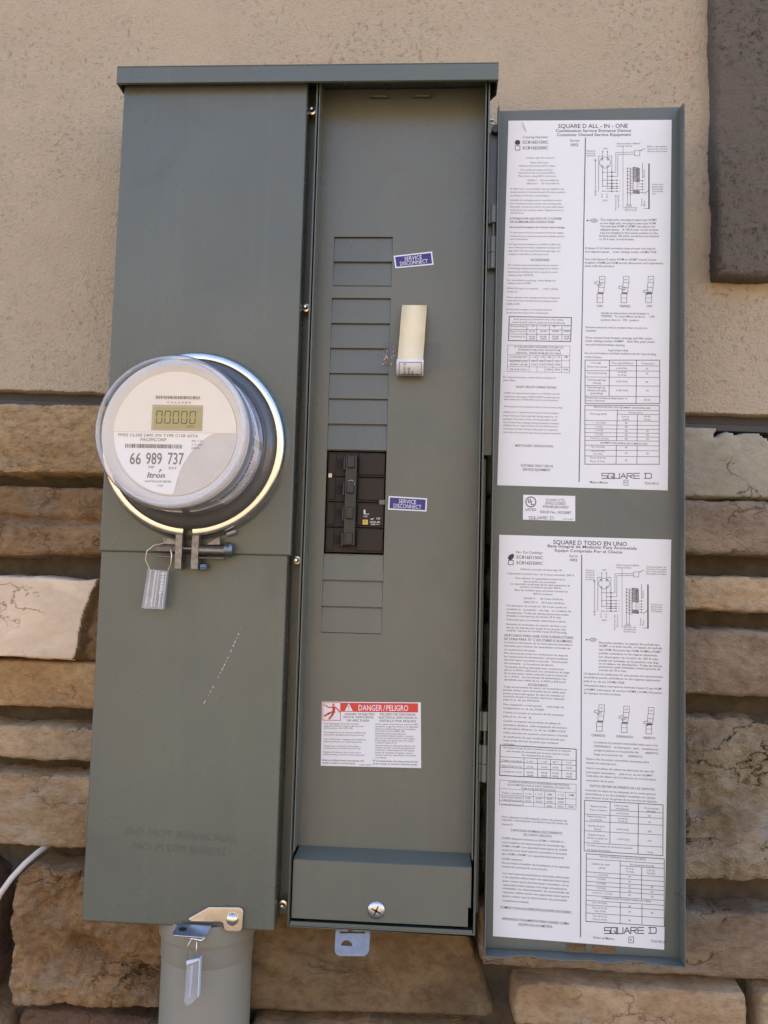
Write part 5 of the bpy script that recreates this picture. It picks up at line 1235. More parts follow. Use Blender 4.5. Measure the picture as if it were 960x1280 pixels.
 (0.5831, 0.6249, 0.72433, 0.00399, '(Fase)', 0.12, 0),
 (0.7128, 0.7866, 0.72128, 0.00399, '6-250 CU/AL', 0.12, 0),
 (0.8925, 0.9154, 0.7219, 0.00399, '300', 0.12, 0),
 (0.5464, 0.6463, 0.73834, 0.00399, 'Zapatas de paso', 0.12, 0),
 (0.5421, 0.6605, 0.74609, 0.00399, '(Neutro y equipo de', 0.12, 0),
 (0.5796, 0.6121, 0.75315, 0.00399, 'tierra)', 0.12, 0),
 (0.7184, 0.7922, 0.7447, 0.00399, '6-250 CU/AL', 0.12, 0),
 (0.8934, 0.9163, 0.7444, 0.00399, '275', 0.12, 0),
 (0.5429, 0.8067, 0.7647, 0.00399, 'Tornillo de puente de terminal de sujeción', 0.12, 0),
 (0.5432, 0.6824, 0.77436, 0.00399, 'de barra de neutro', 0.12, 0),
 (0.8945, 0.9266, 0.77166, 0.00399, '25-35', 0.12, 0),
 (0.6184, 0.8859, 0.78961, 0.00399, 'NEUTRO DERIVADO Y EQUIPO DE TIERRA', 0.12, 0),
 (0.5725, 0.6792, 0.80809, 0.00399, 'Calibre de cable', 0.12, 0),
 (0.6147, 0.6518, 0.81714, 0.00399, '(AWG)', 0.12, 0),
 (0.7947, 0.9324, 0.80382, 0.00399, 'Par de apriete lbs-pulg', 0.12, 0),
 (0.772, 0.818, 0.8139, 0.00399, '5/16 in', 0.12, 0),
 (0.7723, 0.8183, 0.82116, 0.00399, 'Tornillo', 0.12, 0),
 (0.8963, 0.9375, 0.81458, 0.00399, '10-32', 0.12, 0),
 (0.892, 0.9423, 0.82182, 0.00399, 'Tornillo', 0.12, 0),
 (0.5921, 0.671, 0.83356, 0.00399, '1 - 1/0 CU/AL', 0.12, 0),
 (0.6065, 0.6575, 0.844, 0.00399, '2 CU/AL', 0.12, 0),
 (0.6069, 0.6579, 0.85463, 0.00399, '6 CU/AL', 0.12, 0),
 (0.6073, 0.6583, 0.86527, 0.00399, '8 CU/AL', 0.12, 0),
 (0.5799, 0.6958, 0.87734, 0.00399, '14-10 CU, 12-10 AL', 0.12, 0),
 (0.6363, 0.922, 0.88849, 0.00399, 'COMBINACION DE EQUIPO BARRA DE TIERRA', 0.12, 0),
 (0.5808, 0.6667, 0.90087, 0.00399, 'Dos 10 CU/AL', 0.12, 0),
 (0.5813, 0.6649, 0.91312, 0.00399, 'Dos 14-12 CU', 0.12, 0),
 (0.5956, 0.6605, 0.92047, 0.00399, 'Dos 10 AL', 0.12, 0),
 (0.5821, 0.6656, 0.93244, 0.00399, 'Tres 14-10 CU', 0.12, 0),
 (0.5824, 0.6659, 0.94033, 0.00399, 'Tres 12-10 AL', 0.12, 0),
 (0.7866, 0.8004, 0.833, 0.00419, '50', 0.15, 0),
 (0.787, 0.8009, 0.84478, 0.00419, '50', 0.15, 0),
 (0.7875, 0.8013, 0.85558, 0.00419, '50', 0.15, 0),
 (0.788, 0.8018, 0.86735, 0.00419, '50', 0.15, 0),
 (0.7884, 0.8022, 0.87717, 0.00419, '50', 0.15, 0),
 (0.7894, 0.8032, 0.90368, 0.00419, '50', 0.15, 0),
 (0.7899, 0.8038, 0.91644, 0.00419, '50', 0.15, 0),
 (0.7908, 0.8046, 0.93706, 0.00419, '50', 0.15, 0),
 (0.9162, 0.9322, 0.85453, 0.00419, '35', 0.15, 0),
 (0.9167, 0.9327, 0.8653, 0.00419, '35', 0.15, 0),
 (0.9171, 0.9332, 0.87704, 0.00419, '35', 0.15, 0),
 (0.9187, 0.9347, 0.91522, 0.00419, '35', 0.15, 0),
 (0.5888, 0.7094, 0.98352, 0.00558, 'Hecho en México', 0.15, 0),
 (0.8019, 0.8166, 0.98289, 0.00439, 'R', 0.2, 0),
 (0.9214, 1.0083, 0.98159, 0.00558, '72265-402-01', 0.15, 0),
],
 l=[(0.0562,0.06543,0.0846,0.06506,0.7),(0.0846,0.06506,0.085,0.07597,0.7),(0.085,0.07597,0.0566,0.07635,0.7),(0.0566,0.07635,0.0562,0.06543,0.7),(0.484,0.04646,0.5142,0.98486,1),(0.0251,0.53248,0.4706,0.53241,0.9),(0.4706,0.53241,0.4735,0.6064,0.9),(0.4735,0.6064,0.0256,0.60764,0.9),(0.0256,0.60764,0.0251,0.53248,0.9),(0.0262,0.56116,0.4717,0.56043,0.5),(0.0266,0.57332,0.4722,0.57246,0.5),(0.0272,0.58726,0.4727,0.58627,0.5),(0.1662,0.56126,0.168,0.60714,0.5),(0.2465,0.56103,0.2483,0.60683,0.5),(0.3218,0.56081,0.3236,0.60654,0.5),(0.3875,0.56062,0.3893,0.60628,0.5),(0.026,0.619,0.474,0.61864,0.35),(0.474,0.61864,0.4755,0.67946,0.35),(0.4755,0.67946,0.0259,0.67946,0.35),(0.0259,0.67946,0.026,0.619,0.35),(0.0263,0.63994,0.4744,0.63937,0.35),(0.0269,0.65549,0.475,0.65477,0.35),(0.0275,0.67004,0.4755,0.66918,0.35),(0.1645,0.63994,0.166,0.67929,0.35),(0.226,0.63979,0.2275,0.67908,0.35),(0.2896,0.63963,0.2911,0.67887,0.35),(0.3531,0.63947,0.3546,0.67866,0.35),(0.414,0.63932,0.4156,0.67846,0.35),(0.6492,0.11588,0.6462,0.12188,0.45),(0.6462,0.12188,0.6374,0.12678,0.45),(0.6374,0.12678,0.6246,0.12962,0.45),(0.6246,0.12962,0.6101,0.12983,0.45),(0.6101,0.12983,0.597,0.12737,0.45),(0.597,0.12737,0.5879,0.12273,0.45),(0.5879,0.12273,0.5844,0.11681,0.45),(0.5844,0.11681,0.5874,0.11081,0.45),(0.5874,0.11081,0.5962,0.1059,0.45),(0.5962,0.1059,0.6091,0.10307,0.45),(0.6091,0.10307,0.6235,0.10286,0.45),(0.6235,0.10286,0.6366,0.10533,0.45),(0.6366,0.10533,0.6458,0.10998,0.45),(0.6458,0.10998,0.6492,0.11588,0.45),(0.6059,0.10866,0.6032,0.11073,0.4),(0.6032,0.11073,0.5976,0.11081,0.4),(0.5976,0.11081,0.5947,0.10881,0.4),(0.5947,0.10881,0.5974,0.10674,0.4),(0.5974,0.10674,0.603,0.10666,0.4),(0.603,0.10666,0.6059,0.10866,0.4),(0.6382,0.1082,0.6356,0.11027,0.4),(0.6356,0.11027,0.63,0.11035,0.4),(0.63,0.11035,0.6271,0.10835,0.4),(0.6271,0.10835,0.6298,0.10628,0.4),(0.6298,0.10628,0.6354,0.1062,0.4),(0.6354,0.1062,0.6382,0.1082,0.4),(0.6065,0.12533,0.6038,0.1274,0.4),(0.6038,0.1274,0.5983,0.12749,0.4),(0.5983,0.12749,0.5954,0.12549,0.4),(0.5954,0.12549,0.5981,0.12341,0.4),(0.5981,0.12341,0.6037,0.12333,0.4),(0.6037,0.12333,0.6065,0.12533,0.4),(0.6389,0.12485,0.6362,0.12693,0.4),(0.6362,0.12693,0.6307,0.12701,0.4),(0.6307,0.12701,0.6278,0.12502,0.4),(0.6278,0.12502,0.6305,0.12294,0.4),(0.6305,0.12294,0.6361,0.12286,0.4),(0.6361,0.12286,0.6389,0.12485,0.4),(0.6019,0.09105,0.6026,0.1087,0.45),(0.6033,0.12635,0.6052,0.17344,0.45),(0.6297,0.09067,0.6304,0.10831,0.45),(0.6311,0.12595,0.633,0.173,0.45),(0.5825,0.18656,0.5791,0.10118,0.45),(0.5791,0.10118,0.5977,0.10092,0.45),(0.6347,0.1004,0.6555,0.10011,0.45),(0.6555,0.10011,0.6587,0.18044,0.45),(0.561,0.11126,0.564,0.18587,0.45),(0.5656,0.11119,0.5634,0.11292,0.4),(0.5634,0.11292,0.5587,0.11299,0.4),(0.5587,0.11299,0.5563,0.11132,0.4),(0.5563,0.11132,0.5586,0.10959,0.4),(0.5586,0.10959,0.5632,0.10952,0.4),(0.5632,0.10952,0.5656,0.11119,0.4),(0.5696,0.18873,0.5669,0.19081,0.4),(0.5669,0.19081,0.5614,0.1909,0.4),(0.5614,0.1909,0.5585,0.1889,0.4),(0.5585,0.1889,0.5612,0.18682,0.4),(0.5612,0.18682,0.5668,0.18673,0.4),(0.5668,0.18673,0.5696,0.18873,0.4),(0.6039,0.14008,0.6732,0.13905,0.45),(0.6612,0.13923,0.6592,0.14079,0.4),(0.6592,0.14079,0.655,0.14085,0.4),(0.655,0.14085,0.6529,0.13935,0.4),(0.6529,0.13935,0.6549,0.1378,0.4),(0.6549,0.1378,0.6591,0.13773,0.4),(0.6591,0.13773,0.6612,0.13923,0.4),(0.632,0.14947,0.6736,0.14885,0.45),(0.6616,0.14903,0.6596,0.15059,0.4),(0.6596,0.15059,0.6554,0.15065,0.4),(0.6554,0.15065,0.6533,0.14915,0.4),(0.6533,0.14915,0.6553,0.14759,0.4),(0.6553,0.14759,0.6595,0.14753,0.4),(0.6595,0.14753,0.6616,0.14903,0.4),(0.6047,0.1597,0.6879,0.15843,0.45),(0.662,0.15882,0.66,0.16038,0.4),(0.66,0.16038,0.6558,0.16045,0.4),(0.6558,0.16045,0.6537,0.15895,0.4),(0.6537,0.15895,0.6557,0.15739,0.4),(0.6557,0.15739,0.6599,0.15733,0.4),(0.6599,0.15733,0.662,0.15882,0.4),(0.6327,0.16712,0.6882,0.16626,0.45),(0.6623,0.16666,0.6603,0.16822,0.4),(0.6603,0.16822,0.6561,0.16828,0.4),(0.6561,0.16828,0.654,0.16679,0.4),(0.654,0.16679,0.656,0.16523,0.4),(0.656,0.16523,0.6602,0.16517,0.4),(0.6602,0.16517,0.6623,0.16666,0.4),(0.6052,0.17442,0.6885,0.17311,0.45),(0.6626,0.17352,0.6606,0.17508,0.4),(0.6606,0.17508,0.6564,0.17514,0.4),(0.6564,0.17514,0.6543,0.17365,0.4),(0.6543,0.17365,0.6563,0.17209,0.4),(0.6563,0.17209,0.6605,0.17202,0.4),(0.6605,0.17202,0.6626,0.17352,0.4),(0.6332,0.17888,0.6887,0.17801,0.45),(0.6628,0.17842,0.6608,0.17998,0.4),(0.6608,0.17998,0.6566,0.18004,0.4),(0.6566,0.18004,0.6545,0.17855,0.4),(0.6545,0.17855,0.6565,0.17699,0.4),(0.6565,0.17699,0.6607,0.17692,0.4),(0.6607,0.17692,0.6628,0.17842,0.4),(0.6057,0.18619,0.6889,0.18487,0.45),(0.6631,0.18528,0.6611,0.18684,0.4),(0.6611,0.18684,0.6569,0.1869,0.4),(0.6569,0.1869,0.6548,0.18541,0.4),(0.6548,0.18541,0.6568,0.18385,0.4),(0.6568,0.18385,0.6609,0.18378,0.4),(0.6609,0.18378,0.6631,0.18528,0.4),(0.6548,0.13933,0.6802,0.13895,0.45),(0.6802,0.13895,0.6782,0.09098,0.45),(0.6782,0.09098,0.7841,0.08853,0.45),(0.632,0.14947,0.6921,0.14857,0.45),(0.6921,0.14857,0.69,0.09571,0.45),(0.69,0.09571,0.7843,0.09342,0.45),(0.7862,0.0846,0.8161,0.08419,0.45),(0.8161,0.08419,0.8166,0.09687,0.45),(0.8166,0.09687,0.7867,0.09729,0.45),(0.7867,0.09729,0.7862,0.0846,0.45),(0.8206,0.08412,0.8457,0.0789,0.5),(0.7191,0.07573,0.7252,0.2264,0.35),(0.7466,0.12818,0.7834,0.12764,0.35),(0.7628,0.13185,0.7835,0.13154,0.35),(0.7469,0.13659,0.7837,0.13604,0.35),(0.7632,0.14026,0.7839,0.13995,0.35),(0.7473,0.14499,0.7841,0.14444,0.35),(0.7635,0.14866,0.7842,0.14835,0.35),(0.7476,0.1534,0.7844,0.15284,0.35),(0.7639,0.15707,0.7846,0.15675,0.35),(0.7479,0.16181,0.7847,0.16125,0.35),(0.7642,0.16547,0.7849,0.16515,0.35),(0.7483,0.17022,0.7851,0.16965,0.35),(0.7645,0.17388,0.7852,0.17356,0.35),(0.7486,0.17863,0.7854,0.17805,0.35),(0.7649,0.18229,0.7856,0.18196,0.35),(0.749,0.18704,0.7858,0.18646,0.35),(0.7652,0.1907,0.7859,0.19036,0.35),(0.781,0.12669,0.8156,0.12834,0.8),(0.7812,0.12962,0.8157,0.13127,0.8),(0.7813,0.13256,0.8158,0.13419,0.8),(0.7814,0.13549,0.8159,0.13712,0.8),(0.7815,0.13842,0.816,0.14005,0.8),(0.7816,0.14135,0.8162,0.14298,0.8),(0.7817,0.14428,0.8163,0.14591,0.8),(0.7819,0.14721,0.8164,0.14884,0.8),(0.782,0.15014,0.8165,0.15177,0.8),(0.7821,0.15307,0.8166,0.1547,0.8),(0.7822,0.156,0.8167,0.15763,0.8),(0.7823,0.15894,0.8169,0.16055,0.8),(0.7787,0.12575,0.8017,0.12541,0.4),(0.8017,0.12541,0.8042,0.18792,0.4),(0.8042,0.18792,0.7812,0.18829,0.4),(0.7812,0.18829,0.7787,0.12575,0.4),(0.8165,0.1291,0.8127,0.13204,0.4),(0.8127,0.13204,0.8049,0.13215,0.4),(0.8049,0.13215,0.8009,0.12933,0.4),(0.8009,0.12933,0.8047,0.1264,0.4),(0.8047,0.1264,0.8125,0.12629,0.4),(0.8125,0.12629,0.8165,0.1291,0.4),(0.8167,0.13457,0.8129,0.1375,0.4),(0.8129,0.1375,0.8051,0.13762,0.4),(0.8051,0.13762,0.8011,0.1348,0.4),(0.8011,0.1348,0.8049,0.13187,0.4),(0.8049,0.13187,0.8127,0.13175,0.4),(0.8127,0.13175,0.8167,0.13457,0.4),(0.817,0.14004,0.8132,0.14297,0.4),(0.8132,0.14297,0.8054,0.14309,0.4),(0.8054,0.14309,0.8013,0.14027,0.4),(0.8013,0.14027,0.8051,0.13734,0.4),(0.8051,0.13734,0.8129,0.13722,0.4),(0.8129,0.13722,0.817,0.14004,0.4),(0.8172,0.14551,0.8134,0.14844,0.4),(0.8134,0.14844,0.8056,0.14856,0.4),(0.8056,0.14856,0.8016,0.14574,0.4),(0.8016,0.14574,0.8054,0.14281,0.4),(0.8054,0.14281,0.8132,0.14269,0.4),(0.8132,0.14269,0.8172,0.14551,0.4),(0.8174,0.15097,0.8136,0.15391,0.4),(0.8136,0.15391,0.8058,0.15403,0.4),(0.8058,0.15403,0.8018,0.15121,0.4),(0.8018,0.15121,0.8056,0.14827,0.4),(0.8056,0.14827,0.8134,0.14816,0.4),(0.8134,0.14816,0.8174,0.15097,0.4),(0.8176,0.15644,0.8138,0.15937,0.4),(0.8138,0.15937,0.806,0.15949,0.4),(0.806,0.15949,0.802,0.15668,0.4),(0.802,0.15668,0.8058,0.15374,0.4),(0.8058,0.15374,0.8136,0.15362,0.4),(0.8136,0.15362,0.8176,0.15644,0.4),(0.7855,0.1804,0.8177,0.18184,0.8),(0.7856,0.18274,0.8178,0.18418,0.8),(0.7857,0.18509,0.8179,0.18653,0.8),(0.7858,0.18743,0.818,0.18887,0.8),(0.7466,0.12818,0.7501,0.21423,0.45),(0.7627,0.12794,0.7662,0.21397,0.45),(0.7439,0.22021,0.7501,0.21423,0.4),(0.7501,0.21423,0.7567,0.22,0.4),(0.7567,0.22,0.7439,0.22021,0.4),(0.76,0.21994,0.7662,0.21397,0.4),(0.7662,0.21397,0.7728,0.21973,0.4),(0.7728,0.21973,0.76,0.21994,0.4),(0.8076,0.15757,0.8351,0.15715,0.4),(0.8079,0.16538,0.8354,0.16496,0.4),(0.8082,0.17222,0.8357,0.17179,0.4),(0.8084,0.17906,0.836,0.17862,0.4),(0.8087,0.18589,0.8362,0.18545,0.4),(0.8334,0.11519,0.8348,0.15032,0.5),(0.8701,0.11661,0.8745,0.22389,1.5),(0.8456,0.18921,0.8726,0.17902,0.5),(0.847,0.22435,0.8745,0.22389,0.5),(0.5274,0.25924,0.539,0.25904,0.6),(0.5761,0.25839,0.5808,0.25831,0.45),(0.539,0.25904,0.5481,0.25494,0.5),(0.5481,0.25494,0.569,0.25458,0.5),(0.569,0.25458,0.5784,0.25835,0.5),(0.5784,0.25835,0.5693,0.26244,0.5),(0.5693,0.26244,0.5484,0.26281,0.5),(0.5484,0.26281,0.539,0.25904,0.5),(0.5988,0.42019,0.6313,0.4195,0.45),(0.6313,0.4195,0.6319,0.43522,0.45),(0.6319,0.43522,0.5994,0.43591,0.45),(0.5994,0.43591,0.5988,0.42019,0.45),(0.5971,0.43596,0.5953,0.44781,0.45),(0.5953,0.44781,0.6277,0.44711,0.45),(0.6277,0.44711,0.6305,0.43525,0.45),(0.5953,0.44781,0.5934,0.45965,0.45),(0.5934,0.45965,0.6245,0.45897,0.45),(0.6245,0.45897,0.6277,0.44711,0.45),(0.5866,0.46374,0.62,0.46301,0.5),(0.62,0.46301,0.6209,0.48463,0.5),(0.6209,0.48463,0.5875,0.48537,0.5),(0.5875,0.48537,0.5866,0.46374,0.5),(0.588,0.47355,0.6204,0.47283,0.35),(0.5912,0.46128,0.6237,0.46135,0.9),(0.5993,0.43296,0.5739,0.43449,0.5),(0.5739,0.43449,0.5717,0.43906,0.5),(0.5717,0.43906,0.5857,0.43955,0.5),(0.5857,0.43955,0.5928,0.44491,0.5),(0.5928,0.44491,0.6066,0.44068,0.5),(0.6149,0.43853,0.6113,0.44134,0.4),(0.6113,0.44134,0.6038,0.44149,0.4),(0.6038,0.44149,0.6,0.43885,0.4),(0.6,0.43885,0.6036,0.43605,0.4),(0.6036,0.43605,0.611,0.43589,0.4),(0.611,0.43589,0.6149,0.43853,0.4),(0.7422,0.42051,0.7745,0.41983,0.45),(0.7745,0.41983,0.7751,0.43549,0.45),(0.7751,0.43549,0.7429,0.43618,0.45),(0.7429,0.43618,0.7422,0.42051,0.45),(0.7406,0.43623,0.7387,0.44804,0.45),(0.7387,0.44804,0.771,0.44734,0.45),(0.771,0.44734,0.7737,0.43552,0.45),(0.7387,0.44804,0.7369,0.45985,0.45),(0.7369,0.45985,0.7678,0.45917,0.45),(0.7678,0.45917,0.771,0.44734,0.45),(0.7302,0.46392,0.7633,0.46319,0.5),(0.7633,0.46319,0.7642,0.48474,0.5),(0.7642,0.48474,0.731,0.48549,0.5),(0.731,0.48549,0.7302,0.46392,0.5),(0.7315,0.4737,0.7637,0.47299,0.35),(0.7347,0.46147,0.767,0.46154,0.9),(0.7432,0.44402,0.7179,0.44555,0.5),(0.7179,0.44555,0.7158,0.45011,0.5),(0.7158,0.45011,0.7296,0.45059,0.5),(0.7296,0.45059,0.7368,0.45593,0.5),(0.7368,0.45593,0.7504,0.45171,0.5),(0.7586,0.44957,0.7551,0.45236,0.4),(0.7551,0.45236,0.7477,0.45252,0.4),(0.7477,0.45252,0.7439,0.44989,0.4),(0.7439,0.44989,0.7475,0.44709,0.4),(0.7475,0.44709,0.7548,0.44693,0.4),(0.7548,0.44693,0.7586,0.44957,0.4),(0.8848,0.42082,0.9168,0.42014,0.45),(0.9168,0.42014,0.9174,0.43576,0.45),(0.9174,0.43576,0.8854,0.43645,0.45),(0.8854,0.43645,0.8848,0.42082,0.45),(0.8831,0.4365,0.8813,0.44827,0.45),(0.8813,0.44827,0.9134,0.44757,0.45),(0.9134,0.44757,0.9161,0.43579,0.45),(0.8813,0.44827,0.8795,0.46004,0.45),(0.8795,0.46004,0.9102,0.45937,0.45),(0.9102,0.45937,0.9134,0.44757,0.45),(0.8728,0.4641,0.9058,0.46337,0.5),(0.9058,0.46337,0.9066,0.48486,0.5),(0.9066,0.48486,0.8737,0.4856,0.5),(0.8737,0.4856,0.8728,0.4641,0.5),(0.8741,0.47385,0.9062,0.47314,0.35),(0.8773,0.46166,0.9094,0.46173,0.9),(0.8861,0.45403,0.861,0.45556,0.5),(0.861,0.45556,0.8589,0.46011,0.5),(0.8589,0.46011,0.8726,0.46059,0.5),(0.8726,0.46059,0.8797,0.46591,0.5),(0.8797,0.46591,0.8933,0.46169,0.5),(0.9015,0.45956,0.8979,0.46235,0.4),(0.8979,0.46235,0.8906,0.46251,0.4),(0.8906,0.46251,0.8868,0.45988,0.4),(0.8868,0.45988,0.8904,0.45709,0.4),(0.8904,0.45709,0.8977,0.45693,0.4),(0.8977,0.45693,0.9015,0.45956,0.4),(0.5245,0.65644,0.979,0.65569,0.7),(0.979,0.65569,0.9831,0.77739,0.7),(0.9831,0.77739,0.527,0.7788,0.7),(0.527,0.7788,0.5245,0.65644,0.7),(0.674,0.67614,0.9794,0.67522,0.5),(0.5249,0.68959,0.9799,0.68831,0.5),(0.5255,0.70636,0.9806,0.70491,0.5),(0.5265,0.73003,0.9816,0.72834,0.5),(0.5276,0.75903,0.9827,0.75706,0.5),(0.6732,0.65648,0.6758,0.75778,0.6),(0.837,0.6561,0.8396,0.77764,0.7),(0.5403,0.78533,0.9912,0.78498,0.7),(0.9912,0.78498,0.9978,0.94524,0.7),(0.9978,0.94524,0.5444,0.94726,0.7),(0.5444,0.94726,0.5403,0.78533,0.7),(0.5394,0.79741,0.9917,0.79709,0.5),(0.5407,0.82878,0.993,0.82815,0.5),(0.5411,0.83964,0.9934,0.8389,0.5),(0.5416,0.85148,0.9939,0.85063,0.5),(0.5419,0.86135,0.9943,0.8604,0.5),(0.5424,0.87181,0.9947,0.87076,0.5),(0.5429,0.88504,0.9952,0.88385,0.5),(0.5434,0.89688,0.9957,0.89558,0.5),(0.5438,0.90794,0.9962,0.90653,0.5),(0.5446,0.92709,0.9969,0.92549,0.5),(0.7376,0.80853,0.9921,0.80764,0.5),(0.7372,0.79831,0.7397,0.88382,0.6),(0.742,0.89654,0.7431,0.94671,0.6),(0.8624,0.80836,0.8641,0.88386,0.6),(0.8674,0.89573,0.8694,0.94553,0.6),(0.6853,0.95766,0.6528,0.95873,0.936),(0.6528,0.95873,0.6531,0.96582,0.936),(0.6531,0.96582,0.6856,0.96475,0.936),(0.6856,0.96475,0.6859,0.97184,0.936),(0.6859,0.97184,0.6534,0.97292,0.936),(0.691,0.95748,0.7218,0.95646,0.936),(0.7218,0.95646,0.7224,0.97063,0.936),(0.7224,0.97063,0.6916,0.97165,0.936),(0.6916,0.97165,0.691,0.95748,0.936),(0.7084,0.96471,0.7265,0.97191,0.936),(0.7292,0.95622,0.7297,0.97039,0.936),(0.7297,0.97039,0.7605,0.96937,0.936),(0.7605,0.96937,0.7599,0.95521,0.936),(0.7678,0.96912,0.7826,0.95447,0.936),(0.7826,0.95447,0.8002,0.96805,0.936),(0.7744,0.96352,0.7932,0.9629,0.936),(0.8058,0.96786,0.8053,0.95372,0.936),(0.8053,0.95372,0.8359,0.95271,0.936),(0.8359,0.95271,0.8362,0.95978,0.936),(0.8362,0.95978,0.8056,0.96079,0.936),(0.8192,0.96034,0.8382,0.96679,0.936),(0.8802,0.95126,0.8463,0.95237,0.936),(0.8463,0.95237,0.8468,0.9665,0.936),(0.8468,0.9665,0.8808,0.96537,0.936),(0.8465,0.95944,0.8788,0.95837,0.936),(0.9088,0.95032,0.9468,0.94907,0.936),(0.9468,0.94907,0.9519,0.95172,0.936),(0.9519,0.95172,0.9523,0.96018,0.936),(0.9523,0.96018,0.9473,0.96317,0.936),(0.9473,0.96317,0.9094,0.96442,0.936),(0.917,0.95005,0.9175,0.96415,0.936),(0.7947,0.97649,0.8223,0.97557,0.6),(0.8223,0.97557,0.8228,0.98932,0.6),(0.8228,0.98932,0.7952,0.99025,0.6),(0.7952,0.99025,0.7947,0.97649,0.6)],
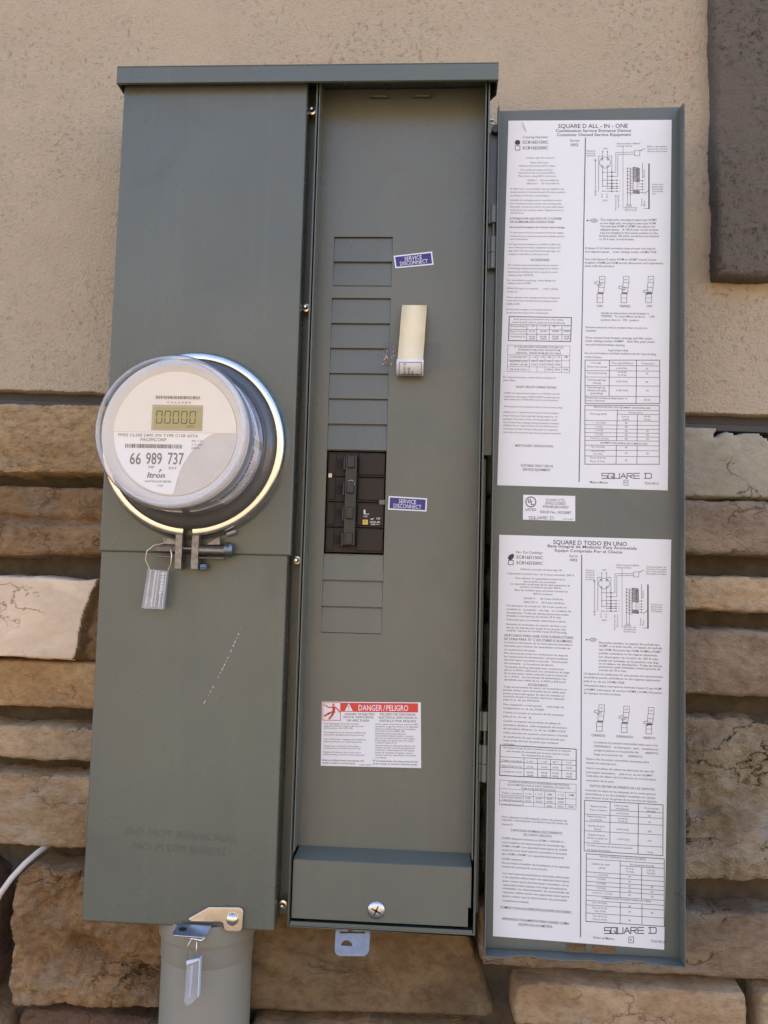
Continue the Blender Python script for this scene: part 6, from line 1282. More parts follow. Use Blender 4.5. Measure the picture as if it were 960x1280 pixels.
 p=[[(0.0512,0.0589),(0.0613,0.0515),(0.0778,0.0477),(0.0888,0.0499),(0.0876,0.0565),(0.0783,0.0626),(0.0619,0.0658)],[(0.5986,0.0894),(0.6002,0.0887),(0.6034,0.0887),(0.6051,0.0893),(0.6051,0.0907),(0.6036,0.0914),(0.6003,0.0915),(0.5987,0.0908)],[(0.6264,0.089),(0.628,0.0883),(0.6312,0.0883),(0.6329,0.089),(0.6329,0.0903),(0.6313,0.091),(0.6281,0.0911),(0.6264,0.0904)],[(0.5606,0.195),(0.5624,0.1941),(0.5661,0.1941),(0.568,0.1948),(0.5681,0.1964),(0.5663,0.1972),(0.5626,0.1973),(0.5607,0.1965)],[(0.6011,0.1395),(0.6024,0.1389),(0.6052,0.1389),(0.6066,0.1395),(0.6067,0.1406),(0.6053,0.1412),(0.6025,0.1413),(0.6011,0.1407)],[(0.6292,0.1489),(0.6306,0.1483),(0.6334,0.1483),(0.6348,0.1488),(0.6348,0.15),(0.6335,0.1506),(0.6307,0.1507),(0.6293,0.1501)],[(0.6019,0.1592),(0.6032,0.1585),(0.606,0.1585),(0.6074,0.1591),(0.6075,0.1602),(0.6061,0.1609),(0.6033,0.1609),(0.6019,0.1603)],[(0.6841,0.1577),(0.686,0.1569),(0.6896,0.1568),(0.6915,0.1576),(0.6916,0.1592),(0.6898,0.16),(0.6861,0.16),(0.6842,0.1593)],[(0.7021,0.1578),(0.7031,0.1574),(0.7049,0.1574),(0.7058,0.1578),(0.7059,0.1585),(0.705,0.1589),(0.7031,0.159),(0.7022,0.1586)],[(0.6299,0.1666),(0.6313,0.166),(0.6341,0.1659),(0.6355,0.1665),(0.6355,0.1677),(0.6342,0.1683),(0.6314,0.1683),(0.63,0.1678)],[(0.6845,0.1655),(0.6863,0.1647),(0.69,0.1647),(0.6918,0.1654),(0.6919,0.167),(0.6901,0.1678),(0.6864,0.1679),(0.6845,0.1671)],[(0.7025,0.1656),(0.7034,0.1652),(0.7052,0.1652),(0.7062,0.1656),(0.7062,0.1664),(0.7053,0.1668),(0.7034,0.1668),(0.7025,0.1664)],[(0.6024,0.1739),(0.6038,0.1733),(0.6066,0.1732),(0.608,0.1738),(0.608,0.175),(0.6067,0.1756),(0.6039,0.1756),(0.6025,0.175)],[(0.6847,0.1724),(0.6865,0.1716),(0.6902,0.1715),(0.6921,0.1723),(0.6922,0.1738),(0.6904,0.1747),(0.6867,0.1747),(0.6848,0.174)],[(0.7027,0.1725),(0.7036,0.1721),(0.7055,0.1721),(0.7064,0.1724),(0.7065,0.1732),(0.7056,0.1736),(0.7037,0.1737),(0.7028,0.1733)],[(0.6304,0.1783),(0.6318,0.1777),(0.6346,0.1777),(0.636,0.1783),(0.636,0.1794),(0.6346,0.18),(0.6319,0.1801),(0.6305,0.1795)],[(0.6849,0.1773),(0.6867,0.1765),(0.6904,0.1764),(0.6923,0.1772),(0.6924,0.1787),(0.6906,0.1795),(0.6869,0.1796),(0.685,0.1789)],[(0.7029,0.1774),(0.7038,0.177),(0.7057,0.177),(0.7066,0.1773),(0.7067,0.1781),(0.7058,0.1785),(0.7039,0.1786),(0.703,0.1782)],[(0.6029,0.1856),(0.6043,0.185),(0.6071,0.185),(0.6085,0.1856),(0.6085,0.1867),(0.6072,0.1873),(0.6044,0.1874),(0.603,0.1868)],[(0.6852,0.1841),(0.687,0.1833),(0.6907,0.1833),(0.6926,0.184),(0.6927,0.1856),(0.6908,0.1864),(0.6871,0.1865),(0.6853,0.1857)],[(0.7032,0.1842),(0.7041,0.1838),(0.706,0.1838),(0.7069,0.1842),(0.7069,0.185),(0.706,0.1854),(0.7042,0.1854),(0.7032,0.185)],[(0.8197,0.0835),(0.8213,0.0827),(0.8245,0.0827),(0.8261,0.0834),(0.8262,0.0847),(0.8246,0.0854),(0.8214,0.0855),(0.8198,0.0848)],[(0.7433,0.1275),(0.7449,0.1268),(0.7481,0.1268),(0.7498,0.1274),(0.7498,0.1288),(0.7483,0.1295),(0.745,0.1296),(0.7434,0.1289)],[(0.7596,0.1312),(0.7612,0.1305),(0.7644,0.1305),(0.766,0.1311),(0.7661,0.1325),(0.7645,0.1332),(0.7613,0.1332),(0.7597,0.1326)],[(0.7437,0.1359),(0.7453,0.1352),(0.7485,0.1352),(0.7501,0.1359),(0.7502,0.1372),(0.7486,0.1379),(0.7454,0.138),(0.7437,0.1373)],[(0.7599,0.1396),(0.7615,0.1389),(0.7647,0.1389),(0.7664,0.1395),(0.7664,0.1409),(0.7649,0.1416),(0.7616,0.1416),(0.76,0.141)],[(0.744,0.1444),(0.7456,0.1436),(0.7488,0.1436),(0.7505,0.1443),(0.7505,0.1456),(0.7489,0.1463),(0.7457,0.1464),(0.7441,0.1457)],[(0.7603,0.148),(0.7619,0.1473),(0.7651,0.1473),(0.7667,0.1479),(0.7668,0.1493),(0.7652,0.15),(0.762,0.1501),(0.7603,0.1494)],[(0.7444,0.1528),(0.7459,0.1521),(0.7492,0.152),(0.7508,0.1527),(0.7509,0.154),(0.7493,0.1547),(0.7461,0.1548),(0.7444,0.1541)],[(0.7606,0.1564),(0.7622,0.1557),(0.7654,0.1557),(0.7671,0.1563),(0.7671,0.1577),(0.7655,0.1584),(0.7623,0.1585),(0.7607,0.1578)],[(0.7447,0.1612),(0.7463,0.1605),(0.7495,0.1604),(0.7511,0.1611),(0.7512,0.1624),(0.7496,0.1632),(0.7464,0.1632),(0.7448,0.1625)],[(0.761,0.1648),(0.7625,0.1641),(0.7658,0.1641),(0.7674,0.1647),(0.7675,0.1661),(0.7659,0.1668),(0.7627,0.1669),(0.761,0.1662)],[(0.745,0.1696),(0.7466,0.1689),(0.7498,0.1688),(0.7515,0.1695),(0.7515,0.1709),(0.75,0.1716),(0.7467,0.1716),(0.7451,0.171)],[(0.7613,0.1732),(0.7629,0.1725),(0.7661,0.1725),(0.7677,0.1731),(0.7678,0.1745),(0.7662,0.1752),(0.763,0.1753),(0.7614,0.1746)],[(0.7454,0.178),(0.747,0.1773),(0.7502,0.1772),(0.7518,0.1779),(0.7519,0.1793),(0.7503,0.18),(0.7471,0.18),(0.7454,0.1794)],[(0.7616,0.1817),(0.7632,0.1809),(0.7664,0.1809),(0.7681,0.1816),(0.7681,0.1829),(0.7665,0.1836),(0.7633,0.1837),(0.7617,0.183)],[(0.7457,0.1864),(0.7473,0.1857),(0.7505,0.1856),(0.7522,0.1863),(0.7522,0.1877),(0.7506,0.1884),(0.7474,0.1884),(0.7458,0.1878)],[(0.762,0.1901),(0.7636,0.1894),(0.7668,0.1893),(0.7684,0.19),(0.7685,0.1913),(0.7669,0.192),(0.7637,0.1921),(0.762,0.1914)],[(0.8314,0.1564),(0.8332,0.1556),(0.8369,0.1556),(0.8387,0.1563),(0.8388,0.1579),(0.837,0.1587),(0.8333,0.1587),(0.8314,0.158)],[(0.8472,0.1566),(0.848,0.1563),(0.8496,0.1562),(0.8504,0.1566),(0.8505,0.1573),(0.8497,0.1576),(0.8481,0.1576),(0.8472,0.1573)],[(0.8317,0.1642),(0.8335,0.1634),(0.8372,0.1634),(0.839,0.1641),(0.8391,0.1657),(0.8373,0.1665),(0.8336,0.1665),(0.8318,0.1658)],[(0.8475,0.1644),(0.8483,0.1641),(0.8499,0.164),(0.8507,0.1644),(0.8508,0.1651),(0.85,0.1654),(0.8484,0.1654),(0.8476,0.1651)],[(0.832,0.1711),(0.8338,0.1703),(0.8374,0.1702),(0.8393,0.171),(0.8394,0.1725),(0.8376,0.1733),(0.8339,0.1734),(0.832,0.1726)],[(0.8478,0.1713),(0.8486,0.1709),(0.8502,0.1709),(0.851,0.1712),(0.851,0.1719),(0.8503,0.1722),(0.8487,0.1723),(0.8478,0.1719)],[(0.8323,0.1779),(0.8341,0.1771),(0.8377,0.177),(0.8396,0.1778),(0.8397,0.1793),(0.8379,0.1802),(0.8342,0.1802),(0.8323,0.1795)],[(0.8481,0.1781),(0.8489,0.1777),(0.8505,0.1777),(0.8513,0.178),(0.8513,0.1787),(0.8505,0.1791),(0.8489,0.1791),(0.8481,0.1788)],[(0.8325,0.1847),(0.8343,0.1839),(0.838,0.1839),(0.8399,0.1846),(0.8399,0.1862),(0.8381,0.187),(0.8345,0.187),(0.8326,0.1863)],[(0.8484,0.1849),(0.8492,0.1846),(0.8508,0.1845),(0.8516,0.1849),(0.8516,0.1856),(0.8508,0.1859),(0.8492,0.1859),(0.8484,0.1856)],[(0.5157,0.2583),(0.5231,0.257),(0.5233,0.2613),(0.5158,0.261)]])
SHEET_LISTING = dict(t=[
 (0.0481, 0.2524, 0.59005, 0.10323, 'LISTED', 0.2, 0),
 (0.4354, 0.8103, 0.17907, 0.10323, 'CLASS CTL', 0.1, 0),
 (0.436, 0.8181, 0.31352, 0.10323, 'ENCLOSED', 0.1, 0),
 (0.3905, 0.8714, 0.45408, 0.10323, 'PANELBOARD', 0.1, 0),
 (0.3301, 0.9246, 0.66806, 0.10323, 'ISSUE No. 0032887', 0.1, 0),
 (0.7661, 0.9624, 0.92973, 0.05161, '15007-90079', 0, 0),
],
 l=[(0.2445,0.27587,0.2401,0.33785,1),(0.2401,0.33785,0.2268,0.39423,1),(0.2268,0.39423,0.2059,0.43952,1),(0.2059,0.43952,0.1793,0.46932,1),(0.1793,0.46932,0.1497,0.48072,1),(0.1497,0.48072,0.12,0.4726,1),(0.12,0.4726,0.093,0.4457,1),(0.093,0.4457,0.0713,0.40264,1),(0.0713,0.40264,0.0572,0.34759,1),(0.0572,0.34759,0.0521,0.28594,1),(0.0521,0.28594,0.0563,0.22374,1),(0.0563,0.22374,0.0696,0.1671,1),(0.0696,0.1671,0.0907,0.12161,1),(0.0907,0.12161,0.1174,0.09175,1),(0.1174,0.09175,0.1471,0.08045,1),(0.1471,0.08045,0.1769,0.08881,1),(0.1769,0.08881,0.2039,0.11596,1),(0.2039,0.11596,0.2254,0.15922,1),(0.2254,0.15922,0.2394,0.21433,1),(0.2394,0.21433,0.2445,0.27587,1),(0.098,0.18005,0.0987,0.27704,0.9),(0.0987,0.27704,0.116,0.31489,0.9),(0.116,0.31489,0.1359,0.27509,0.9),(0.1359,0.27509,0.1352,0.15875,0.9),(0.1575,0.24167,0.1584,0.39006,0.9),(0.1584,0.39006,0.2049,0.38755,0.9),(0.1662,0.86807,0.1152,0.87119,0.416),(0.1152,0.87119,0.1156,0.92237,0.416),(0.1156,0.92237,0.1665,0.91922,0.416),(0.1665,0.91922,0.1668,0.97032,0.416),(0.1668,0.97032,0.1159,0.97352,0.416),(0.1751,0.86753,0.2233,0.86458,0.416),(0.2233,0.86458,0.2239,0.96674,0.416),(0.2239,0.96674,0.1757,0.96976,0.416),(0.1757,0.96976,0.1751,0.86753,0.416),(0.2022,0.92212,0.2304,0.97655,0.416),(0.2348,0.86387,0.2354,0.96602,0.416),(0.2354,0.96602,0.2835,0.963,0.416),(0.2835,0.963,0.2829,0.86093,0.416),(0.295,0.96228,0.3185,0.85875,0.416),(0.3185,0.85875,0.3457,0.9591,0.416),(0.3055,0.92285,0.3348,0.92103,0.416),(0.3545,0.95855,0.354,0.85658,0.416),(0.354,0.85658,0.4019,0.85364,0.416),(0.4019,0.85364,0.4022,0.90461,0.416),(0.4022,0.90461,0.3542,0.90758,0.416),(0.3756,0.90626,0.4051,0.95538,0.416),(0.4713,0.8494,0.4182,0.85265,0.416),(0.4182,0.85265,0.4186,0.95452,0.416),(0.4186,0.95452,0.4717,0.95119,0.416),(0.4184,0.90361,0.4689,0.90048,0.416),(0.5161,0.84665,0.5755,0.84302,0.416),(0.5755,0.84302,0.5835,0.86287,0.416),(0.5835,0.86287,0.5837,0.92385,0.416),(0.5837,0.92385,0.5758,0.94466,0.416),(0.5758,0.94466,0.5165,0.94838,0.416),(0.5288,0.84587,0.5292,0.94759,0.416)],
 p=[])
SHEET_DANGER = dict(t=[
 (0.2367, 0.537, 0.18967, 0.03375, 'HAZARD OF ELECTRIC', 0.25, 0),
 (0.2207, 0.5251, 0.23616, 0.03375, 'SHOCK, EXPLOSION,', 0.25, 0),
 (0.2538, 0.481, 0.28745, 0.03375, 'OR ARC FLASH', 0.25, 0),
 (0.5894, 0.948, 0.18688, 0.03375, 'PELIGRO DE DESCARGA', 0.25, 0),
 (0.5774, 0.9597, 0.23641, 0.03375, 'ELECTRICA, EXPLOSION O', 0.25, 0),
 (0.5856, 0.9516, 0.28833, 0.03375, 'DESTELLO POR ARQUEO', 0.25, 0),
 (0.0207, 0.3761, 0.33952, 0.02375, 'Wear appropriate personal protective', 0.05, 0),
 (0.0211, 0.4249, 0.37649, 0.02375, 'equipment (PPE) and follow safe electrical', 0.05, 0),
 (0.0215, 0.3198, 0.41008, 0.02375, 'work practices. See NFPA 70E.', 0.05, 0),
 (0.0224, 0.4456, 0.47717, 0.02375, 'This equipment must only be installed and', 0.05, 0),
 (0.0228, 0.4337, 0.5146, 0.02375, 'serviced by qualified electrical personnel.', 0.05, 0),
 (0.0236, 0.4501, 0.58264, 0.02375, 'Turn off all power supplying this equipment', 0.05, 0),
 (0.0241, 0.4101, 0.62034, 0.02375, 'before working on or inside equipment.', 0.05, 0),
 (0.0249, 0.3783, 0.68761, 0.02375, 'Always use a properly rated voltage', 0.05, 0),
 (0.0253, 0.3986, 0.7219, 0.02375, 'sensing device to confirm power is off.', 0.05, 0),
 (0.026, 0.399, 0.78356, 0.02375, 'Replace all devices, doors and covers', 0.05, 0),
 (0.0265, 0.4433, 0.81979, 0.02375, 'before turning on power to this equipment.', 0.05, 0),
 (0.0153, 0.4278, 0.90992, 0.0275, 'Failure to follow these instructions will', 0.25, 0),
 (0.0158, 0.3478, 0.95055, 0.0275, 'result in death or serious injury.', 0.25, 0),
 (0.3881, 0.508, 0.97169, 0.01875, '15007-90079', 0, 0),
 (0.5416, 0.9712, 0.33795, 0.02375, 'Utilice equipo de protección personal (EPP)', 0.05, 0),
 (0.5417, 0.971, 0.37493, 0.02375, 'apropiado y siga las prácticas de seguridad', 0.05, 0),
 (0.5419, 0.9473, 0.41213, 0.02375, 'eléctrica establecidas por su Compañía.', 0.05, 0),
 (0.542, 0.8407, 0.44536, 0.02375, 'Consulte la norma NFPA 70E.', 0.05, 0),
 (0.5421, 0.8486, 0.48464, 0.02375, 'Solamente el personal eléctrico', 0.05, 0),
 (0.5422, 0.9234, 0.5181, 0.02375, 'especializado deberá instalar y prestar', 0.05, 0),
 (0.5424, 0.943, 0.55341, 0.02375, 'servicio de mantenimiento a este equipo.', 0.05, 0),
 (0.5425, 0.9311, 0.58908, 0.02375, 'Desenergice el equipo antes de realizar', 0.05, 0),
 (0.5426, 0.7615, 0.62322, 0.02375, 'cualquier trabajo en él.', 0.05, 0),
 (0.5428, 0.9426, 0.66715, 0.02375, 'Siempre utilice un dispositivo detector de', 0.05, 0),
 (0.5429, 0.9386, 0.70137, 0.02375, 'tensión de valor nominal adecuado para', 0.05, 0),
 (0.543, 0.9385, 0.73672, 0.02375, 'confirmar la desenergización del equipo.', 0.05, 0),
 (0.5432, 0.9227, 0.77591, 0.02375, 'Antes de energizar el equipo, vuelva a', 0.05, 0),
 (0.5433, 0.9461, 0.81202, 0.02375, 'colocar todos los dispositivos, las puertas', 0.05, 0),
 (0.5434, 0.6587, 0.85197, 0.02375, 'y las cubiertas.', 0.05, 0),
 (0.5237, 0.9653, 0.90422, 0.0275, 'El incumplimiento de estas precauciones', 0.25, 0),
 (0.5239, 0.9652, 0.94659, 0.0275, 'podrá causar la muerte o lesiones serias.', 0.25, 0),
],
 l=[],
 p=[])
# ------------------------------------------------------------------ meter and breaker panel
panel = thing('electrical_panel', 'grey steel meter and breaker panel with its cover hanging open', 'electrical panel', (0.0, 0.05, -0.45))
P = M['paint']
# left body and right cabinet
MB().box(-0.1975, -0.0035, 0.006, 0.098, -0.4475, 0.436).build('meter_compartment', P, panel, bevel=0.001)
cab = MB()
cab.box(0.0097, 0.0112, 0.0, 0.098, -0.4433, 0.436)
cab.box(0.1923, 0.1938, 0.0, 0.098, -0.4433, 0.436)
cab.box(0.0112, 0.1923, 0.0, 0.098, -0.4433, -0.4415)
cab.box(0.0112, 0.1923, 0.096, 0.098, -0.4415, 0.436)
cab.box(0.0112, 0.1923, 0.0335, 0.096, 0.4345, 0.436)
cab.build('breaker_cabinet', P, panel, bevel=0.0005)
# bent-in lip along the cabinet's bottom
MB().box(0.0125, 0.191, 0.0005, 0.0017, -0.4414, -0.4385).build('cabinet_lip', P, panel)
MB().box(-0.0034, 0.0096, 0.030, 0.096, -0.4425, 0.436).build('joint_channel', M['paint_dark'], panel)
# two-piece cover of the meter side
MB().box(-0.2, 0.0, 0.0, 0.022, -0.079, 0.4365).build('upper_cover', P, panel, bevel=0.0022, seg=3)
lo = MB().box(-0.1992, -0.0037, 0.0024, 0.024, -0.450, -0.0775)
lower_cover = lo.build('lower_cover', P, panel, bevel=0.0022, seg=3)
text_on([(-0.1575, -0.0435, -0.3610, 0.0072, 'DO NOT BREAK SEAL', 0.3), (-0.1505, -0.0555, -0.3745, 0.0072, 'NO FUSES INSIDE', 0.3)],
        lambda x, z: (x, 0.0019, z - 0.025 * (x + 0.1))).build('embossed_letters', P, lower_cover).modifiers.new('raise', 'SOLIDIFY').thickness = 0.0006
# scratch on the lower cover
rs = random.Random(3)
sc = MB()
for k in range(30):
    t = (k + rs.uniform(-0.4, 0.4)) / 30
    if t < 0 or rs.random() < 0.45:
        continue
    x = -0.0463 + (-0.0847 + 0.0463) * t
    z = -0.1476 + (-0.2315 + 0.1476) * t - 0.004 * math.sin(t * 3)
    L = rs.uniform(0.0004, 0.0019)
    w = rs.uniform(0.0002, 0.0006)
    d = Vector((-0.40, 0, -0.9)).normalized()
    n = Vector((0.9, 0, -0.4)).normalized()
    c = Vector((x, 0.00215, z))
    sc.add([c - d * L, c - n * w, c + d * L, c + n * w], [(0, 1, 2, 3)])
sc.build('scratch_marks', M['ink_white'], lower_cover)
# small bolts in the joint between the two sides
for x, z in ((0.0031, 0.404), (0.0038, 0.1856), (0.0036, -0.0827), (0.0017, -0.429)):
    b = MB()
    b.lathe([(0.0, 0.0115), (0.0014, 0.0117), (0.0022, 0.0128), (0.0024, 0.0145), (0.0024, 0.0165), (0.0042, 0.017), (0.0042, 0.0185), (0.0020, 0.019), (0.0020, 0.030)], x, z, 14)
    b.build('joint_screw', M['nickel'], panel, smooth=True)
# rain cap
cap_out = [(-0.2040, -0.012), (0.2016, -0.012), (0.2016, 0.018), (0.1952, 0.030), (0.1952, 0.098), (-0.1990, 0.098), (-0.1990, 0.030), (-0.2040, 0.018)]
cap = MB()
cap.plan(cap_out, 0.4379, 0.4392)
tt = 0.0013
cap.box(-0.2040, 0.2016, -0.012, -0.012 + tt, 0.4201, 0.4378)
cap.box(-0.2040, 0.2016, -0.0106, -0.0078, 0.4201, 0.4213)
cap.box(-0.2040, -0.2040 + tt, -0.0106, 0.018, 0.4201, 0.4378)
cap.box(0.2016 - tt, 0.2016, -0.0106, 0.018, 0.4201, 0.4378)
cap.plan([(0.2016, 0.0182), (0.1952, 0.0302), (0.1940, 0.0302), (0.2003, 0.0182)], 0.4201, 0.4378)
cap.plan([(-0.2040, 0.0182), (-0.1990, 0.0302), (-0.1978, 0.0302), (-0.2027, 0.0182)], 0.4201, 0.4378)
cap.build('rain_cap', P, panel, bevel=0.0007)

# dead front: recessed tray with breaker openings
hole_up = [(0.0302, 0.2139), (0.0935, 0.2139), (0.0935, 0.2685), (0.0302, 0.2685)]
hole_lo = [(0.0297, -0.1570), (0.0930, -0.1570), (0.0930, 0.2007), (0.0297, 0.2007)]
df = MB()
df.add(*curve_mesh([[(0.0133, -0.3788), (0.1898, -0.3788), (0.1898, 0.4355), (0.0133, 0.4355)], hole_up, hole_lo], 0.0300, 0.0312))
df.box(0.0127, 0.0139, 0.0008, 0.0312, -0.372, 0.4345)
df.box(0.1893, 0.1905, 0.0008, 0.0312, -0.372, 0.4345)
# sloped shelf and the proud lower face with its slots at the corners
sh = [(0.0150, 0.0312, -0.3735), (0.1885, 0.0312, -0.3735), (0.1895, 0.0044, -0.3800), (0.0128, 0.0044, -0.3800)]
df.add(sh + [(a, b + 0.0004, c - 0.0012) for a, b, c in sh], [(0, 1, 2, 3), (7, 6, 5, 4), (0, 4, 5, 1), (1, 5, 6, 2), (2, 6, 7, 3), (3, 7, 4, 0)])
df.add(*curve_mesh([[(0.0128, -0.3802), (0.1895, -0.3802), (0.1895, -0.4180), (0.1868, -0.4180), (0.1868, -0.4365), (0.0128, -0.4365)]], 0.0032, 0.0044))
dead = df.build('dead_front', M['paint_dark'], panel, bevel=0.0004)
MB().box(0.0750, 0.1180, 0.00295, 0.0032, -0.4363, -0.4110).build('pressed_pad', M['paint_dark'], panel, bevel=0.0003)
MB().box(0.0113, 0.1922, 0.060, 0.0605, -0.440, 0.434).build('bus_backing', M['dark_metal'], panel)
# hanging tabs under the cap
for a, b in ((0.0655, 0.0850), (0.1115, 0.1315)):
    t_ = MB()
    t_.tube([(a, 0.0285, 0.4245), (a + 0.003, 0.024, 0.4240), (b - 0.003, 0.024, 0.4240), (b, 0.0285, 0.4245)], [0.0008, 0.0014, 0.0014, 0.0008], 8)
    t_.build('lift_tab', M['paint_dark'], panel, smooth='all')
for z0, z1 in ((0.0353, 0.2690), (-0.1580, -0.0746)):
    MB().box(0.0290, 0.0945, 0.0336, 0.0346, z0, z1).build('added_gap_backing', M['paint_dark'], panel)  # grey plate added so the gaps between fillers don't go pitch black
# twist-out filler plates, each pressed slightly askew
def knock(z1, z0, tilt):
    x0, x1 = (0.0302, 0.0935) if z1 > 0.21 else (0.0297, 0.0930)
    top, bot = 0.0306 + tilt, 0.0302 - tilt * 0.25
    v = [(x0, bot, z0 + 0.0003), (x1, bot, z0 + 0.0003), (x1, top, z1 - 0.0009), (x0, top, z1 - 0.0009)]
    v += [(a, b + 0.0012, c) for a, b, c in v]
    MB().add(v, [(0, 1, 2, 3), (7, 6, 5, 4), (0, 4, 5, 1), (1, 5, 6, 2), (2, 6, 7, 3), (3, 7, 4, 0)]).build('filler_plate', M['paint_dark'], panel, bevel=0.0003)
for z1, z0 in ((0.2685, 0.2408), (0.2408, 0.2141), (0.2007, 0.1728), (0.1728, 0.1456), (0.1456, 0.1182), (0.1182, 0.0907), (0.0907, 0.0634), (0.0634, 0.0356), (-0.0748, -0.1022), (-0.1022, -0.1296), (-0.1296, -0.1568)):
    knock(z1, z0, rs.uniform(0.0012, 0.0020))

def screw(name, x, z, y, r, mat, parent, phillips=True, slot=0.35):
    b = MB()
    b.lathe([(0.0, y - 0.0026), (r * 0.4, y - 0.0025), (r * 0.75, y - 0.0019), (r * 0.95, y - 0.0009), (r, y - 0.0002), (r, y + 0.0004)], x, z, 28)
    o = b.build(name, mat, parent, smooth='all')
    c = MB()
    for a in ((slot, slot + math.pi / 2) if phillips else (slot,)):
        d = Vector((math.cos(a), 0, math.sin(a)))
        n = Vector((-math.sin(a), 0, math.cos(a)))
        q = Vector((x, y - 0.00275, z))
        hw = r * 0.10
        L = r * (0.62 if phillips else 0.85)
        c.add([q - d * L + n * hw * 0.5, q - d * L - n * hw * 0.5, q - n * hw, q + d * L - n * hw * 0.5, q + d * L + n * hw * 0.5, q + n * hw], [(0, 1, 2, 3, 4, 5)])
    c.build('screw_recess_shade', M['slot_shade'], o)  # flat black strokes painting the shade of the driver recess
    return o
screw('cover_screw', 0.0968, -0.4247, 0.0028, 0.0086, M['steel'], panel, True, 1.15)
# zinc tab with hasp holes under the cabinet
tb = MB()
tb.add(*curve_mesh([[(0.0565, -0.4434), (0.0912, -0.4434), (0.0910, -0.4630), (0.0895, -0.4660), (0.0865, -0.4680), (0.0620, -0.4690), (0.0585, -0.4675), (0.0570, -0.4645)],
                    [(0.0610, -0.4500), (0.0860, -0.4490), (0.0860, -0.4478), (0.0740, -0.4482), (0.0735, -0.4462), (0.0690, -0.4462), (0.0685, -0.4486), (0.0610, -0.4488)],
                    [(0.0630 + 0.0055 + 0.0055 * math.cos(t * math.pi / 8), -0.4600 + 0.0042 * math.sin(t * math.pi / 8)) for t in range(0, 9)]], 0.0105, 0.0119))
tb.v = [(x, y - 0.42 * max(0.0, -0.4434 - z), z) for x, y, z in tb.v]
tb.build('hasp_tab', M['zinc_dull'], panel, bevel=0.0003)

# cover door, swung open
PD = M['paint_door']
door_mb = MB()
door_mb.add(*curve_mesh([[(0.2040, -0.4612), (0.2842, -0.4612), (0.2842, -0.4535), (0.3035, -0.4535), (0.3035, -0.4612), (0.3095, -0.4612), (0.3095, -0.4535), (0.3320, -0.4535), (0.3320, -0.4612), (0.3940, -0.4612), (0.3940, 0.4070), (0.2040, 0.4040)]], 0.0200, 0.0212))
# side flanges with cut-back top corners
for x0, x1 in ((0.2030, 0.2041), (0.3936, 0.3947)):
    n = [(0.0, 0.3985), (0.004, 0.4015), (0.0212, 0.4060), (0.0212, -0.4625), (0.0, -0.4628)]
    v = [(x0, y, z) for y, z in n] + [(x1, y, z) for y, z in n]
    k = len(n)
    door_mb.add(v, [tuple(range(k)), tuple(range(2 * k - 1, k - 1, -1))] + [(i, i + k, (i + 1) % k + k, (i + 1) % k) for i in range(k)])
# bottom flange, its front edge cut in waves for the latch
wave = [(0.2041, 0.001), (0.2150, -0.0015), (0.2240, 0.000), (0.2330, 0.0055), (0.2460, 0.0075), (0.2600, 0.0035), (0.2760, 0.0005), (0.2900, 0.0025), (0.3050, 0.0040), (0.3160, 0.0010), (0.3260, 0.0000), (0.3340, 0.0055), (0.3450, 0.0085), (0.3570, 0.0070), (0.3680, 0.0020), (0.3800, -0.0005), (0.3936, 0.001)]
poly = wave + [(0.3936, 0.0212), (0.2041, 0.0212)]
door_mb.plan(poly, -0.4628, -0.4616)
door = door_mb.build('door', PD, panel, bevel=0.0004)
# hinge knuckles and leaf
MB().box(0.1942, 0.2028, 0.0120, 0.0135, 0.030, 0.376).build('hinge_leaf', P, panel, bevel=0.0004)
MB().box(0.1942, 0.1975, 0.0240, 0.0255, -0.430, 0.028).build('hinge_leaf', P, panel, bevel=0.0004)
for zs in ((0.2920, 0.2736, 0.2587, 0.2415, 0.2248), (-0.2290, -0.2475, -0.2615, -0.2800, -0.2972)):
    h = MB()
    hx, hy = 0.2003, 0.0060
    for a, b in ((zs[0], zs[1]), (zs[2], zs[3] + 0.0003), (zs[3] - 0.0003, zs[4])):
        h.tube([(hx, hy, a), (hx, hy, b)], 0.0040, 16)
        h.box(hx - 0.0055, hx - 0.0020, hy - 0.001, hy + 0.016, b, a)
    h.tube([(hx, hy, zs[1]), (hx, hy, zs[2])], 0.0014, 8)
    h.build('hinge', P, panel, smooth=True)
# little pivot and clip by the top of the hinge side
MB().tube([(0.2005, 0.014, 0.376), (0.2005, 0.004, 0.376)], 0.0042, 14).build('pivot_stud', M['dark_metal'], panel, smooth=True)
c_ = MB()
c_.tube([(0.1958, 0.032, 0.4005), (0.1992, 0.032, 0.4005)], 0.0022, 10)
c_.tube([(0.1958, 0.032, 0.3965), (0.1998, 0.032, 0.3955)], 0.0016, 8)
c_.build('retaining_clip', M['steel'], panel, smooth=True)
# latch at the bottom of the meter cover
la = MB()
la.prism([(-0.0694, -0.4285), (-0.0385, -0.4272), (-0.0355, -0.4287), (-0.0344, -0.4318), (-0.0346, -0.4465), (-0.0358, -0.4492), (-0.0380, -0.4503), (-0.0500, -0.4505), (-0.0528, -0.4492), (-0.0545, -0.4430), (-0.0575, -0.4421), (-0.0860, -0.4430), (-0.0893, -0.4412), (-0.0880, -0.4398)], -0.0016, 0.0022)
latch = la.build('latch_plate', M['nickel'], panel, bevel=0.0007)
lt = MB()
tabp = [(-0.0985, -0.002), (-0.0650, -0.002), (-0.0665, -0.015), (-0.0700, -0.0195), (-0.0985, -0.0185), (-0.1003, -0.015)]
lt.add([(x, y, -0.4445 + 0.30 * y) for x, y in tabp] + [(x, y, -0.4457 + 0.30 * y) for x, y in tabp], [tuple(range(6)), tuple(range(11, 5, -1))] + [(i, i + 6, (i + 1) % 6 + 6, (i + 1) % 6) for i in range(6)])
lt.build('latch_tab', M['zinc_blue'], latch, bevel=0.0003)
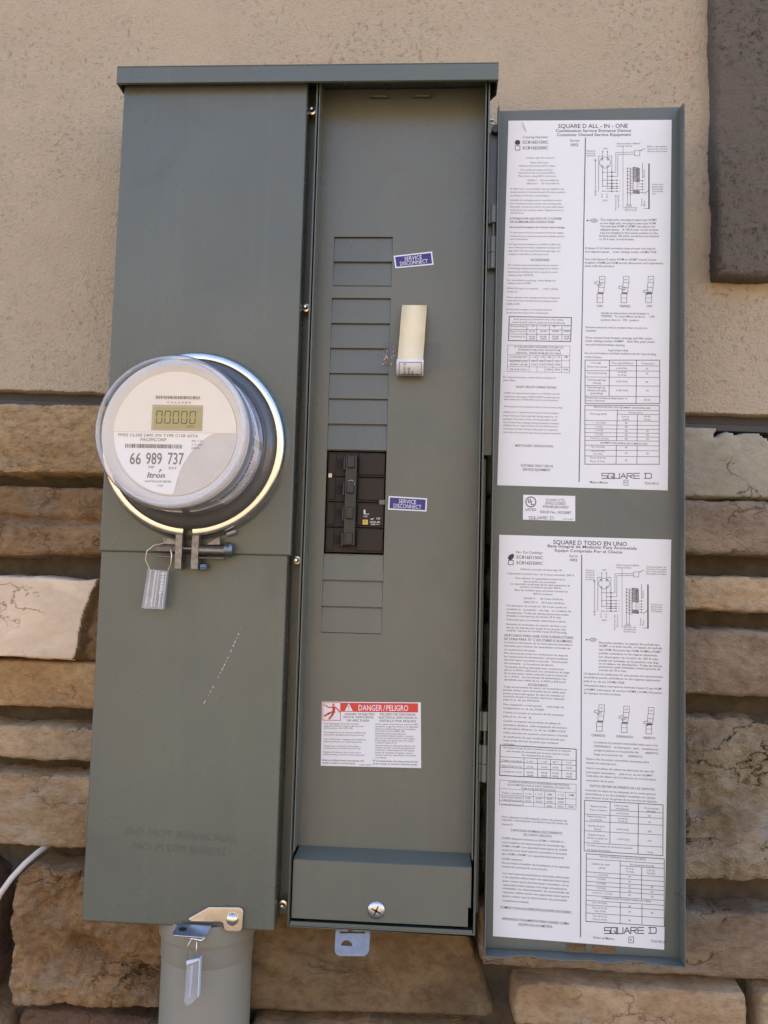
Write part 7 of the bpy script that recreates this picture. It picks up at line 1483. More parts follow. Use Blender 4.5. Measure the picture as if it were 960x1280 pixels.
hole_ = [(-0.092 + 0.0042 * math.cos(t * math.pi / 8), -0.010 + 0.0026 * math.sin(t * math.pi / 8)) for t in range(16)]
MB().add([(x, y, -0.4442 + 0.30 * y) for x, y in hole_], [tuple(range(16))]).build('tab_hole_shade', M['slot_shade'], latch)  # flat black oval painting the shade of a hole in the tab
lp = MB()
lp.tube([(-0.0845, -0.017, -0.4525), (-0.0700, -0.019, -0.4535), (-0.0675, -0.018, -0.4505)], [0.0012, 0.0014, 0.0008], 8)
lp.build('latch_lip', M['nickel'], latch, smooth='all')
b = MB()
b.lathe([(0.0, -0.0062), (0.0025, -0.0060), (0.0046, -0.0050), (0.0058, -0.0035), (0.0062, -0.0017), (0.0062, -0.0014)], -0.0449, -0.4385, 28)
b.build('latch_rivet', M['nickel'], latch, smooth='all')

# ------------------------------------------------------------------ printed sheets glued to the panel
def quad_map(q, y):
    """q: TL, TR, BR, BL in XZ; u right, v down"""
    tl, tr, br, bl = q
    def f(u, v):
        x = (tl[0] * (1 - u) + tr[0] * u) * (1 - v) + (bl[0] * (1 - u) + br[0] * u) * v
        z = (tl[1] * (1 - u) + tr[1] * u) * (1 - v) + (bl[1] * (1 - u) + br[1] * u) * v
        return (x, y, z)
    return f

def print_sheet(mb, data, q, y, px=0.00087):
    f = quad_map(q, y)
    H = q[0][1] - q[3][1]
    W = q[1][0] - q[0][0]
    hor = [(u0, u1, -v, h, t, w) for u0, u1, v, h, t, w, vert in data['t'] if not vert]
    text_on(hor, lambda x, z: f(x, -z), mb)
    ver = [r for r in data['t'] if r[6]]
    gm = glyph_meshes([(r[4], 0, 0.0) for r in ver])
    for (u, uw, v0, v1, t, w, _), (vv, ff, a, b2) in zip(ver, gm):
        k = (v0 - v1) / max(b2 - a, 1e-6)
        mb.add([f(u + uw * (0.5 - z), v0 - (x - a) * k) for x, z in vv], ff)
    for u0, v0, u1, v1, w in data['l']:
        a = Vector(f(u0, v0))
        b2 = Vector(f(u1, v1))
        d = b2 - a
        if d.length < 1e-6:
            continue
        d.normalize()
        n = Vector((-d.z, 0, d.x)) * (w * px / 2)
        e = d * (w * px / 2)
        mb.add([a - n - e, b2 - n + e, b2 + n + e, a + n - e], [(0, 1, 2, 3)])
    for poly in data['p']:
        mb.add([f(u, v) for u, v in poly], [tuple(range(len(poly)))])
    return mb

def sheet(name, q, y0, label=None, r=0.0, lift=None):
    """a vinyl sheet with rounded corners, 0.25 mm thick, standing on y0"""
    f = quad_map(q, y0)
    n = 24
    m_ = 12
    mb = MB()
    v = []
    for j in range(n + 1):
        for i in range(m_ + 1):
            x, y, z = f(i / m_, j / n)
            v.append((x, y - 0.00025 - (lift(i / m_, j / n) if lift else 0), z))
    k = m_ + 1
    mb.add(v, [(j * k + i, (j + 1) * k + i, (j + 1) * k + i + 1, j * k + i + 1) for j in range(n) for i in range(m_)])
    o = mb.build(name, M['paper'], panel)
    md = o.modifiers.new('thickness', 'SOLIDIFY')
    md.thickness = 0.0002
    md.offset = -1
    if label:
        o['label'] = label
    return o

Q_EN = [(0.2148, 0.3928), (0.3863, 0.3925), (0.3824, -0.0018), (0.2093, 0.0001)]
Q_ES = [(0.2122, -0.0512), (0.3860, -0.0520), (0.3792, -0.4543), (0.2123, -0.4499)]
Q_UL = [(0.2361, -0.0093), (0.2891, -0.0094), (0.2893, -0.0354), (0.2360, -0.0350)]
Q_DG = [(0.0330, -0.2281), (0.1354, -0.2253), (0.1373, -0.2915), (0.0339, -0.2932)]
lab_en = sheet('instruction_label', Q_EN, 0.0199, 'white English wiring instruction sheet on the upper half of the door')
print_sheet(MB(), SHEET_ENGLISH, Q_EN, 0.01955).build('printed_text', M['ink'], lab_en)
# wrinkle in the sheet's top left corner
wr = MB()
wr.tube([(0.2295, 0.01985, 0.3922), (0.2315, 0.0194, 0.3880), (0.2330, 0.0194, 0.3840), (0.2338, 0.01985, 0.3795)], [0.0002, 0.0017, 0.0014, 0.0002], 10)
wr.build('paper_wrinkle', M['paper'], lab_en, smooth='all')
lab_es = sheet('instruction_label', Q_ES, 0.0199, 'white Spanish wiring instruction sheet on the lower half of the door')
print_sheet(MB(), SHEET_SPANISH, Q_ES, 0.01955).build('printed_text', M['ink'], lab_es)
lab_ul = sheet('listing_label', Q_UL, 0.0199, 'small white listing sticker between the two instruction sheets')
print_sheet(MB(), SHEET_LISTING, Q_UL, 0.01955).build('printed_text', M['ink'], lab_ul)
lab_dg = sheet('danger_label', Q_DG, 0.0299, 'white danger sticker with a red banner and shock pictogram')
print_sheet(MB(), SHEET_DANGER, Q_DG, 0.02955).build('printed_text', M['ink'], lab_dg)
fd = quad_map(Q_DG, 0.02958)
fd2 = quad_map(Q_DG, 0.02946)
red = MB()
red.add([fd(0.192, 0.014), fd(0.972, 0.014), fd(0.972, 0.155), fd(0.192, 0.155)], [(0, 1, 2, 3)])
def stroke(mb, f, pts, w):
    for (a, b2), (c, d) in zip(pts, pts[1:]):
        p, q = Vector(f(a, b2)), Vector(f(c, d))
        t = (q - p).normalized()
        n = Vector((-t.z, 0, t.x)) * w / 2
        mb.add([p - n - t * w * 0.3, q - n + t * w * 0.3, q + n + t * w * 0.3, p + n - t * w * 0.3], [(0, 1, 2, 3)])
fr = [(0.012, 0.014), (0.190, 0.014), (0.190, 0.290), (0.012, 0.290), (0.012, 0.014)]
stroke(red, fd2, fr, 0.0006)
# shock pictogram: falling figure and the bolt that strikes it
red.add([fd2(0.118 + 0.011 * math.cos(k * math.pi / 6), 0.047 + 0.020 * math.sin(k * math.pi / 6)) for k in range(12)], [tuple(range(12))])
red.add([fd2(*p) for p in ((0.104, 0.075), (0.128, 0.070), (0.138, 0.110), (0.134, 0.150), (0.112, 0.150), (0.106, 0.110))], [tuple(range(6))])
stroke(red, fd2, [(0.116, 0.155), (0.070, 0.185), (0.030, 0.222)], 0.0019)
stroke(red, fd2, [(0.128, 0.155), (0.108, 0.205), (0.078, 0.268)], 0.0019)
stroke(red, fd2, [(0.134, 0.080), (0.160, 0.115), (0.186, 0.165)], 0.0012)
stroke(red, fd2, [(0.108, 0.085), (0.062, 0.088)], 0.0012)
stroke(red, fd2, [(0.062, 0.080), (0.046, 0.060), (0.050, 0.072), (0.020, 0.045)], 0.0008)
red.build('red_print', M['ink_red'], lab_dg)
wh = MB()
wh.add([fd2(0.274, 0.020), fd2(0.234, 0.142), fd2(0.314, 0.142)], [(0, 1, 2)])
text_on([(0.372, 0.612, -0.088, 0.088, 'DANGER', 0.5), (0.622, 0.640, -0.088, 0.088, '/', 0.4), (0.652, 0.874, -0.088, 0.088, 'PELIGRO', 0.5)], lambda x, z: fd2(x, -z), wh)
wh.build('white_print', M['ink_white'], lab_dg)
fd3 = quad_map(Q_DG, 0.02938)
ex = MB()
ex.add([fd3(0.2705, 0.052), fd3(0.2775, 0.052), fd3(0.2765, 0.098), fd3(0.2720, 0.098)], [(0, 1, 2, 3)])
ex.add([fd3(0.2705, 0.108), fd3(0.2775, 0.108), fd3(0.2775, 0.122), fd3(0.2705, 0.122)], [(0, 1, 2, 3)])
ex.build('exclamation_mark', M['ink'], lab_dg)
for q, lb in (([(0.0950, 0.2474), (0.1362, 0.2524), (0.1382, 0.2378), (0.0972, 0.2337)], 'tilted blue service disconnect sticker near the top filler plates'),
              ([(0.0967, -0.0124), (0.1371, -0.0141), (0.1366, -0.0280), (0.0962, -0.0268)], 'blue service disconnect sticker beside the black breaker')):
    o = sheet('disconnect_label', q, 0.0299, lb)
    f1 = quad_map(q, 0.02958)
    MB().add([f1(0.035, 0.10), f1(0.965, 0.10), f1(0.965, 0.90), f1(0.035, 0.90)], [(0, 1, 2, 3)]).build('blue_print', M['ink_blue'], o)
    f2 = quad_map(q, 0.02946)
    text_on([(0.27, 0.72, -0.33, 0.30, 'SERVICE', 0.15), (0.14, 0.86, -0.68, 0.30, 'DISCONNECT', 0.15)], lambda x, z: f2(x, -z)).build('printed_text', M['ink_white'], o)
# cut-off roll of dymo-like stickers is a thing of its own, see below

# ------------------------------------------------------------------ main breaker
brk = thing('circuit_breaker', 'black four space main breaker set in the panel opening', 'breaker', (0.061, 0.045, -0.0755))
for k in range(4):
    zt = 0.0340 - k * 0.02685
    zb = zt - 0.0262
    m_ = MB()
    m_.box(0.0305, 0.0920, 0.0345, 0.058, zb, zt)
    m_.box(0.0640, 0.0915, 0.0322, 0.0345, zb + 0.0022, zt - 0.0014)
    m_.box(0.0318, 0.0395, 0.0330, 0.0345, zb + 0.0022, zt - 0.0014)
    body = m_.build('breaker_pole', M['brown_plastic'], brk, bevel=0.0005)
    MB().box(0.0408, 0.0475, 0.0339, 0.0344, zb + 0.0085, zt - 0.0080).build('handle_slot_shade', M['slot_shade'], body)  # black plate standing for the shade inside the slot
tie = MB()
tie.box(0.0505, 0.0628, 0.0225, 0.0340, -0.0660, 0.0295)
for k in range(4):
    zc = 0.0210 - k * 0.02685
    tie.box(0.0528, 0.0604, 0.0190, 0.0226, zc - 0.0055, zc + 0.0070)
    tie.box(0.0475, 0.0506, 0.0265, 0.0338, zc - 0.0075, zc + 0.0075)
handle = tie.build('tie_handle', M['black_plastic'], brk, bevel=0.0008)
f_ = lambda x, z: (x, 0.02235, z)
text_on([(0.0547, 0.0592, -0.0015, 0.0028, '150', 0.1)], f_).build('rating_print', M['ink_white'], handle)
rr = MB()
stroke(rr, lambda x, z: (x, 0.0223, z), [(0.0569 + 0.0038 * math.cos(t * math.pi / 10), -0.0015 + 0.0042 * math.sin(t * math.pi / 10)) for t in range(21)], 0.0003)
rr.build('rating_ring', M['ink_white'], handle)
pr = MB()
f_ = lambda x, z: (x, 0.03205, z)
text_on([(0.0700, 0.0745, -0.0345, 0.0016, 'TYPE', 0.2), (0.0712, 0.0762, -0.0320, 0.0016, 'HOM', 0.2), (0.0775, 0.0815, -0.0370, 0.0016, '4P', 0.3), (0.0775, 0.0880, -0.0400, 0.0018, 'ISSUE', 0.3), (0.0785, 0.0880, -0.0425, 0.0018, '240 V~', 0.3), (0.0845, 0.0880, -0.0362, 0.0022, '10', 0.3), (0.0705, 0.0722, -0.0295, 0.0042, 'I', 0.6)], f_, pr)
pr.build('white_print', M['ink_white'], brk)
yl = MB()
yl.box(0.0697, 0.0752, 0.03185, 0.0322, -0.0430, -0.0378)
ylo = yl.build('yellow_mark', M['ink_yellow'], brk)
text_on([(0.0715, 0.0735, -0.0404, 0.0026, 'T', 0.4)], lambda x, z: (x, 0.0316, z)).build('printed_text', M['ink'], ylo)
MB().box(0.0318, 0.0356, 0.0320, 0.0331, 0.0062, 0.0106).build('indicator_square', M['strip_paper'], brk, bevel=0.0003)
MB().add(*curve_mesh([[(0.0925, -0.0215), (0.0872, -0.0215), (0.0865, -0.0200), (0.0865, -0.0170), (0.0925, -0.0165)]], 0.0303, 0.0315)).build('opening_tab', M['paint_dark'], panel)
# ------------------------------------------------------------------ sticker strip taped to the dead front
strip = thing('paper_strip', 'curled cream paper strip taped to the inner panel', 'paper strip', (0.118, 0.03, 0.112))
path = [(0.0285, 0.1930), (0.0255, 0.1850), (0.0215, 0.1740), (0.0190, 0.1650), (0.0195, 0.1590), (0.0170, 0.1500), (0.0130, 0.1400), (0.0095, 0.1315), (0.0080, 0.1285)]
curl = [(0.0080, 0.1285), (0.0070, 0.1265), (0.0075, 0.1235), (0.0100, 0.1190), (0.0135, 0.1155), (0.0180, 0.1140), (0.0235, 0.1150), (0.0270, 0.1190)]
def band(pts, xa, xb, lean):
    mb = MB()
    n = len(pts)
    z0 = pts[0][1]
    v = []
    for k, (y, z) in enumerate(pts):
        sh_ = lean * (0.193 - z)
        v += [(xa + sh_, y, z), (xb + sh_, y, z)]
    v += [(x, y + 0.0003, z) for x, y, z in v]
    f = []
    for i in range(n - 1):
        a = 2 * i
        f += [(a, a + 1, a + 3, a + 2), (a + 2 * n + 2, a + 2 * n + 3, a + 2 * n + 1, a + 2 * n)]
        f += [(a, a + 2, a + 2 + 2 * n, a + 2 * n), (a + 1, a + 1 + 2 * n, a + 3 + 2 * n, a + 3)]
    return mb.add(v, f)
band(path, 0.1055, 0.1322, -0.036).build('backing_paper', M['strip_paper'], strip, smooth='all')
cw = band(curl, 0.1048, 0.1330, -0.036).build('curled_end', M['paper'], strip, smooth='all')
def curl_map(x, s):
    """s runs down the curl from 0 to 1"""
    pts = curl[1:6]
    k = max(0.0, min(0.9999, s)) * (len(pts) - 1)
    i = int(k)
    t = k - i
    y = pts[i][0] * (1 - t) + pts[i + 1][0] * t
    z = pts[i][1] * (1 - t) + pts[i + 1][1] * t
    return (x - 0.036 * (0.193 - z), y - 0.0002, z - 0.0001)
pm = MB()
for a, b in (((0.1075, 0.08), (0.1310, 0.08)), ((0.1075, 0.90), (0.1310, 0.90))):
    pm.add([curl_map(a[0], a[1]), curl_map(b[0], a[1]), curl_map(b[0], a[1] + 0.05), curl_map(a[0], a[1] + 0.05)], [(0, 1, 2, 3)])
for x in (0.1075, 0.1306):
    for k in range(8):
        s0, s1 = 0.08 + 0.87 * k / 8, 0.08 + 0.87 * (k + 1) / 8
        pm.add([curl_map(x, s0), curl_map(x + 0.0005, s0), curl_map(x + 0.0005, s1), curl_map(x, s1)], [(0, 1, 2, 3)])
gmm = glyph_meshes([('CIRCUIT 20', 0.2, 0), ('RANGE', 0.2, 0), ('DRY', 0.2, 0), ('A', 0.2, 0)])
for (xc, s0, s1), (vv, ff, a, b) in zip(((0.1135, 0.90, 0.18), (0.1178, 0.90, 0.42), (0.1218, 0.90, 0.60), (0.1262, 0.90, 0.80)), gmm):
    pm.add([curl_map(xc + 0.0024 * (0.5 - z) * -1 * -1, s0 + (s1 - s0) * (x - a) / (b - a)) for x, z in vv], ff)
pm.build('printed_text', M['ink'], cw)
for xa, xb in ((0.0862, 0.1046), (0.1262, 0.1475)):
    tp = MB()
    tv_ = []
    for z in (0.1270, 0.1335, 0.1400, 0.1465, 0.1525):
        for k in range(13):
            x = xa + (xb - xa) * k / 12
            y = 0.0294 - 0.0014 * abs(noise.noise(Vector((x * 160, 1, z * 160)))) * (1 if x < 0.104 else 0.25)
            tv_.append((x, y, z + 0.0008 * noise.noise(Vector((x * 90, 3, z * 60)))))
    tp.add(tv_, [(q * 13 + i, q * 13 + i + 1, (q + 1) * 13 + i + 1, (q + 1) * 13 + i) for q in range(4) for i in range(12)])
    tp.build('clear_tape', M['tape'], strip, smooth='all')
rb = MB()
for k in range(16):
    x = 0.0865 + 0.014 * rs.random()
    z = 0.127 + 0.024 * rs.random()
    d = 0.0016 * rs.random() + 0.0006
    a = rs.random() * 3.1
    rb.add([(x + d * math.cos(a), 0.0287, z + d * math.sin(a)), (x - d * 0.4 * math.sin(a), 0.0284, z + d * 0.4 * math.cos(a)), (x - d * math.cos(a), 0.0287, z - d * math.sin(a)), (x + d * 0.3 * math.sin(a), 0.0289, z - d * 0.3 * math.cos(a))], [(0, 1, 2, 3)])
rb.build('torn_paper_bits', M['beige_grey'], strip)
ru = MB()
for x, z, d in ((0.0905, 0.1420, 0.0013), (0.0893, 0.1308, 0.0016), (0.0915, 0.1295, 0.0008)):
    ru.add([(x + d * math.cos(k * 1.05) * (1 + 0.3 * math.sin(k * 2.7)), 0.0283, z + 0.8 * d * math.sin(k * 1.05)) for k in range(6)], [tuple(range(6))])
ru.build('rust_specks', M['red_tip'], strip)

# ------------------------------------------------------------------ electricity meter
CX, CZ = -0.1035, 0.033
meter = thing('electricity_meter', 'round glass electricity meter reading zero on the upper grey cover', 'electricity meter', (CX, 0.0, CZ))
col = MB()
col.lathe([(0.0985, 0.0), (0.0965, -0.0015), (0.0950, -0.0045), (0.0925, -0.0050), (0.086, -0.0050)], CX, CZ, 96)
col.build('socket_collar', P, panel, smooth='all')
bs = MB()
bs.lathe([(0.0880, -0.0045), (0.0880, -0.0130), (0.0855, -0.0150), (0.0800, -0.0155), (0.0760, -0.0175), (0.0740, -0.0175), (0.0, -0.0170)], CX, CZ, 96)
bs.build('meter_base', M['base_grey'], meter, smooth=True)
ho = MB()
ho.lathe([(0.0738, -0.0170), (0.0735, -0.0300), (0.0716, -0.0600), (0.0690, -0.0650), (0.0600, -0.0660), (0.0, -0.0660)], CX, CZ, 96)
ho.build('meter_housing', M['housing'], meter, smooth=True)
bz = MB()
bz.lathe([(0.0700, -0.0690), (0.0718, -0.0700), (0.0718, -0.0722), (0.0700, -0.0735), (0.0625, -0.0735), (0.0600, -0.0725), (0.0598, -0.0660)], CX, CZ, 96)
bz.build('face_reflection_ring', M['reflection_beige'], meter, smooth=True)  # pale ring standing for the face mirrored in the cover wall
FY = -0.0735
fp = MB()
fp.lathe([(0.0, FY), (0.0598, FY), (0.0598, -0.0700)], CX, CZ, 96)
face = fp.build('face_plate', M['cream'], meter, smooth=True)
# lower half: warm grey field and the white name plate
def lf(x, z, y):
    return (CX + x + 0.0026, y, CZ + z - 0.0015)
arc = [(0.0590 * math.cos(a), 0.0590 * math.sin(a)) for a in [math.pi + math.pi * k / 40 for k in range(41)]]
low = MB()
low.add([(CX + x, FY - 0.0003, CZ + z) for x, z in arc], [tuple(range(len(arc)))])
low.build('lower_field', M['beige_grey'], face)
npts = [(0.0588 * math.cos(math.pi + k * 0.0433), 0.0588 * math.sin(math.pi + k * 0.0433)) for k in range(0, 37)]
edge = [(0.0392, 0.0005), (0.0320, -0.0032), (0.0256, -0.0087), (0.0195, -0.0150), (0.0145, -0.0221), (0.0100, -0.0300), (0.0067, -0.0377), (0.0040, -0.0470), (0.0021, -0.0575)]
nm = MB()
nm.add([(CX + x, FY - 0.0006, CZ + z) for x, z in npts + edge[::-1] + [(-0.0588, 0.0005)]], [tuple(range(len(npts) + len(edge) + 1))])
name_plate = nm.build('name_plate', M['name_white'], face)
ln = MB()
ln.add([(CX - 0.0590, FY - 0.0007, CZ + 0.0004), (CX + 0.0590, FY - 0.0007, CZ + 0.0004), (CX + 0.0590, FY - 0.0007, CZ + 0.0009), (CX - 0.0590, FY - 0.0007, CZ + 0.0009)], [(0, 1, 2, 3)])
ln.build('plate_edge', M['beige_grey'], face)
# display
dsp = MB()
dsp.box(CX - 0.0228, CX + 0.0265, FY - 0.0008, FY + 0.001, CZ + 0.0028, CZ + 0.0275)
lcd_f = dsp.build('display_frame', M['lcd_frame'], face, bevel=0.0004)
disp = MB().box(CX - 0.0205, CX + 0.0252, FY - 0.0011, FY - 0.0006, CZ + 0.0046, CZ + 0.0252).build('display', M['lcd'], meter)
sg = MB()
for k in range(5):
    x0 = CX - 0.0185 + k * 0.0081
    x1 = x0 + 0.0060
    z0, z1 = CZ + 0.0090, CZ + 0.0215
    zm = (z0 + z1) / 2
    t = 0.00095
    y = FY - 0.0013
    def bar(a, b, c, d):
        sg.add([(a, y, b), (c, y, b), (c + (0.0005), y, d), (a + 0.0005, y, d)], [(0, 1, 2, 3)])
    bar(x0 + 0.0006, z1 - t, x1 - 0.0006, z1)
    bar(x0 + 0.0006, z0, x1 - 0.0006, z0 + t)
    for xx in (x0, x1 - t):
        bar(xx, zm + 0.0006, xx + t, z1 - 0.0006)
        bar(xx, z0 + 0.0006, xx + t, zm - 0.0006)
text_on([(CX + 0.0115, CX + 0.0185, CZ + 0.0066, 0.0022, 'kWh', 0.1)], lambda x, z: (x, FY - 0.0013, z), sg)
sg.build('display_digits', M['lcd_ink'], disp)
# face printing
FACE_INK = simple_mat('face_ink', (0.24, 0.19, 0.13), 0.6)
pf = MB()
Tm = lambda x0, x1, z, h, t, w=0.0, sh=0.0: (x0, x1, z, h, t, w, sh)
text_on([Tm(-0.0570, 0.0203, -0.0008, 0.0028, 'FM2S CL200 240V 3W TYPE C1SR 60TA'), Tm(-0.0351, -0.0099, -0.0050, 0.0030, 'PACIFICORP', 0.15),
         Tm(-0.0259, -0.0204, -0.0316, 0.0024, 'MP'), Tm(-0.0063, 0.0015, -0.0320, 0.0024, 'EXT'),
         Tm(-0.0272, -0.0097, -0.0390, 0.0050, 'Itron', 0.9, 0.22), Tm(-0.0291, -0.0033, -0.0451, 0.0020, 'WATTHOUR METER'), Tm(-0.0164, -0.0109, -0.0490, 0.0018, 'USA'),
         Tm(0.0146, 0.0248, -0.0056, 0.0020, 'Kh 1.0'), Tm(0.0150, 0.0248, -0.0090, 0.0020, '1.0 kh'), Tm(0.0146, 0.0225, -0.0124, 0.0020, '60Hz'),
         Tm(-0.0110, 0.0120, 0.0312, 0.0016, '0 2 6 6 9 8 9')], lambda x, z: lf(x, z, FY - 0.0009), pf)
stroke(pf, lambda x, z: lf(x, z, FY - 0.0009), [(-0.0158, -0.0362), (-0.0138, -0.0338), (-0.0150, -0.0338)], 0.0009)
pf.build('face_print', FACE_INK, face, kind='stuff')
pf = MB()
text_on([Tm(-0.0446, -0.0338, -0.0234, 0.0112, '66', 0.3), Tm(-0.0289, -0.0135, -0.0231, 0.0112, '989', 0.3), Tm(-0.0078, 0.0076, -0.0228, 0.0112, '737', 0.3)],
        lambda x, z: lf(x, z, FY - 0.0009)).build('serial_number', FACE_INK, face)
rs2 = random.Random(5)
x = -0.0498
while x < 0.0061:
    w = rs2.choice((0.0004, 0.0004, 0.0008, 0.0012))
    pf.add([lf(x, -0.0094, FY - 0.0009), lf(x + w, -0.0094, FY - 0.0009), lf(x + w, -0.0132, FY - 0.0009), lf(x, -0.0132, FY - 0.0009)], [(0, 1, 2, 3)])
    x += w + rs2.choice((0.0004, 0.0004, 0.0008))
pf.build('barcode', FACE_INK, face)
pf = MB()
x = -0.0222
while x < 0.0212:
    w = rs2.choice((0.0003, 0.0006, 0.0009))
    pf.add([lf(x, 0.0375, FY - 0.0009), lf(x + w, 0.0375, FY - 0.0009), lf(x + w, 0.0347, FY - 0.0009), lf(x, 0.0347, FY - 0.0009)], [(0, 1, 2, 3)])
    x += w + rs2.choice((0.0005, 0.0008))
pf.build('barcode', FACE_INK, face)
# side stickers on the housing, seen through the cover on the right
def cyl(a, y, r):
    return (CX + r * math.cos(a), y, CZ + r * math.sin(a))
for a0, a1 in ((R(-58), R(-6)), (R(0), R(50))):
    sk = MB()
    n = 16
    v = []
    for k in range(n + 1):
        a = a0 + (a1 - a0) * k / n
        v += [cyl(a, -0.0210, 0.0743), cyl(a, -0.0580, 0.0721)]
    sk.add(v, [(2 * k, 2 * k + 1, 2 * k + 3, 2 * k + 2) for k in range(n)])
    o = sk.build('side_sticker', M['pale_blue'], meter, smooth='all')
    md = MB()
    mid = (a0 + a1) / 2
    lines = [('MODULE NO 7314 5528', 0.9, -0.0500, 0.0062, 0.9), ('LISTED METER', 0.6, -0.0400, 0.0034, 0.3), ('SAN 0045 221', 0.6, -0.0335, 0.0034, 0.3), ('TESTED', 0.4, -0.0270, 0.0034, 0.3)]
    for (txt, frac, yy, hh, w), (vv, ff, p0, p1) in zip(lines, glyph_meshes([(l[0], l[4], 0) for l in lines])):
        half = (a1 - a0) / 2 * frac
        md.add([cyl(mid - half + 2 * half * (px - p0) / (p1 - p0), yy + hh * (0.5 - pz) * -1 * -1, 0.0746 + (yy + 0.021) * 0.0595) for px, pz in vv], ff)
    md.build('printed_text', M['ink'], o)
gl = MB()
gl.lathe([(0.0850, -0.0135), (0.0850, -0.0185), (0.0815, -0.0205), (0.0785, -0.0230), (0.0772, -0.0300), (0.0756, -0.0500), (0.0742, -0.0760), (0.0735, -0.0835), (0.0722, -0.0880), (0.0700, -0.0905), (0.0680, -0.0900), (0.0668, -0.0880), (0.0660, -0.0872), (0.0, -0.0868)], CX, CZ, 128)
gl.build('glass_cover', M['glass'], meter, smooth='all')
rim = MB()
rim.lathe([(0.0732, -0.0815), (0.0730, -0.0845), (0.0717, -0.0876), (0.0700, -0.0898), (0.0684, -0.0894), (0.0674, -0.0880)], CX, CZ, 128)
rim.build('cover_rim', M['glass_rim'], meter, smooth='all')
fo = MB()
fo.lathe([(0.0850, -0.0138), (0.0853, -0.0165), (0.0846, -0.0192), (0.0815, -0.0210), (0.0790, -0.0235)], CX, CZ, 128)
fo.build('cover_foot', M['glass'], meter, smooth='all')
# sealing ring, open at the bottom
g0 = math.asin(0.0052 / 0.095)
rg = MB()
rp = [(0.0870, -0.0105), (0.0872, -0.0140), (0.0880, -0.0150), (0.0918, -0.0152), (0.0936, -0.0142), (0.0956, -0.0105), (0.0958, -0.0040), (0.0945, -0.0036), (0.0943, -0.0110), (0.0925, -0.0134), (0.0885, -0.0134), (0.0870, -0.0105)]
rg.lathe(rp, CX, CZ, 140, -math.pi / 2 + g0, 1.5 * math.pi - g0)
ring = rg.build('sealing_ring', M['ring_metal'], meter, smooth=True)
lg = MB()
lg.box(-0.1158, -0.1087, -0.0150, -0.0030, -0.0955, -0.0605)
lg.box(-0.1345, -0.1158, -0.0145, -0.0040, -0.0842, -0.0828)
lg.prism([(-0.1300, -0.0635), (-0.1160, -0.0655), (-0.1160, -0.0710), (-0.1290, -0.0705)], -0.0125, -0.0050)
lg.build('clamp_lug', M['lug_metal'], ring, bevel=0.0006)
lg = MB()
lg.box(-0.0990, -0.0918, -0.0150, -0.0030, -0.0955, -0.0605)
lg.box(-0.0918, -0.0655, -0.0145, -0.0040, -0.0842, -0.0828)
lg.prism([(-0.0840, -0.0690), (-0.0715, -0.0615), (-0.0705, -0.0700), (-0.0850, -0.0705)], -0.0125, -0.0050)
lg.build('clamp_lug', M['lug_metal'], ring, bevel=0.0006)
bt = MB()
bt.tube([(-0.1385, -0.0095, -0.0745), (-0.0600, -0.0095, -0.0740)], 0.0024, 12)
for k in range(8):
    bt.tube([(-0.1075 + k * 0.0010, -0.0095, -0.0743), (-0.1070 + k * 0.0010, -0.0095, -0.0743)], 0.0028, 12)
bt.tube([(-0.1395, -0.0095, -0.0745), (-0.1160, -0.0095, -0.0745)], 0.0046, 6)
bt.tube([(-0.0915, -0.0095, -0.0757), (-0.0655, -0.0095, -0.0757)], 0.0052, 14)
bt.build('clamp_bolt', M['bolt_dark'], ring, smooth=True)
hd = MB()
hd.tube([(-0.0655, -0.0095, -0.0745), (-0.0640, -0.0095, -0.0745), (-0.0600, -0.0095, -0.0745), (-0.0575, -0.0095, -0.0745)], [0.0068, 0.0078, 0.0078, 0.0056], 12)
hd.build('bolt_head', M['zinc_dull'], ring, smooth=True)
MB().tube([(-0.0905, -0.0075, -0.0925), (-0.0845, -0.0075, -0.0925)], 0.0038, 8).build('lock_nut', M['zinc_blue'], ring, smooth=True)
MB().tube([(-0.0655, -0.0050, -0.0590), (-0.0560, -0.0050, -0.0555)], 0.0024, 8).build('stop_pin', M['zinc_blue'], ring, smooth=True)

# ------------------------------------------------------------------ seals
def seal_box(name, corners, y0, y1):
    mb = MB()
    mb.prism(corners, y0, y1)
    return mb
s1 = thing('wire_seal', 'clear plastic wire seal hanging from the meter ring bolt', 'seal', (-0.1345, -0.012, -0.1372))
bodyp = [(-0.1434, -0.0955), (-0.1222, -0.0975), (-0.1252, -0.1368), (-0.1475, -0.1362)]
seal_box('seal', bodyp, -0.0150, -0.0085).build('seal_body', M['seal_plastic'], s1, bevel=0.0008)
ins = MB()
for u, w in ((0.12, 0.05), (0.36, 0.08), (0.52, 0.05), (0.72, 0.06), (0.90, 0.04)):
    q = quad_map(bodyp, -0.0128)
    ins.add([q(u, 0.04), q(u + w, 0.04), q(u + w, 0.94), q(u, 0.94)], [(0, 1, 2, 3)])
ins.build('seal_insert', M['paper'], s1)
text_on([(0.06, 0.60, -0.80, 0.16, '3154207', 0.1)], lambda x, z: quad_map(bodyp, -0.0153)(-z, x)).build('seal_number', M['ink_white'], s1)
wr1 = MB()
wr1.tube([(-0.1210, -0.010, -0.0710), (-0.1200, -0.0165, -0.0755), (-0.1185, -0.0165, -0.0810), (-0.1192, -0.0150, -0.0905), (-0.1222, -0.0125, -0.0965), (-0.1250, -0.0115, -0.1040)], 0.00055, 6)
wr1.tube([(-0.1210, -0.004, -0.0700), (-0.1290, -0.012, -0.0698), (-0.1370, -0.0165, -0.0722), (-0.1440, -0.0165, -0.0780), (-0.1455, -0.0155, -0.0870), (-0.1432, -0.0135, -0.0930), (-0.1415, -0.0120, -0.0970), (-0.1418, -0.0115, -0.1050)], 0.00055, 6)
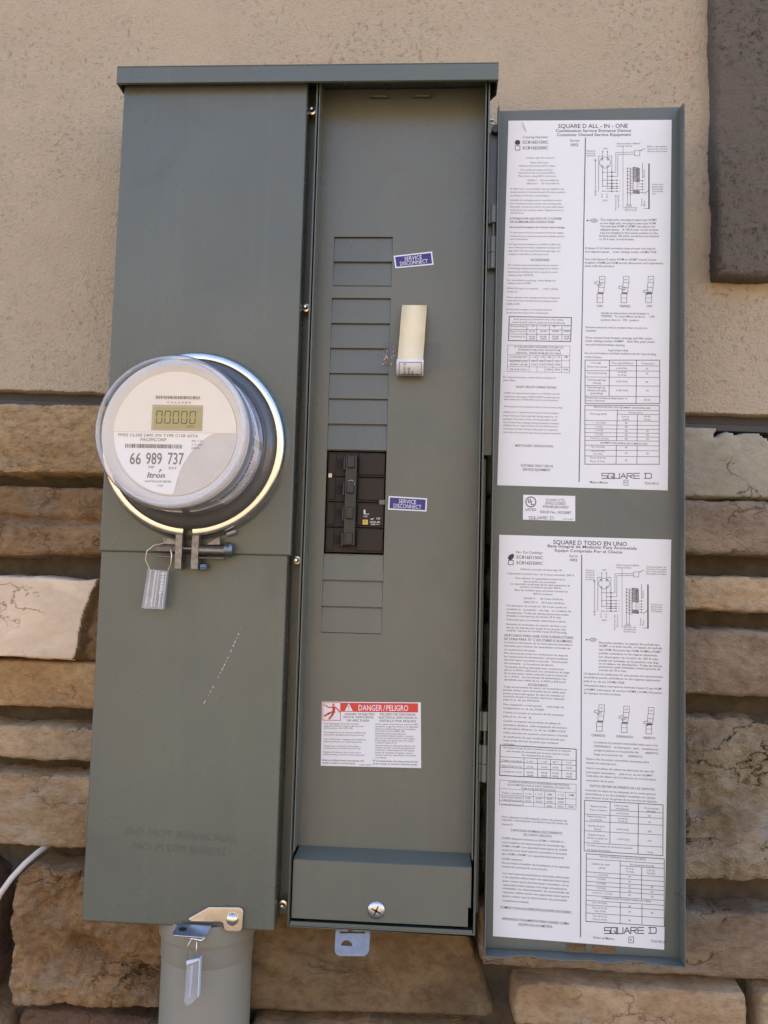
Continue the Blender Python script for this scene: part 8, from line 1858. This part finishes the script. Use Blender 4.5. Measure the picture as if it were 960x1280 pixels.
wr1.tube([(-0.1380, -0.0118, -0.1160), (-0.1368, -0.0118, -0.1230), (-0.1400, -0.0118, -0.1290), (-0.1405, -0.0118, -0.1320)], 0.00045, 6)
wr1.build('seal_wire', M['wire'], s1, smooth='all')

s2 = thing('wire_seal', 'bluish plastic wire seal hanging from the bottom latch tab', 'seal', (-0.078, -0.018, -0.515))
bl = [(-0.0838, -0.4722), (-0.0705, -0.4690), (-0.0716, -0.5050), (-0.0765, -0.5125), (-0.0815, -0.5150), (-0.0848, -0.5120)]
seal_box('seal', bl, -0.0205, -0.0165).build('seal_body', M['seal_plastic'], s2, bevel=0.0006)
ed = MB()
ed.box(-0.0712, -0.0702, -0.0230, -0.0160, -0.5050, -0.4690)
ed.prism([(-0.0838, -0.4722), (-0.0705, -0.4690), (-0.0712, -0.4712), (-0.0836, -0.4760)], -0.0222, -0.0204)
ed.prism([(-0.0800, -0.4770), (-0.0775, -0.4770), (-0.0790, -0.5080), (-0.0805, -0.5080)], -0.0190, -0.0180)
ed.build('seal_ridge', M['pale_blue'], s2, bevel=0.0003)
wr2 = MB()
wr2.tube([(-0.0775, -0.012, -0.4515), (-0.0810, -0.0195, -0.4535), (-0.0836, -0.0195, -0.4590), (-0.0840, -0.0190, -0.4660), (-0.0832, -0.0185, -0.4740)], 0.0005, 6)
wr2.tube([(-0.0770, -0.014, -0.4520), (-0.0750, -0.0195, -0.4560), (-0.0750, -0.0195, -0.4640), (-0.0765, -0.0190, -0.4720)], 0.0005, 6)
wr2.build('seal_wire', M['wire'], s2, smooth='all')

# ------------------------------------------------------------------ conduit
cond = thing('conduit', 'fat beige grey conduit pipe rising into the panel bottom', 'conduit', (-0.0805, 0.046, GROUND_Z))
pc = MB()
def vcyl(mb, prof, cx, cy, n=64):
    v = []
    for r, z in prof:
        for k in range(n):
            a = 2 * math.pi * k / n
            v.append((cx + r * math.cos(a), cy + r * math.sin(a), z))
    f = []
    for i in range(len(prof) - 1):
        for k in range(n):
            f.append((i * n + k, i * n + (k + 1) % n, (i + 1) * n + (k + 1) % n, (i + 1) * n + k))
    return mb.add(v, f)
vcyl(pc, [(0.0462, GROUND_Z - 0.1), (0.0462, -0.60), (0.0462, -0.4910), (0.0462, -0.4870)], -0.0805, 0.046)
pc.build('pipe', M['conduit'], cond, smooth='all')
cc = MB()
vcyl(cc, [(0.0466, -0.4895), (0.0472, -0.4885), (0.0472, -0.4720), (0.0485, -0.4690), (0.0500, -0.4660), (0.0500, -0.4476)], -0.0805, 0.046)
cc.build('coupling', M['conduit'], cond, smooth=True)

# ------------------------------------------------------------------ cable
cb = MB()
cb.tube([(-0.2700, 0.112, -0.3990), (-0.2722, 0.085, -0.4015), (-0.2753, 0.064, -0.4043), (-0.2850, 0.055, -0.4140), (-0.2960, 0.050, -0.4275), (-0.3060, 0.048, -0.4430), (-0.3140, 0.048, -0.4600), (-0.3260, 0.050, -0.4950), (-0.3400, 0.052, -0.5600), (-0.3460, 0.054, -0.70), (-0.3480, 0.054, -1.0), (-0.3480, 0.054, GROUND_Z - 0.05)], 0.0030, 12)
o = cb.build('cable', M['cable'], None, smooth='all')
tag(o, 'dirty white cable coming out of the mortar at the left edge', 'cable')
